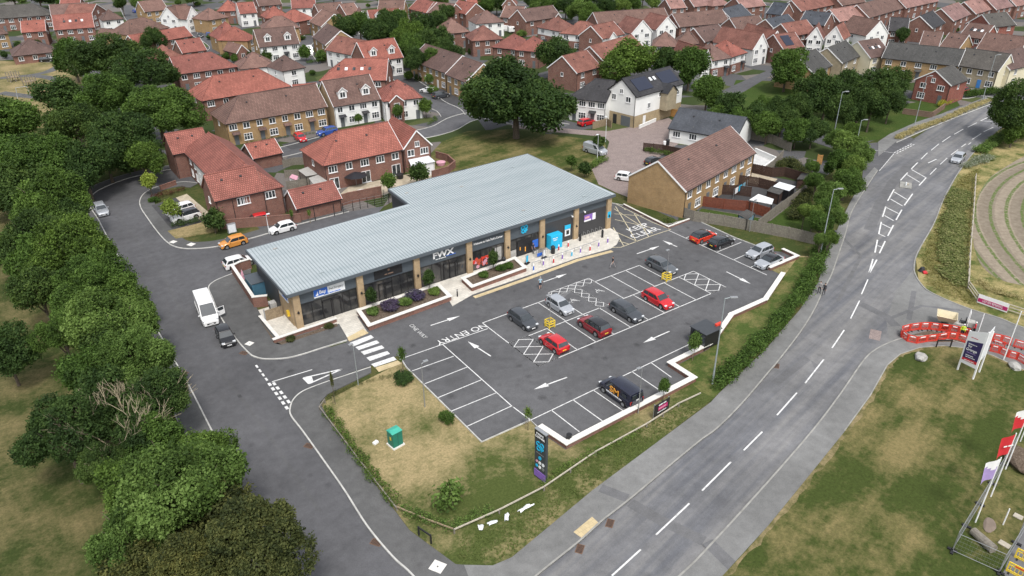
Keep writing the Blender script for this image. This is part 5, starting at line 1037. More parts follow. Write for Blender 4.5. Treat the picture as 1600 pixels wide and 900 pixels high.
for a in [('broad dark green tree at the top of the left tree belt', 160, 92, 62, 'big', LD, 8), ('lighter tree at the upper left edge of the tree belt, near the bungalow', 112, 88, 30, 'mid', LM, 7), ('dark rounded tree against the red brick terrace', 222, 112, 52, 'big', LD, 7),
          ('mid green tree in the middle of the upper tree belt', 165, 150, 55, 'big', LM, 7), ('dense tree overhanging the gap beside the tall lamp on the left', 245, 172, 58, 'big', LM, 7), ('dark tree low in the upper belt above the pavement bend', 200, 215, 58, 'big', LD, 6.5), ('dark tree at the west side of the upper belt', 122, 200, 48, 'big', LD, 6.5),
          ('tree at the park edge beside the dry mown common', 28, 196, 46, 'mid', LM, 6), ('dark bush like tree cut by the left edge above the belt', 4, 178, 26, 'mid', LD, 4), ('tall tree behind the pavement bend, left of the silver car', 62, 255, 62, 'big', LM, 7), ('dark tree between the two left mid belt trees', 130, 262, 40, 'mid', LD, 6),
          ('large tree left of the silver car on the bend', 78, 318, 66, 'big', LM, 7), ('dark lower tree under the bend, left belt', 42, 372, 55, 'big', LD, 6), ('bright topped tree beside the left road, just under the silver car', 108, 390, 62, 'big', LM, 6.5), ('leafy tree at the road edge left of the orange car', 142, 440, 58, 'big', LM, 6.5),
          ('dark tree on the west side of the belt at mid height', 62, 455, 42, 'mid', LD, 5.5), ('large bright tree across the road from the white van', 172, 498, 68, 'big', LB, 7), ('mid green tree west of the bright one by the white van', 96, 520, 42, 'big', LM, 6), ('bright green tree at the road edge across from the black hatchback', 205, 560, 62, 'big', LB, 6.5),
          ('dark leaved tree right of the dead tree by the kerb', 238, 628, 62, 'big', LD, 6), ('very dark tree left of the dead tree', 98, 672, 66, 'big', LD, 6), ('dark tree directly below the dead tree', 168, 722, 46, 'big', LD, 4.8), ('dark tree cut by the left edge, standing alone on the grass', 8, 548, 42, 'mid', LD, 4.5),
          ('largest bright green tree near the bottom left', 285, 752, 98, 'big', LB, 8), ('bright green lower tree left of the largest one', 205, 828, 66, 'big', LB, 6), ('olive dark tree at the bottom, leaning over the road', 398, 838, 84, 'big', LO, 7.5), ('olive brown tree at the bottom left of the road', 300, 885, 72, 'big', LO, 6.5), ('low olive bushy tree at the bottom edge, furthest left', 205, 908, 55, 'mid', LO, 4)]:
    tree(*a)
for i, (x, y, r, lf) in enumerate([(100, 150, 40, LD), (165, 245, 42, LD), (225, 250, 30, LM), (30, 300, 50, LD), (20, 250, 45, LM), (105, 345, 38, LD), (60, 410, 45, LM), (155, 400, 30, LM), (120, 480, 45, LM), (170, 545, 45, LD), (130, 590, 45, LM), (185, 610, 48, LD), (150, 640, 45, LD), (240, 690, 45, LM), (205, 755, 45, LM), (330, 800, 60, LO), (255, 610, 35, LD), (190, 460, 35, LM), (330, 705, 40, LM), (215, 690, 40, LD)]):
    tree('leafy tree filling the continuous belt between the left park and the road', x, y, r, 'mid', lf, 5, group='trees of the left roadside belt')
tree('large spreading oak behind the metal roofed store', 806, 152, 92, 'big', LD, hc=8.6, sq=1.25, name='oak_tree'); 
for a in [('rounded green tree right behind the oak', 866, 92, 34, 'mid', LD, 6), ('round bright topped tree above the charcoal roofed white house', 980, 96, 45, 'mid', LM, 6), ('dark tree between the round trees and the solar house', 1040, 98, 26, 'mid', LD, 6), ('green tree beyond the solar panel roof', 1078, 105, 34, 'mid', LM, 6),
          ('bushy tree beside the grey lamp right of the solar house', 1105, 145, 30, 'mid', LM, 5), ('low tree behind the slate roofed bungalow', 1140, 168, 26, 'mid', LD, 4.5), ('small dark tree in front of the plum roofed house, top', 699, 22, 15, 'mid', LD, 5), ('small dark tree above the rust red hip roofs on the left', 240, 60, 17, 'mid', LD, 5),
          ('round tree between white house and stone house, upper right', 1410, 55, 13, 'mid', LD, 4), ('rounded tree left of the grey ribbed roofs', 1230, 106, 32, 'mid', LM, 6)]:
    tree(*a)
gw = 'trees of the wood between the estates'
for i, (x, y, r) in enumerate([(540, 46, 22), (562, 40, 22), (588, 52, 24), (612, 44, 24), (636, 55, 24), (660, 44, 24), (684, 36, 20), (640, 76, 22), (664, 70, 24), (690, 58, 18), (622, 32, 18), (652, 92, 18), (700, 78, 18), (676, 90, 16), (604, 30, 16)]):
    tree('dark green tree in the wood between the dormered houses and brown hip roofs', x, y, r, 'mid', [LD, LM, LD][i % 3], 6, group=gw, name='woodland_tree')
gw = 'trees of the distant hedge line'
for i, (x, y, r) in enumerate([(760, 10, 16), (776, 4, 16), (842, 8, 14), (862, 10, 16), (884, 12, 18), (905, 18, 20), (925, 22, 18), (948, 14, 18), (970, 10, 16), (990, 6, 14), (830, 2, 12), (1020, 2, 12), (905, -2, 18), (940, -4, 18), (1050, -2, 12), (730, -2, 14), (860, -4, 14), (1005, -8, 14), (1090, -6, 10), (60, -4, 22), (20, -6, 22), (100, 2, 14), (190, 6, 10), (215, 6, 10), (690, 2, 12), (1245, -6, 14), (300, -8, 14), (360, -8, 14), (420, -10, 14), (520, -10, 16), (600, -12, 16), (1150, -12, 16), (1330, -14, 14), (1430, -16, 14), (1530, -16, 14)]):
    tree('distant green tree in the hedge line along the top of the view', x, y, r, 'mid', [LM, LD, LB][i % 3], 5, group=gw, name='distant_tree')
gw = 'dark evergreens above the junction'
for i, (x, y, r) in enumerate([(1262, 148, 28), (1292, 152, 32), (1322, 140, 30), (1345, 158, 30), (1378, 138, 30), (1400, 130, 22), (1310, 175, 26), (1362, 170, 26), (1248, 170, 24), (1392, 158, 20), (1283, 128, 18)]):
    tree('dense dark evergreen in the clump between the junction and the grey roofed houses', x, y, r, 'mid', LD, 5, group=gw, name='evergreen_tree', sq=1.15)
gw = 'hedge trees left of the junction'
for i, (x, y, r) in enumerate([(1152, 188, 20), (1178, 182, 24), (1200, 198, 26), (1222, 188, 24), (1245, 205, 22), (1270, 205, 22), (1120, 178, 16), (1212, 168, 18), (1190, 165, 16)]):
    tree('mid green tree in the thicket behind the bungalow fence', x, y, r, 'mid', [LM, LD][i % 2], 3.6, group=gw, name='thicket_tree')
gw = 'roadside thicket trees'
for i, (x, y, r) in enumerate([(1325, 232, 30), (1345, 240, 20), (1310, 255, 24), (1322, 285, 24), (1300, 305, 24), (1332, 262, 22), (1290, 330, 22), (1282, 352, 22), (1305, 338, 16), (1272, 335, 16), (1296, 372, 14), (1275, 285, 16), (1258, 330, 13), (1310, 218, 18), (1330, 205, 15), (1268, 262, 13), (1283, 375, 12)]):
    tree('leafy tree in the thicket between the grey garden fence and the main road', x, y, r, 'mid', [LB, LB, LM, LM][i % 4], 3.2, group=gw, name='roadside_tree')
for a in [('large dark tree overhanging the main road at the right edge', 1602, 168, 50, 'big', LD, 7), ('dark bushy tree below the overhanging one at the right edge', 1585, 208, 22, 'mid', LM, 3)]: tree(*a)
# garden and street trees
for lab, x, y, r, k, lf, hc in [('small lime green tree on the island pavement, upper', 232, 284, 12, 'small', 'leaf_lime', 2.6), ('small lime green tree in front of the white parked cars', 267, 326, 13, 'small', 'leaf_lime', 2.6), ('rounded green bush tree at the corner of the big L-shaped house', 333, 346, 15, 'small', LD, 2),
    ('young round tree in front of the white terrace house with red roof', 621, 174, 9, 'small', LM, 2.8), ('young round tree right of the white terrace house with red roof', 665, 166, 10, 'small', LM, 2.8), ('columnar shrub before the two dormered house', 560, 185, 6, 'small', LM, 2.2),
    ('small tree beside the dark umbrella behind the store', 607, 284, 12, 'small', LM, 3), ('low wide tree beside the white conservatory', 655, 270, 14, 'small', LD, 2.4), ('small green tree by the white vans near the hill lane', 477, 82, 9, 'small', LM, 2.6), ('yellowish tree in front of the buff terrace', 670, 124, 7, 'small', LB, 2.5),
    ('small tree beside the garage lane near the white dormered house', 502, 88, 8, 'small', LB, 2), ('small dark tree by the grey van on the common', 936, 222, 9, 'small', LD, 2.2), ('bushy small tree on the common nearer the oak', 893, 252, 8, 'small', LM, 2), ('lower bush tree on the common above the store roof', 914, 264, 10, 'small', LD, 1.6),
    ('round shrub tree at the foot of the white plum house', 417, 90, 8, 'small', LD, 2)]:
    tree(lab, x, y, r, k, lf, hc, name='small_tree')
def sapling(label, bx, by, h=3.0, leaf=LM, w=.55):
    g = G(bx, by); e = empty('young_tree', (g.x, g.y, 0), TRN.random()*6, label, 'young tree'); MB().tube((0, 0, 0), (0, 0, h*.8), .035, .02, n=6).build('trunk', 'bark', e); inst(leafy(CR['small' if w > .5 else 'sapling'][0], leaf), 'crown', e, (0, 0, h*.66), 0, (w, w, h*.36)); MB().tube((.25, 0, 0), (.25, 0, 1.0), .03, n=6).build('stake', 'timber', e)
sapling('young dark tree in the lavender planter, left one', 582.7, 486, 3.3, LD, .75); sapling('young dark tree behind the lavender planter, right one', 672, 458, 3.4, LD, .8); sapling('young dark tree in the smaller planter', 771, 429, 3.6, LD, .85)
sapling('thin young tree at the corner of the dry lawn by the zebra crossing', 631, 590, 4.2, LM, .5); sapling('bare thin sapling near the entry road on the dry lawn', 524, 632, 4.3, LO, .22); sapling('thin young tree at the lower corner of the car park', 825, 672, 2.9, LB, .5)
sapling('young leafy tree beside the black work van', 1035, 628, 3.0, LM, .6); sapling('young leafy tree beside the black trolley shelter', 1083, 562, 3.5, LB, .8); sapling('small sapling against the buff terrace gable', 1051, 330, 2.6, LM, .5); sapling('small sapling beside the brick garage behind the store', 485, 348, 2.4, LB, .4); sapling('spindly sapling near the wall by the white mini', 458, 352, 2.8, LM, .35)
for a in [('round green shrub beneath the sapling by the zebra crossing', 628, 593, 1.35, LD, .8), ('small shrub near the lower left parking bays', 696, 659, .9, LM, 1.2), ('light feathery shrub near the timber rail at the bottom of the lawn', 707, 790, 1.7, LB, 2.3, None, 'shrub', 'shrub', 'sapling'), ('low shrub at the corner of the bin island', 240, 316, 1.0, LM, .9)]: bush(*a)
def hedge(label, pts, w=1.0, h=1.0, leaf=LM, step=.7, name='hedge', red=None):
    P = W(pts); e = empty(name, (P[0].x, P[0].y, 0), 0, label, 'hedge'); rr = random.Random(len(label)); vs = []; cm = CR['bush'][0]
    n0 = len(cm.vertices)//4; co = np.zeros(len(cm.vertices)*3, dtype=np.float32); cm.vertices.foreach_get('co', co); co = co.reshape(-1, 4, 3)
    out = []; sub = np.random.RandomState(3)
    for a, b in zip(P, P[1:]):
        L = (b-a).length; k = max(1, int(L/step))
        for i in range(k):
            p = a.lerp(b, (i+.5)/k); s = rr.uniform(.8, 1.15); sel = co[sub.randint(0, n0, int(220*max(.5, w)))]
            an = rr.random()*6.28; R2 = np.array([[math.cos(an), -math.sin(an), 0], [math.sin(an), math.cos(an), 0], [0, 0, 1]])
            q = (sel*np.array([w*.62*s, w*.62*s, h*.6*s]))@R2.T+np.array([p.x-P[0].x+rr.uniform(-.1, .1), p.y-P[0].y+rr.uniform(-.1, .1), h*.5*s]); out.append(q)
    V = np.concatenate(out).reshape(-1, 3); nf = len(V)//4
    me = bpy.data.meshes.new('foliage'); me.vertices.add(nf*4); me.vertices.foreach_set('co', V.astype(np.float32).ravel()); me.loops.add(nf*4); me.loops.foreach_set('vertex_index', np.arange(nf*4, dtype=np.int32)); me.polygons.add(nf)
    me.polygons.foreach_set('loop_start', np.arange(0, nf*4, 4, dtype=np.int32)); me.polygons.foreach_set('loop_total', np.full(nf, 4, dtype=np.int32)); me.update(calc_edges=True)
    at = me.attributes.new('tint', 'FLOAT', 'FACE'); at.data.foreach_set('value', sub.uniform(0, 1, nf).astype(np.float32))
    me.materials.append(M[leaf]); o = bpy.data.objects.new('foliage', me); C.objects.link(o); o.parent = e; return e
hedge('long thick green hedge between the car park bank and the main road', [(1118, 606), (1160, 568), (1200, 528), (1232, 490), (1255, 455), (1272, 425), (1284, 395), (1298, 372)], 2.1, 1.6, LM, .75)
hedge('ragged green hedge inside the timber rail along the left of the dry lawn', [(508, 640), (540, 685), (580, 740), (620, 795)], 1.3, .9, LM)
hedge('green hedge inside the timber rail at the bottom of the lawn', [(628, 798), (665, 815), (705, 828), (745, 808), (770, 800)], 1.3, .9, LB); hedge('low green planting along the timber rail beneath the totem sign', [(845, 760), (880, 735), (930, 710), (975, 690), (1000, 672)], 1.0, .7, LB)
hedge('thin scrubby planting along the edge of the dry lawn by the entry road', [(512, 622), (550, 605), (590, 594), (622, 588)], .7, .5, LO)
hedge('reddish hedge in front of the big L-shaped house', [(238, 312), (262, 306), (288, 297)], 1.2, 1.1, 'leaf_red'); hedge('green hedge beside the white parked cars', [(270, 356), (300, 350), (325, 345)], 1.3, 1.1, LD); hedge('green hedge by the paved court above the store', [(925, 262), (945, 250)], 1.8, 1.0, LB); hedge('dark hedge against the brown fence by the paved court', [(1008, 238), (1040, 243), (1052, 247)], 1.3, 1.2, LM)
hedge('low hedge under the windows of the buff brick terrace', [(385, 227), (425, 218), (470, 212), (515, 207)], .9, .7, LD); hedge('dark bushy planting in the kerbed bed by the end pier', [(1035, 350), (1050, 348)], 1.4, .9, LD)
hedge('green hedge at the corner garden of the cul-de-sac', [(668, 196), (682, 190), (678, 184)], 1.0, .8, LM); hedge('hedge before the small white house near the motorhome', [(480, 100), (500, 96), (508, 92)], 1.4, 1.0, LM); hedge('green hedge along the upper road near the coral roofs', [(850, 80), (880, 84), (905, 78)], 1.2, 1.0, LM)
hedge('yellow flowering shrubs beside the bright red brick house', [(1468, 168), (1482, 160), (1494, 154)], 1.8, 1.4, 'leaf_yellow'); hedge('dark green hedge left of the blue door house garden', [(1506, 152), (1530, 150), (1555, 146)], 2.4, 1.8, LM)
hedge('straw coloured tall grass strip along the far side of the main road', [(1400, 218), (1430, 204), (1470, 190), (1510, 172), (1545, 158)], 1.8, .8, 'leaf_straw'); hedge('white flowering bushes at the right verge beside the silver car', [(1508, 262), (1525, 255), (1545, 248)], 2.4, 1.0, 'leaf_white')
hedge('green bramble bank at the right verge below the overhanging tree', [(1530, 240), (1555, 222), (1585, 205), (1600, 215)], 2.8, 1.3, LB); hedge('band of tall green weeds along the field rail', [(1500, 300), (1490, 345), (1487, 390), (1490, 440)], 3.2, .7, 'leaf_weed'); hedge('rough straw weeds between field and red banner', [(1530, 440), (1550, 455), (1590, 466)], 1.6, .6, 'leaf_straw')
hedge('bramble thicket behind the buff terrace gardens', [(1215, 262), (1235, 256), (1250, 270), (1262, 300), (1240, 345)], 2.4, 1.4, LO)
# planters
def plantrow(label, pts, leaf, r, h, z=.6):
    for i, (x, y) in enumerate(pts):
        g = G(x, y, z); e = empty('planter_shrub', (g.x, g.y, z), 0, label % ('first', 'second', 'third', 'fourth')[i], 'shrub'); inst(leafy(CR['bush'][i % 2], leaf), 'foliage', e, (0, 0, h*.4), 0, (r, r, h*.7)); inst(TR[2], 'stem', e, (0, 0, 0), 0, (h, h, h))
plantrow('bright green shrub in the lavender planter, %s from the left', [(584, 490), (636, 476), (680, 459)], LB, 1.0, .8); plantrow('purple lavender clump in the raised planter, %s from the left', [(612, 482), (652, 467)], 'leaf_lavender', 1.5, 1.0); plantrow('green shrub in the smaller raised planter, %s from the left', [(757, 432), (785, 422), (796, 418)], LM, .9, .7)
plantrow('dry brown green tuft in the bed below the forecourt wall, %s from the left', [(455, 532), (516, 512)], LO, .7, .5, .15)
# dead tree
g = G(200, 690, 0); g = G(203, 700, 2.5); e = empty('dead_tree', (g.x, g.y, 0), 0, 'bare pale dead tree standing among the dark trees', 'tree'); mb = MB(); rr = random.Random(12)
def branch(p, d, L, r, dep):
    q = p+d*L; mb.tube(p, q, r, r*.62, n=5, cap=False)
    if dep == 0: return
    for k in range(3 if dep > 1 else 2):
        a = Vector((rr.uniform(-1, 1), rr.uniform(-1, 1), rr.uniform(-.2, .75))); branch(q, (d*1.15+a*.75).normalized(), L*rr.uniform(.6, .85), r*.6, dep-1)
branch(Vector((0, 0, 0)), Vector((0, 0, 1)), 2.4, .2, 0); 
for k in range(8):
    a = k*.785; branch(Vector((0, 0, 2.2)), Vector((math.cos(a)*.75, math.sin(a)*.75, .75)).normalized(), 2.5, .13, 4)
mb.build('trunk', 'bark_dead', e, uv=False)
# estate garden shrubs
rr = random.Random(99); spots = []
for x, y in [(30, 75), (8, 92), (52, 60), (75, 62), (150, 62), (232, 52), (296, 60), (318, 48), (330, 62), (345, 78), (310, 75), (355, 92), (368, 98), (392, 92), (430, 55), (470, 62), (505, 98), (520, 95), (452, 92), (488, 118), (545, 92), (640, 125), (720, 60), (745, 70), (700, 95), (735, 85), (815, 58), (828, 50), (865, 60), (900, 62), (935, 70), (985, 66), (1000, 58), (1030, 55), (1072, 80), (1095, 75), (1125, 112), (1150, 106), (1190, 98), (1205, 90), (1160, 50), (1210, 60), (1230, 65), (1275, 80), (1300, 78), (1330, 75), (1345, 68), (1370, 70), (1400, 68), (1430, 60), (1480, 88), (1420, 38), (1440, 50), (1490, 50), (1530, 38), (1555, 32), (1325, 12), (1290, 12), (1230, 32), (1180, 30), (1100, 28), (1070, 55), (675, 145), (655, 125), (592, 140), (400, 135), (385, 118), (365, 125), (470, 45), (445, 48), (395, 38), (370, 35), (540, 15), (575, 12), (625, 8), (20, 48), (60, 72), (130, 58), (310, 10), (330, 2), (280, 8)]:
    bush('small green garden shrub between the houses of the estate', x, y, rr.uniform(.9, 2.1), rr.choice([LM, LD, LB, LM]), rr.uniform(1.2, 2.8), 'garden shrubs of the estate', name='garden_shrub')
# loose tall grass as stuff
def tufts(name, pts, n, h, mat, seed):
    P = W(pts); xs = [p.x for p in P]; ys = [p.y for p in P]; r = np.random.RandomState(seed); V = []
    def inside(x, y):
        c = False; j = len(P)-1
        for i in range(len(P)):
            if (P[i].y > y) != (P[j].y > y) and x < (P[j].x-P[i].x)*(y-P[i].y)/(P[j].y-P[i].y)+P[i].x: c = not c
            j = i
        return c
    m = 0
    while m < n:
        x = r.uniform(min(xs), max(xs)); y = r.uniform(min(ys), max(ys))
        if not inside(x, y): continue
        m += 1
        for k in range(3):
            a = r.uniform(0, 6.28); hh = h*r.uniform(.3, 1.0); w_ = .07; dx, dy = math.cos(a), math.sin(a); lx, ly = r.normal(0, .42*min(1, h*2), 2); ox, oy = r.normal(0, .08, 2)
            V += [(x+ox-dx*w_, y+oy-dy*w_, .02), (x+ox+dx*w_, y+oy+dy*w_, .02), (x+ox+lx, y+oy+ly, hh)]
    me = bpy.data.meshes.new(name); me.from_pydata(V, [], [(3*i, 3*i+1, 3*i+2) for i in range(len(V)//3)]); me.materials.append(M[mat]); o = bpy.data.objects.new(name, me); C.objects.link(o)
    tag(o, kind='stuff'); return o
tag(tufts('long_grass', [(1440, 400), (1465, 350), (1480, 315), (1500, 280), (1530, 262), (1520, 330), (1512, 400), (1512, 450), (1545, 470), (1520, 478), (1480, 462), (1448, 445)], 4200, .36, 'leaf_straw', 1), 'dry straw coloured long grass on the right verge', 'grass')
tag(tufts('rough_grass', [(720, 838), (850, 765), (1000, 668), (1095, 622), (1105, 628), (925, 765), (800, 868), (770, 880), (715, 878)], 1500, .14, 'leaf_weed', 2), 'rough short grass on the bank outside the timber rail', 'grass')

# ================================================================== VEHICLES
CT = {  # L, W, H, belt, hood z, x of windscreen base/top, roof rear, rear base, wheel r, axles
 'hatch': dict(L=4.0, W=1.74, H=1.48, zb=.93, zh=.92, xw0=.98, xw1=.30, xr1=-1.55, xr0=-1.90, wr=.32, ax=(1.25, -1.22)),
 'hatchm': dict(L=4.35, W=1.8, H=1.5, zb=.95, zh=.93, xw0=1.05, xw1=.30, xr1=-1.65, xr0=-2.08, wr=.33, ax=(1.38, -1.28)),
 'estate': dict(L=4.7, W=1.83, H=1.46, zb=.93, zh=.92, xw0=1.05, xw1=.25, xr1=-1.85, xr0=-2.25, wr=.34, ax=(1.48, -1.36)),
 'saloon': dict(L=4.6, W=1.82, H=1.44, zb=.93, zh=.92, xw0=1.0, xw1=.2, xr1=-1.05, xr0=-1.75, wr=.34, ax=(1.42, -1.35)),
 'suv': dict(L=4.5, W=1.86, H=1.66, zb=1.07, zh=1.05, xw0=1.0, xw1=.35, xr1=-1.75, xr0=-2.15, wr=.37, ax=(1.38, -1.32)),
 'van': dict(L=5.0, W=1.98, H=1.98, zb=1.18, zh=1.15, xw0=1.62, xw1=.80, xr1=-2.34, xr0=-2.46, wr=.34, ax=(1.52, -1.45)),
 'bigvan': dict(L=5.9, W=2.06, H=2.55, zb=1.25, zh=1.2, xw0=2.25, xw1=1.35, xr1=-2.86, xr0=-2.92, wr=.36, ax=(1.95, -1.75))}
def car(label, px, py, hd, typ='hatch', col='grey', cat='car', roofcol=None, group=None, glass_side=True, name=None, lift=.03, plate=True, h0=.6, dark_trim=False):
    p = CT[typ]; g = G(px, py, h0); L, Wd, H = p['L'], p['W'], p['H']; hl = L/2; hw = Wd/2
    van = typ in ('van', 'bigvan')
    e = empty(name or ('parked_van' if van else 'parked_car'), (g.x, g.y, lift), hd, label, cat, group)
    paint = 'car_'+col; axs = p['ax']; wr = p['wr']; ra = wr+.07
    xs = set(np.linspace(-hl, hl, 23)); 
    for a in axs: xs |= set(a+ra*math.cos(t_) for t_ in np.linspace(0, math.pi, 9))
    xs |= {p['xw0'], p['xr0'], -hl+.04, hl-.04, -hl+.12, hl-.12}; xs = sorted(xs); xs = [x for i, x in enumerate(xs) if i == 0 or x-xs[i-1] > .012]
    zb, zh = p['zb'], p['zh']
    top = [(-hl, zb*.78 if not van else zb*.98), (-hl+.06, zb*.93 if not van else zb), (p['xr0'], zb), (p['xw0'], zh), (hl-.75 if not van else hl-.35, zh*.94), (hl-.25, zh*.80), (hl-.05, zh*.66), (hl, zh*.55)]
    tx = [a for a, b in top]; tz = [b for a, b in top]
    V = []; ns = 9
    for x in xs:
        zt = float(np.interp(x, tx, tz)); zlo = .20
        for a in axs:
            if abs(x-a) < ra: zlo = max(zlo, wr+math.sqrt(max(0, ra*ra-(x-a)**2)))
        tt = max(0, abs(x)-(hl-.9))/.9; w_ = hw*(1-(.20 if x > 0 else .12)*tt**2.4)
        zm = max(zlo+.02, zt*.62); zm = min(zm, zt-.02)
        pr = [(w_*.965, zlo), (w_, zm), (w_*.985, zt-.07), (w_*.90, zt), (w_*.45, zt+.03)]
        for y, z in pr: V.append((x, -y, z))
        for y, z in pr[::-1]: V.append((x, y, z))
    m = 10; mb = MB(); F = []
    for i in range(len(xs)-1):
        for j in range(m-1): F.append((i*m+j, (i+1)*m+j, (i+1)*m+j+1, i*m+j+1))
    F.append(tuple(range(m))); F.append(tuple((len(xs)-1)*m+j for j in range(m-1, -1, -1)))
    F = [tuple(reversed(f)) for f in F] if False else F
    mb.add(V, F)
    # greenhouse
    def half(x, z):   # half width of the cabin
        t_ = (z-zb)/(H-zb); return hw*((.93-(.17 if not van else .055)*t_) - .05*max(0, (x-p['xw1'])/(p['xw0']-p['xw1']) if x > p['xw1'] else 0)*0)
    st = [(p['xr0'], zb-.02, p['xr0'], zb), ]
    cab = []
    xt = np.linspace(p['xr1'], p['xw1'], 5); xbm = np.linspace(p['xr0'], p['xw0'], 5)
    for k in range(5):
        xb_, xt_ = float(xbm[k]), float(xt[k]); zr = H-(.05 if k in (0, 4) else .0)
        cab += [(xb_, -half(xb_, zb), zb-.04), (xt_, -half(xt_, H)*.995, zr-.04), (xt_, -half(xt_, H)*.90, zr), (xt_, 0, zr+.015), (xt_, half(xt_, H)*.90, zr), (xt_, half(xt_, H)*.995, zr-.04), (xb_, half(xb_, zb), zb-.04)]
    F2 = []
    for k in range(4):
        for j in range(6): F2.append((k*7+j, (k+1)*7+j, (k+1)*7+j+1, k*7+j+1))
    F2 += [tuple(range(7)), tuple(4*7+j for j in range(6, -1, -1))]
    mb.add(cab, F2, 1 if roofcol else 0)
    body = mb.build('body', [paint, 'car_'+(roofcol or col)], e, smooth=False, uv=False)
    bm = bmesh.new(); bm.from_mesh(body.data); bmesh.ops.recalc_face_normals(bm, faces=bm.faces); bm.to_mesh(body.data); bm.free()
    bv = body.modifiers.new('bevel', 'BEVEL'); bv.width = .035; bv.segments = 2; bv.limit_method = 'ANGLE'; bv.angle_limit = math.radians(28)
    for pl in body.data.polygons: pl.use_smooth = True
    try: body.data.set_sharp_from_angle(angle=math.radians(40))
    except Exception: pass
    # windscreen, rear window
    def endglass(nm, x0, x1, s, z0=zb+.03, z1=H-.09):
        f0 = (z0-zb)/(H-zb); f1 = (z1-zb)/(H-zb); xa_ = x0+(x1-x0)*f0; xb_ = x0+(x1-x0)*f1; o_ = .03*s
        MB().quad((xa_+o_, -half(0, z0)*.90, z0), (xa_+o_, half(0, z0)*.90, z0), (xb_+o_, half(0, z1)*.86, z1), (xb_+o_, -half(0, z1)*.86, z1)).build(nm, 'car_glass', e, uv=False)
    endglass('windscreen', p['xw0'], p['xw1'], 1)
    if not van: endglass('rear_window', p['xr0'], p['xr1'], -1, zb+.08)
    else:
        for s in (-1, 1): MB().box((-(hl-.0)*1.0+.04 if typ == 'x' else p['xr0']-.02, s*.42, (zb+H)/2+.05), (.08, .62, .45)).build('rear_window', 'car_glass', e)
    # side windows
    spans = [(.06, .34), (.37, .70), (.73, .93)] if typ in ('estate', 'suv', 'hatchm') else [(.08, .42), (.45, .92)] if typ == 'hatch' else [(.12, .48), (.51, .90)] if typ == 'saloon' else [(.74, .93)]
    for s in (-1, 1):
        gm = MB()
        for a, b in spans:
            q = []
            for f_, z in ((a, zb+.04), (b, zb+.04), (b, H-.10), (a, H-.10)):
                t_ = (z-zb)/(H-zb); x = (p['xr0']+(p['xw0']-p['xr0'])*f_)*(1-t_)+(p['xr1']+(p['xw1']-p['xr1'])*f_)*t_
                q.append((x, s*(half(x, z)+.022), z))
            gm.add(q, [(0, 1, 2, 3)] if s < 0 else [(3, 2, 1, 0)])
        gm.build('side_window', 'car_glass', e, uv=False)
    for a in axs:
        for s in (-1, 1):
            y = s*(hw-.10); wo_ = MB().tube((a, y-.11*1, wr-lift*.0), (a, y+.11, wr), wr, n=18).build('wheel', 'rubber', e, uv=False)
            mb2 = MB(); yy = y+s*.112; mb2.tube((a, yy-.01*s, wr), (a, yy+.004*s, wr), wr*.64, n=14); rm = mb2.build('rim', 'rim_metal', wo_, uv=False)
    for s in (-1, 1):
        MB().box((hl-.20, s*hw*.70, zh*.72), (.26, .36, .15), rz=-s*.35).build('headlight', 'headlamp', e, bevel=.03)
        MB().box((-hl+.05, s*hw*.80, zb*.80 if not van else zb*.82), (.10, .24, .24 if not van else .42)).build('tail_light', 'tail_lamp', e, bevel=.02)
        MB().box((p['xw0']-.28, s*(hw+.08), zb+.06), (.12, .2, .14)).build('wing_mirror', paint if not dark_trim else 'black_plastic', e, bevel=.03)
    MB().box((hl-.02, 0, .42), (.06, Wd*.5, .2)).build('grille', 'black_plastic', e)
    MB().box((hl+.02, 0, .40), (.03, .5, .11)).build('front_number_plate', 'plate_white', e); MB().box((-hl-.01, 0, zb*.62 if not van else .5), (.03, .5, .11)).build('rear_number_plate', 'plate_yellow', e)
    MB().box((-hl+.06, 0, .30), (.12, Wd*.82, .14)).box((hl-.06, 0, .26), (.12, Wd*.78, .10)).build('bumper_trim', 'black_plastic', e) if False else MB().box((-hl+.045, 0, .31), (.12, Wd*.80, .16)).build('rear_bumper', 'black_plastic', e)
    MB().box((0, 0, .24), (L*.9, Wd*.8, .16)).build('underbody', 'black_plastic', e)
    return e
DN_ = -math.pi/2; UP_ = math.pi/2
car('dark grey hatchback in the left end of the double bay row', 817, 499, DN_, 'hatchm', 'dgrey'); car('white rounded small hatchback beside the disabled bays', 875, 477, DN_, 'hatch', 'silver'); car('bright red hatchback in the bay next to the hatched corner', 865, 535, UP_, 'hatch', 'red')
car('dark red crossover with black roof in the front bay row', 928, 509, UP_, 'suv', 'dred', roofcol='black'); car('dark grey estate car in the middle of the front bay row', 979, 486, DN_, 'estate', 'dgrey'); car('red hatchback in the front bay row, right of the grey estate', 1028, 467, DN_, 'hatchm', 'red'); car('silver grey hatchback parked in the upper bay row facing down', 1034, 415, DN_, 'estate', 'grey')
car('orange red hatchback with black glass roof in the upper right bays', 1099, 369, 0, 'hatchm', 'orange_red', roofcol='black'); car('black hatchback in the upper right bays beside the orange red one', 1127, 378, 0, 'hatchm', 'black'); car('silver hatchback in the upper right bays, facing the lot', 1187, 393, math.pi, 'hatchm', 'silver'); car('silver car with black glass at the end of the upper right bays', 1202, 408, math.pi, 'saloon', 'silver', roofcol='black')
smv = car('navy black work van with orange SM lettering in the lower bays', 969, 613, UP_, 'van', 'navy', 'van')
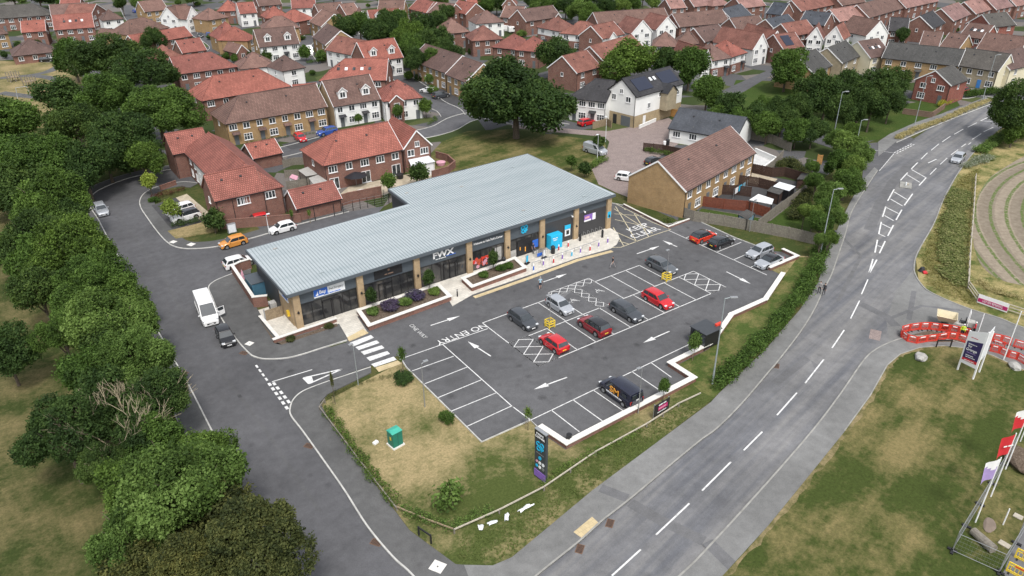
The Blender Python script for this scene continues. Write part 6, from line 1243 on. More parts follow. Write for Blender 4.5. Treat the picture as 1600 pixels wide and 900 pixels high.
for s_ in (-1, 1):
    X = (1, 0, 0) if s_ < 0 else (-1, 0, 0)
    o = text('lettering', 'SM', 1.0, X, (0, 0, 1), (-.15, s_*1.005, 1.22), 'orange_logo', smv, .012, 1.15); o2 = text('lettering', (7, 5, 3), .26, X, (0, 0, 1), (-.1, s_*1.005, .72), 'upvc', smv, .008)
    MB().box((-1.55, s_*.965, 1.45), (.6, .04, .4)).build('side_panel_window', 'car_glass', smv)
text('lettering', 'SM', .3, (0, -1, 0), (0, 0, 1), (-2.515, 0, 1.15), 'upvc', smv, .008)
wv = car('large white panel van with its passenger door open on the left road', 322, 482, heading((311, 455), (333, 507)), 'bigvan', 'white', 'van', h0=1.1)
d_ = MB().box((0, 0, 0), (1.0, .06, 1.1)).build('open_door', 'car_white', wv, bevel=.02); d_.location = (1.65, 1.45, 1.15); d_.rotation_euler = (0, 0, math.radians(110)); MB().box((0, -.0, .3), (.75, .075, .45)).build('door_window', 'car_glass', d_)
car('small black hatchback parked in front of the white panel van', 352, 525, heading((344, 508), (361, 541)), 'hatch', 'black')
car('silver estate car parked at the outside of the left bend', 158, 327, heading((152, 316), (166, 339)), 'estate', 'silver')
car('white off roader on the driveway of the big L-shaped house, upper of two', 282, 328, heading((300, 323), (262, 334)), 'suv', 'white'); car('white crossover on the driveway of the big L-shaped house, lower of two', 290, 338, heading((308, 333), (268, 344)), 'suv', 'white', roofcol='black')
car('orange hatchback parked near the corner of the metal roofed store', 364, 378, heading((382, 373), (346, 383)), 'hatch', 'orange'); car('white hatchback at the side of the store, seen from behind', 374, 409, heading((358, 413), (392, 404)), 'hatchm', 'white'); car('white mini with dark windows behind the store', 441, 356, heading((460, 351), (422, 361)), 'hatch', 'white'); car('red car half hidden by the brick garden wall', 401, 343, heading((415, 340), (385, 346)), 'hatch', 'red')
car('silver car driving down the main road', 1497, 247, heading((1506, 238), (1488, 256)), 'hatchm', 'silver', name='driving_car')
car('red hatchback on the drive of the charcoal roofed white house', 917, 191, heading((905, 193), (930, 187)), 'hatchm', 'red', lift=.06); car('silver minivan parked at the edge of the common', 930, 235, heading((912, 230), (948, 240)), 'van', 'silver', 'van', lift=.06)
car('white hatchback parked beside the buff terrace gable', 979, 277, heading((968, 276), (990, 279)), 'hatch', 'white', lift=.06); car('dark car behind the ridge of the buff terrace', 1022, 252, heading((1012, 254), (1032, 248)), 'hatch', 'black', lift=.06)
car('red saloon parked before the buff brick terrace', 469, 215, heading((462, 210), (476, 219)), 'hatch', 'red'); car('blue car parked before the white dormered house', 511, 206, heading((520, 204), (502, 208)), 'suv', 'blue')
car('white car parked by the long buff terrace near the oak', 669, 141, heading((680, 142), (660, 140)), 'hatchm', 'white'); car('black people carrier parked near the oak', 689, 149, heading((678, 151), (700, 147)), 'suv', 'dgrey')
car('white motorhome parked beside the white dormered house', 484, 80, heading((484, 74), (488, 90)), 'bigvan', 'white', 'motorhome', h0=1.1); car('silver car parked next to the motorhome', 470, 84, heading((470, 78), (472, 90)), 'hatch', 'black')
car('white van parked near the brown hip roofed houses', 793, 46, heading((780, 46), (806, 46)), 'van', 'white', 'van'); car('grey car parked on the lane above the oak', 851, 65, heading((842, 66), (860, 64)), 'hatch', 'grey'); car('small red car near the blue door house', 1507, 141, heading((1500, 143), (1515, 139)), 'hatch', 'dred')
car('dark car parked outside the bungalow by the park', 72, 93, heading((60, 94), (86, 92)), 'hatch', 'black'); car('white car by the white gabled house, top left', 282, 33, heading((276, 33), (290, 32)), 'hatch', 'white'); car('blue car parked at the top of the upper road', 215, 17, heading((206, 19), (225, 16)), 'hatchm', 'blue'); car('white car parked by the small house near the wood', 741, 74, heading((732, 75), (750, 72)), 'hatch', 'silver'); car('dark car parked beside the white bay fronted houses', 313, 55, heading((310, 50), (318, 60)), 'hatch', 'black')
car('silver car parked beside the brown hip roofed house near the wood', 800, 42, heading((794, 40), (808, 44)), 'hatch', 'grey'); car('blue car under the small green tree by the upper road', 326, 55, heading((322, 50), (330, 60)), 'hatch', 'blue')
g = G(807, 46.5, 1.2); e = empty('caravan', (g.x, g.y+1, 0), heading((800, 47), (815, 46)), 'white touring caravan beside the brick gabled house', 'caravan'); MB().box((0, 0, 1.45), (5.2, 2.2, 1.9)).build('body', 'car_white', e, bevel=.25); MB().box((-.2, -1.11, 1.7), (1.6, .03, .6)).build('window', 'car_glass', e); MB().tube((0, -1.05, .33), (0, -.85, .33), .33, n=14).build('wheel', 'rubber', e)
# site dumper
g = G(1497, 505, .8); a_ = heading((1525, 512), (1470, 500), .8); e = empty('site_dumper', (g.x, g.y, .04), a_, 'small cream site dumper with open skip standing behind the red barriers', 'dumper')
mb = MB(); 
def skipbox(x0, x1, w0, w1, z0, z1):
    lo = [(x0+.35, -w0, z0), (x1-.35, -w0, z0), (x1-.35, w0, z0), (x0+.35, w0, z0)]; hi = [(x0, -w1, z1), (x1, -w1, z1), (x1, w1, z1), (x0, w1, z1)]; t_ = .07
    hin = [(x0+t_, -w1+t_, z1), (x1-t_, -w1+t_, z1), (x1-t_, w1-t_, z1), (x0+t_, w1-t_, z1)]; lin = [(x0+.42, -w0+t_, z0+.08), (x1-.42, -w0+t_, z0+.08), (x1-.42, w0-t_, z0+.08), (x0+.42, w0-t_, z0+.08)]
    mb.add(lo+hi+hin+lin, [(3, 2, 1, 0)]+[(k, (k+1) % 4, 4+(k+1) % 4, 4+k) for k in range(4)]+[(4+k, 4+(k+1) % 4, 8+(k+1) % 4, 8+k) for k in range(4)]+[(8+k, 8+(k+1) % 4, 12+(k+1) % 4, 12+k) for k in range(4)]+[(12, 13, 14, 15)])
skipbox(.2, 2.4, .55, 1.0, .8, 1.6); mb.build('skip', 'dumper_cream', e); MB().box((-.6, 0, .75), (2.3, .9, .35)).box((-1.2, 0, 1.15), (.9, .9, .5)).build('chassis', 'concrete', e, bevel=.04); MB().box((-.45, 0, 1.1), (.5, .5, .1)).box((-.7, 0, 1.4), (.1, .5, .55)).build('driver_seat', 'black_plastic', e); MB().tube((-.05, 0, .9), (-.2, 0, 1.5), .03).build('steering_column', 'black_plastic', e)
mb = MB(); mb.tube((-.9, -.5, .9), (-.9, -.5, 2.6), .04); mb.tube((-.9, .5, .9), (-.9, .5, 2.6), .04); mb.tube((-.9, -.5, 2.6), (-.9, .5, 2.6), .04); mb.build('roll_bar', 'upvc', e)
for x in (1.3, -1.1):
    for s_ in (-1, 1): MB().tube((x, s_*.62, .45), (x, s_*.95, .45), .45, n=16).build('wheel', 'rubber', e)

# ================================================================== STREET FURNITURE
def lamp(label, bx, by, tx, ty, h, arm=1.1, double=False, mat='pole_grey', r=.085):
    b = G(bx, by); t = G(tx, ty, h); d = Vector((0, -1, 0)) if arm == 0 else None
    e = empty('street_lamp', (b.x, b.y, 0), 0, label, 'street lamp')
    MB().tube((0, 0, 0), (0, 0, 1.6), r*1.15, r*1.1, n=10).tube((0, 0, 1.6), (0, 0, h), r, r*.55, n=10).build('pole', mat, e, smooth=False)
    dirs = {'l': (-.82, .57), 'r': (.82, -.57), 'd': (-.57, -.82), 'u': (.57, .82), 'x': (1, 0), 'w': (-1, 0)}[double or 'r']
    D = Vector((*dirs, 0)); a = MB(); a.tube((0, 0, h-.05), D*arm*.5+Vector((0, 0, h+.06)), .04, n=6)
    a.build('arm', mat, e); hd = MB().box(D*arm*.8+Vector((0, 0, h+.1)), (.75 if arm > .8 else .5, .3, .12), rz=math.atan2(D.y, D.x)).build('lamp_head', 'galv' if mat == 'pole_grey' else mat, e, bevel=.03)
    MB().box(D*arm*.8+Vector((0, 0, h+.03)), (.5 if arm > .8 else .3, .22, .03), rz=math.atan2(D.y, D.x)).build('lens', 'screen_white', hd)
    return e
lamp('tall grey lamp post on the bank between the stepped wall and the main road', 1113, 600, 1133, 465, 10.5, 1.1, 'r'); lamp('tall grey lamp post at the top corner of the site by the hedge', 1280, 404, 1304, 297, 10.4, 1.1, 'r')
lamp('tall grey lamp post in front of the dark evergreens by the junction', 1300, 224, 1317, 144, 10.4, 1.1, 'r'); lamp('grey lamp post among the roadside thicket at the junction mouth', 1333, 248, 1347, 198, 7.5, 1.0, 'r'); lamp('lamp post on the far verge before the bright red brick house', 1429, 195, 1450, 116, 10.4, 1.1, 'r'); lamp('furthest tall lamp post on the main road near the blue door house', 1534, 160, 1557, 82, 11, 1.1, 'r')
lamp('tall pale lamp post beside the outer pavement at the left bend', 247.5, 257, 239, 205, 6.8, .5, 'w', 'screen_white'); lamp('lamp post beside the slate bungalow trees', 1113, 168, 1115, 128, 6, .8, 'w')
lamp('car park lamp at the corner of the dry lawn and lower left bays', 664, 636, 661, 568, 5.4, .6, 'x', 'galv', .05); lamp('car park lamp next to the black work van', 997, 646, 1001, 572, 5.6, .6, 'w', 'galv', .05); lamp('slim lamp post by the zebra crossing at the entry', 560, 602, 553, 540, 5.2, .3, 'w', 'pole_grey', .045)
lamp('car park lamp rising from the left yellow guard frame', 859, 511, 857, 458, 4.4, .4, 'w', 'galv', .045); lamp('car park lamp rising from the right yellow guard frame', 1041, 437, 1042, 398, 4.4, .4, 'w', 'galv', .045); lamp('white headed lamp post at the garden fence corner', 1171, 362, 1175, 319, 5, .4, 'x', 'galv', .045)
lamp('pale lamp post on the common beside the silver minivan', 933, 252, 936, 210, 5.2, .3, 'w', 'screen_white', .05); lamp('pale lamp post at the paved court kerb', 946, 222, 949, 180, 5.2, .3, 'w', 'screen_white', .05); lamp('lamp post behind the brick wall near the white mini', 421, 366, 420, 348, 3.2, .4, 'x', 'screen_white', .05)
for i, (x, y, lab) in enumerate(((859, 511, 'yellow guard frame around the lamp base, nearer the bright red hatchback'), (1041, 438, 'yellow guard frame around the lamp base, below the silver grey hatchback'))):
    g = G(x, y); e = empty('guard_frame', (g.x, g.y, .04), 0, lab, 'barrier')
    for z in (.25, .6, .95):
        mb = MB()
        for a, b in (((-.42, -.42), (.42, -.42)), ((.42, -.42), (.42, .42)), ((.42, .42), (-.42, .42)), ((-.42, .42), (-.42, -.42))): mb.bar((*a, z), (*b, z), .06, .09)
        mb.build('rail', 'barrier_yellow', e)
    for a in ((-.42, -.42), (.42, -.42), (.42, .42), (-.42, .42)): MB().box((*a, .5), (.09, .09, 1.0)).build('post', 'barrier_yellow', e)
def rail_fence(label, pts, h=.55, mat='timber_grey', rails=(.5,), step=2.4, r=.07, name='rail_fence', post='timber_grey'):
    P = W(pts); o = P[0].copy(); e = empty(name, o, 0, label, 'fence')
    for z in rails:
        mb = MB()
        for a, b in zip(P, P[1:]): mb.bar(a-o+Vector((0, 0, z)), b-o+Vector((0, 0, z)), r*1.4, r*1.6)
        mb.build('rail', mat, e)
    for a, b in zip(P, P[1:]):
        k = max(1, int((b-a).length/step))
        for i in range(k): MB().box(a.lerp(b, i/k)-o+Vector((0, 0, h/2)), (r*1.6, r*1.6, h)).build('post', post, e)
    return e
rail_fence('low timber rail along the left and bottom left of the dry lawn', [(508, 630), (500, 642), (560, 722), (620, 800)]); rail_fence('brown low timber rail at the bottom corner of the site', [(620, 798), (665, 817), (708, 833)], mat='timber'); rail_fence('long low pale timber rail parallel to the main road pavement', [(710, 834), (780, 803), (850, 767), (930, 712), (1010, 668), (1060, 636), (1094, 620)], mat='timber_pale')
rail_fence('single pale rail fence beside the crop field', [(1523, 280), (1519, 340), (1514, 400), (1511, 452)], 1.1, 'timber_pale', (1.05, .6), 2.6, .06); rail_fence('three rail pale fence running behind the red banner', [(1511, 452), (1525, 472), (1572, 488), (1640, 510)], 1.2, 'timber_pale', (1.15, .8, .4), 2.4, .06)
def board_fence(label, pts, h=1.8, mat='timber_grey', step=1.9, name='garden_fence', gap=False, t_=.06):
    P = W(pts); o = P[0].copy(); e = empty(name, o, 0, label, 'fence'); mb = MB()
    for a, b in zip(P, P[1:]):
        d = (b-a).normalized(); L = (b-a).length; n = int(L/.16)+1; an = math.atan2(d.y, d.x); w = L/n
        for i in range(n): mb.box(a.lerp(b, (i+.5)/n)-o+Vector((0, 0, h/2+.02*math.sin(i*2.3))), (w*.9, t_*.5+.01*(i % 2), h), rz=an)
        mb.bar(a-o+Vector((0, 0, h*.93)), b-o+Vector((0, 0, h*.93)), t_*1.4, .09)
        mb.bar(a-o+Vector((0, 0, h*.3)), b-o+Vector((0, 0, h*.3)), t_*1.4, .09)
    mb.build('board_panel', mat, e)
    for a, b in zip(P, P[1:]):
        k = max(1, int((b-a).length/step))
        for i in range(k+1 if b is P[-1] else k): MB().box(a.lerp(b, i/k)-o+Vector((0, 0, (h+.06)/2)), (.11, .13, h+.06)).build('post', mat, e)
    return e
TG, TD, TRD = 'timber_grey', 'timber_dark', 'timber_red'
board_fence('grey timber fence behind the slate bungalow', [(1173, 218), (1205, 224), (1235, 237)]); board_fence('grey timber fence beside the small lawn behind the white yard', [(1222, 248), (1209, 262), (1196, 274)]); board_fence('long grey garden fence slanting down behind the terrace gardens', [(1262, 300), (1238, 318), (1210, 338), (1183, 360)])
board_fence('grey fence along the top of the upper right bays', [(985, 314), (1030, 328), (1083, 346), (1130, 353), (1178, 362), (1230, 372), (1272, 382)]); board_fence('dark brown garden fence at the far end of the terrace', [(1173, 270), (1205, 277), (1225, 276), (1262, 287)], mat=TD); board_fence('dark brown garden fence in the middle of the terrace gardens', [(1150, 288), (1185, 293), (1212, 300)], mat=TD)
board_fence('red brown garden fence nearest the upper right bays', [(1094, 322), (1130, 327), (1165, 330), (1200, 341)], mat=TRD); board_fence('dark fence between the first two terrace gardens', [(1122, 304), (1150, 305), (1172, 308)], mat=TD); board_fence('dark brown fence edging the paved court', [(1005, 236), (1035, 239), (1067, 246)], mat=TD, h=1.7)
board_fence('orange new timber fence beside the slate bungalow', [(1044, 181), (1068, 186)], mat='timber_orange'); board_fence('brown timber screen beside the red hatchback', [(926, 202), (948, 196), (955, 200)], mat='timber', h=1.6); board_fence('small orange garden gate screen among the thicket', [(1276, 256), (1283, 257)], mat='timber_orange')
for k, (p, lb) in enumerate(((((443, 262), (460, 258), (480, 257)), 'grey slatted fence behind the garage lane, farthest of three'), (((446, 278), (465, 277), (486, 276)), 'grey slatted fence between the brick houses, middle of three'), (((449, 296), (468, 293), (490, 290)), 'grey slatted fence behind the small garage, nearest of three'))): board_fence(lb, list(p), h=1.5)
def brick_wall(label, pts, h=1.8, wall='brick_red'):
    return wall_path(label, pts, .22, h, wall=wall, cop=wall, cw=.3, name='garden_wall')
brick_wall('long brick garden wall in front of the big L-shaped house side', [(348, 358), (400, 354), (470, 348)], 1.5); brick_wall('brick garden wall behind the umbrella, above the store roof', [(533, 322), (546, 318), (596, 308)], 1.9); brick_wall('curved brick garden wall beside the conservatory', [(676, 278), (700, 271), (711, 262), (700, 252), (682, 247)], 1.3); brick_wall('low brick wall beside the reddish hedge', [(252, 298), (275, 290)], .9); brick_wall('brown wall at the foot of the bright red brick house', [(1410, 178), (1455, 184), (1475, 170)], 1.2, 'brick_brown')
brick_wall('low white wall beside the solar panel house', [(999, 201), (1024, 190)], .7, 'render_white'); brick_wall('white yard wall behind the buff terrace', [(1180, 240), (1212, 254), (1187, 272)], 1.0, 'render_white'); sheet('white_patio', W([(1176, 236), (1212, 250), (1190, 268), (1172, 256)]), .05, 'patio_white'); sheet('terrace_garden', W([(1095, 325), (1200, 342), (1262, 300), (1262, 287), (1173, 270), (1150, 285)]), .04, 'asphalt_drive'); sheet('garden_patio', W([(1150, 285), (1173, 270), (1215, 280), (1205, 290), (1175, 290)]), .052, 'patio'); sheet('garden_lawn', W([(1185, 360), (1262, 300), (1272, 330), (1268, 368)]), .045, 'grass_lawn'); sheet('garden_lawn', W([(1083, 340), (1096, 326), (1198, 343), (1180, 358)]), .048, 'grass_lawn')
sheet('rear_patio', W([(530, 305), (545, 292), (668, 266), (700, 268), (600, 305), (540, 318)]), .045, 'patio'); sheet('driveway', W([(237, 322), (275, 310), (318, 348), (272, 362), (262, 352)]), .13, 'asphalt_drive'); sheet('house_path', W([(275, 310), (292, 304), (335, 340), (318, 350)]), .134, 'patio'); sheet('front_drive', W([(440, 226), (500, 212), (520, 214), (478, 230), (455, 234)]), .04, 'asphalt_drive'); sheet('terrace_parking', W([(620, 128), (640, 122), (720, 150), (715, 165), (690, 160), (660, 148)]), .05, 'asphalt_drive')
slab('island_garden', W([(262, 362), (330, 345), (345, 350), (340, 362), (275, 374)]), 0, .135, 'grass_dry')
# cage compound
P = W([(537, 334), (552, 329), (608, 318), (600, 312)]); o = P[0].copy(); e = empty('mesh_fence', o, 0, 'galvanised mesh compound fence against the back of the store', 'fence')
for a, b in zip(P, P[1:]):
    d = b-a; k = max(1, int(d.length/1.2))
    for i in range(k+1): MB().box(a.lerp(b, i/k)-o+Vector((0, 0, .9)), (.07, .07, 1.8)).build('post', 'black_trim', e)
mb = MB()
for a, b in zip(P, P[1:]):
    for z in (.1, .5, .9, 1.3, 1.75): mb.bar(a-o+Vector((0, 0, z)), b-o+Vector((0, 0, z)), .02, .03)
mb.build('mesh_wire', 'galv', e)
for i, (x, y, lb) in enumerate(((458, 352, 'tall dark post in the verge behind the white mini, first of three'), (493, 345, 'tall dark post in the verge by the small garage, second of three'), (523, 338, 'tall dark post in the verge by the compound, third of three'))):
    g = G(x, y); e = empty('fence_post', (g.x, g.y, 0), 0, lb, 'post'); MB().box((0, 0, 1.1), (.1, .1, 2.2)).build('post', 'black_trim', e)
# barriers
def barrier(label, a, b, mat='barrier_red', group=None, z0=.05):
    A = G(*a); B = G(*b); d = B-A; L = d.length; e = empty('safety_barrier', (A.x, A.y, z0), math.atan2(d.y, d.x), label, 'barrier', group)
    mb = MB(); h = 1.0
    for z, hh in ((.06, .08), (.95, .12), (.72, .07), (.2, .06)): mb.box((L/2, 0, z), (L-.04, .06, hh))
    for x in (.06, L-.06): mb.box((x, 0, .5), (.1, .062, 1.0))
    n = 7
    for i in range(1, n): mb.box((L*i/n, 0, .46), (.05, .04, .48))
    mb.build('panel', mat, e); MB().box((L*.5, -.035, .84), (L*.5, .02, .13)).build('reflective_strip', 'upvc' if mat == 'barrier_red' else 'barrier_red', e)
    for x in (.25, L-.25): MB().box((x, 0, .02), (.12, .6, .05)).build('foot', 'black_plastic', e)
zb_ = lambda x, y: (1380+x/5.627, 440+(y+48)/5.627)
grp = 'red barriers around the roadworks trench'
for ch in ([(152, 410), (225, 390), (315, 378), (400, 376), (490, 388), (575, 398), (655, 415), (750, 435)], [(155, 445), (205, 485), (290, 505), (375, 490), (465, 480), (560, 462), (640, 470), (735, 500)], [(950, 475), (1030, 490), (1118, 518)], [(1135, 525), (1238, 555), (1300, 575)], [(930, 570), (1010, 590), (1090, 625), (1165, 645), (1238, 690), (1300, 715)], [(152, 410), (155, 445)]):
    for p, q in zip(ch, ch[1:]): barrier('red plastic barrier panel enclosing the roadworks trench by the site entry', zb_(*p), zb_(*q), group=grp)
sheet('trench_spoil', W([(1415, 527), (1450, 518), (1500, 525), (1510, 535), (1460, 536), (1425, 534)]), .13, 'soil_mulch')
barrier('yellow pedestrian barrier frame at the lower right corner, upper one', (1583, 872), (1625, 892), 'barrier_yellow', z0=.14); barrier('yellow pedestrian barrier frame at the lower right corner, lower one', (1570, 893), (1612, 915), 'barrier_yellow', z0=.14)
barrier('white topped red barrier standing behind the big estate sign', (1545, 540), (1568, 548))
# estate sign
A = G(1495.5, 579); B = G(1519.5, 594); Cc = G(1529, 583); d = (B-A); L = d.length; e = empty('estate_sign', (A.x, A.y, .13), math.atan2(d.y, d.x), 'tall white V shaped estate sign with navy panel on the corner lawn', 'sign')
MB().box((0, 0, 2.5), (.14, .14, 5.0)).build('post', 'upvc', e); MB().box((L, 0, 2.95), (.14, .14, 5.9)).build('post', 'upvc', e); c_ = Matrix.Rotation(-math.atan2(d.y, d.x), 3, 'Z') @ (Cc-A); MB().box((c_.x, c_.y, 2.6), (.14, .14, 5.2)).build('post', 'upvc', e)
def slant(x0, x1, f0, f1, y, mat, name, par, hh=(5.0, 5.9), t_=.04):
    z = lambda x, f: f*(hh[0]+(hh[1]-hh[0])*x/L)
    q = [(x0, z(x0, f0)), (x1, z(x1, f0)), (x1, z(x1, f1)), (x0, z(x0, f1))]; vs = [(x, y, zz) for x, zz in q]+[(x, y+t_, zz) for x, zz in q]
    return MB().add(vs, [(0, 1, 2, 3), (7, 6, 5, 4), (0, 4, 5, 1), (1, 5, 6, 2), (2, 6, 7, 3), (3, 7, 4, 0)]).build(name, mat, par)
bd = slant(.07, L-.07, .22, .99, -.09, 'upvc', 'board', e); slant(.12, L-.12, .36, .76, -.12, 'sign_navy', 'navy_panel', bd, t_=.03); slant(.12, L-.12, .30, .36, -.12, 'sign_red', 'red_strip', bd, t_=.03)
bar2 = MB(); bar2.bar((L, .05, 4.0), (c_.x, c_.y, 4.0), .04, 3.6); bar2.build('rear_board', 'screen_white', e)
def st(s, x, z, size, mat, par=e, y=-.135): return text('lettering', s, size, (1, 0, .16), (0, 0, 1), (x, y, z), mat, par, .008)
st('Welcome to', L*.42, 3.72, .19, 'upvc'); st('Ivy', L*.30, 3.42, .38, 'upvc'); st('Grange', L*.45, 3.05, .42, 'upvc'); st((4, 6, 3), L*.48, 2.7, .13, 'lilac'); st((6, 4), L*.42, 2.35, .15, 'upvc'); st((3, 4, 5), L*.5, 2.17, .15, 'upvc'); st((4, 4, 4), L*.5, 1.75, .16, 'upvc'); st((3, 5), L*.4, 4.5, .16, 'sign_red')
# banner
A = G(1526, 473.5); B = G(1573, 490); d = B-A; L2 = d.length; e = empty('banner', (A.x, A.y, 0), math.atan2(d.y, d.x), 'white and crimson banner tied to the field fence', 'banner'); MB().box((L2/2, -.13, .78), (L2, .03, 1.2)).build('sheet', 'upvc', e); MB().box((L2/2, -.155, .62), (L2-.1, .02, .52)).build('crimson_band', 'sign_magenta', e); text('lettering', 'LAST FEW REMAINING', .47, (1, 0, 0), (0, 0, 1), (L2/2, -.17, .62), 'upvc', e, .006, min(.93, L2/7.2), .0)
# flags
def flag(label, bx, by, tx, ty, h, ca, cb, sz=(1.15, 2.1), word=None, emblem=None):
    b = G(bx, by, .13); e = empty('flagpole', (b.x, b.y, .13), 0, label, 'flag'); MB().tube((0, 0, 0), (0, 0, h), .06, .045, n=10).build('pole', 'upvc', e)
    mb = MB(); n = 8; w_, hh = sz; D = Vector((-.93, .36, 0)); vs = []; mid = {}
    for j in range(n+1):
        for i in range(n+1):
            u = i/n; v = j/n; off = .14*math.sin(u*5+v*2)*u; p = D*(w_*u*(1-.15*(1-v)*0))+Vector((-D.y, D.x, 0))*off; vs.append((p.x, p.y, h-.1-hh*v-.35*u*u))
    fs = [(j*(n+1)+i, j*(n+1)+i+1, (j+1)*(n+1)+i+1, (j+1)*(n+1)+i) for j in range(n) for i in range(n)]
    for f in fs:
        j = f[0]//(n+1); i = f[0] % (n+1); mb.add([vs[k] for k in f], [(0, 1, 2, 3)], 0 if j+.5 < 3.0+1.3*math.sin(i*.7) else 1)
    cl = mb.build('cloth', [ca, cb], e)
    if word:
        q = D*w_*.5; text('lettering', word, .3, (-D.x, -D.y, 0), (0, 0, 1), (q.x-.12*D.y*-1, q.y-.16, h-.1-hh*.5), 'upvc', cl, .01)
flag('flagpole with lilac and white flag at the lower right lawn', 1524, 816, 1561, 715, 7.0, 'upvc', 'lilac'); flag('flagpole with plain red flag carrying white lettering', 1548, 776, 1584, 679, 7.0, 'sign_red', 'sign_red', word=(2, 3)); flag('flagpole with red and white flag at the right edge', 1571, 733, 1600, 656, 7.0, 'upvc', 'sign_red')
for i, (x, y, h, lb) in enumerate(((1594, 690, 6, 'bare white pole base at the right edge beyond the flags'), (1567, 820, 1.8, 'short white post standing in the grass near the log'), (1463+3, 552, 0, ''), (1461+0, 0, 0, ''))):
    if h: g = G(x, y, .13); e = empty('marker_pole', (g.x, g.y, .13), 0, lb, 'pole'); MB().tube((0, 0, 0), (0, 0, h), .05, n=8).build('pole', 'upvc', e)
for (x, y, xx, yy, lb) in ((1568, 562, 1600, 475, 'tall white pole leaning out beside the right hand barriers'), (1528, 520, 1532, 482, 'white pole beside the site dumper')):
    g = G(x, y, .1); h = 6.2 if x > 1550 else 2.6; e = empty('flagpole', (g.x, g.y, .1), 0, lb, 'pole'); MB().tube((0, 0, 0), (0, 0, h), .06, .05, n=8).build('pole', 'upvc', e)
def heras(label, a, b, h=2.0):
    A = G(*a); B = G(*b); d = B-A; L = d.length; e = empty('temporary_fence', (A.x, A.y, .14), math.atan2(d.y, d.x), label, 'fence panel'); k = max(1, round(L/3.5))
    for i in range(k):
        x0 = L*i/k+.03; x1 = L*(i+1)/k-.03; mb = MB()
        for x in (x0, x1): mb.tube((x, 0, 0), (x, 0, h), .022, n=6)
        for z in (.15, h-.02): mb.tube((x0, 0, z), (x1, 0, z), .022, n=6)
        mb.build('frame', 'galv', e); mw = MB(); n = int((x1-x0)/.22)
        for q in range(1, n): mw.bar((x0+(x1-x0)*q/n, 0, .15), (x0+(x1-x0)*q/n, 0, h), .006)
        for z in (.5, .9, 1.3, 1.7): mw.bar((x0, 0, z), (x1, 0, z), .008)
        mw.build('mesh_wire', 'galv', e)
    for i in range(k+1): MB().box((L*i/k, 0, .06), (.22, .7, .14)).build('foot', 'black_plastic', e)
heras('temporary mesh fence along the bottom of the flag enclosure', (1487, 864), (1560, 897)); heras('temporary mesh fence at the far right, beside the yellow barriers', (1560, 897), (1612, 810)); heras('temporary mesh fence running up beside the flagpoles', (1487, 862), (1585, 700))
sheet('gravel_yard', W([(1600, 815), (1566, 898), (1600, 930), (1720, 900), (1720, 800)]), .140, 'asphalt_patch')
def rock(label, x, y, R, mat='concrete', sc=(1.3, .9, .55), z=.13):
    g = G(x, y, z); e = empty('boulder', (g.x, g.y, z), .4, label, 'rock'); bm = bmesh.new(); bmesh.ops.create_icosphere(bm, subdivisions=3, radius=1); rr = np.random.RandomState(int(x)); K = rr.normal(size=(14, 3)); K /= np.linalg.norm(K, axis=1)[:, None]
    for v in bm.verts:
        c = np.array(v.co); m = min(1.0, min(.62+.25*rr_/14+max(0, 1-c.dot(k_))*1.1 for rr_, k_ in enumerate(K))); v.co = Vector(c*m*R); v.co.x *= sc[0]; v.co.y *= sc[1]; v.co.z = (v.co.z+.4*R)*sc[2]
    me = bpy.data.meshes.new('stone'); bm.to_mesh(me); bm.free(); me.materials.append(M[mat]); o = bpy.data.objects.new('stone', me); C.objects.link(o); o.parent = e
rock('large pale boulder on the corner lawn beside the pavement', 1438, 560, .85, 'concrete'); rock('pale boulder to the right of the estate sign', 1585, 574, .8, 'concrete'); rock('heap of brown rubble beside the flagpoles', 1594, 722, 1.4, 'soil_mulch', (1.5, 1.1, .5)); rock('flat reddish stone slab in the grass near the log', 1546, 822, .7, 'brick_brown', (1.5, .7, .15))
A = G(1520, 830, .4); B = G(1552, 860, .4); e = empty('log', (A.x, A.y, .13), 0, 'pale felled log lying inside the mesh fence', 'log'); q = B-A; MB().tube((0, 0, .33), (q.x, q.y, .38), .34, .40, n=12).build('timber_log', 'timber_grey', e)
for i, (a, b, lb) in enumerate((((1583, 806), (1597, 813), 'pale board lying by the mesh fence, upper one'), ((1560, 848), (1577, 858), 'pale board lying by the mesh fence, lower one'))):
    A = G(*a); B = G(*b); d = B-A; e = empty('board', (A.x, A.y, .15), math.atan2(d.y, d.x), lb, 'board'); MB().box((d.length/2, 0, .04), (d.length, .55, .06)).build('plank', 'timber_pale', e)
def hoop(label, a, b, h=1.05, mat='black_trim'):
    A = G(*a); B = G(*b); d = B-A; L = d.length; e = empty('hoop_barrier', (A.x, A.y, .12), math.atan2(d.y, d.x), label, 'barrier')
    for x in (0, L): MB().box((x, 0, h/2), (.11, .11, h)).build('post', mat, e)
    MB().box((L/2, 0, h-.1), (L, .09, .14)).build('rail', 'screen_white' if mat == 'x' else mat, e)
hoop('black hoop barrier on the footpath in front of the red barriers', (1462, 544), (1484, 544)); hoop('black street name frame at the bottom corner of the site', (655, 838), (674, 851), 1.0)
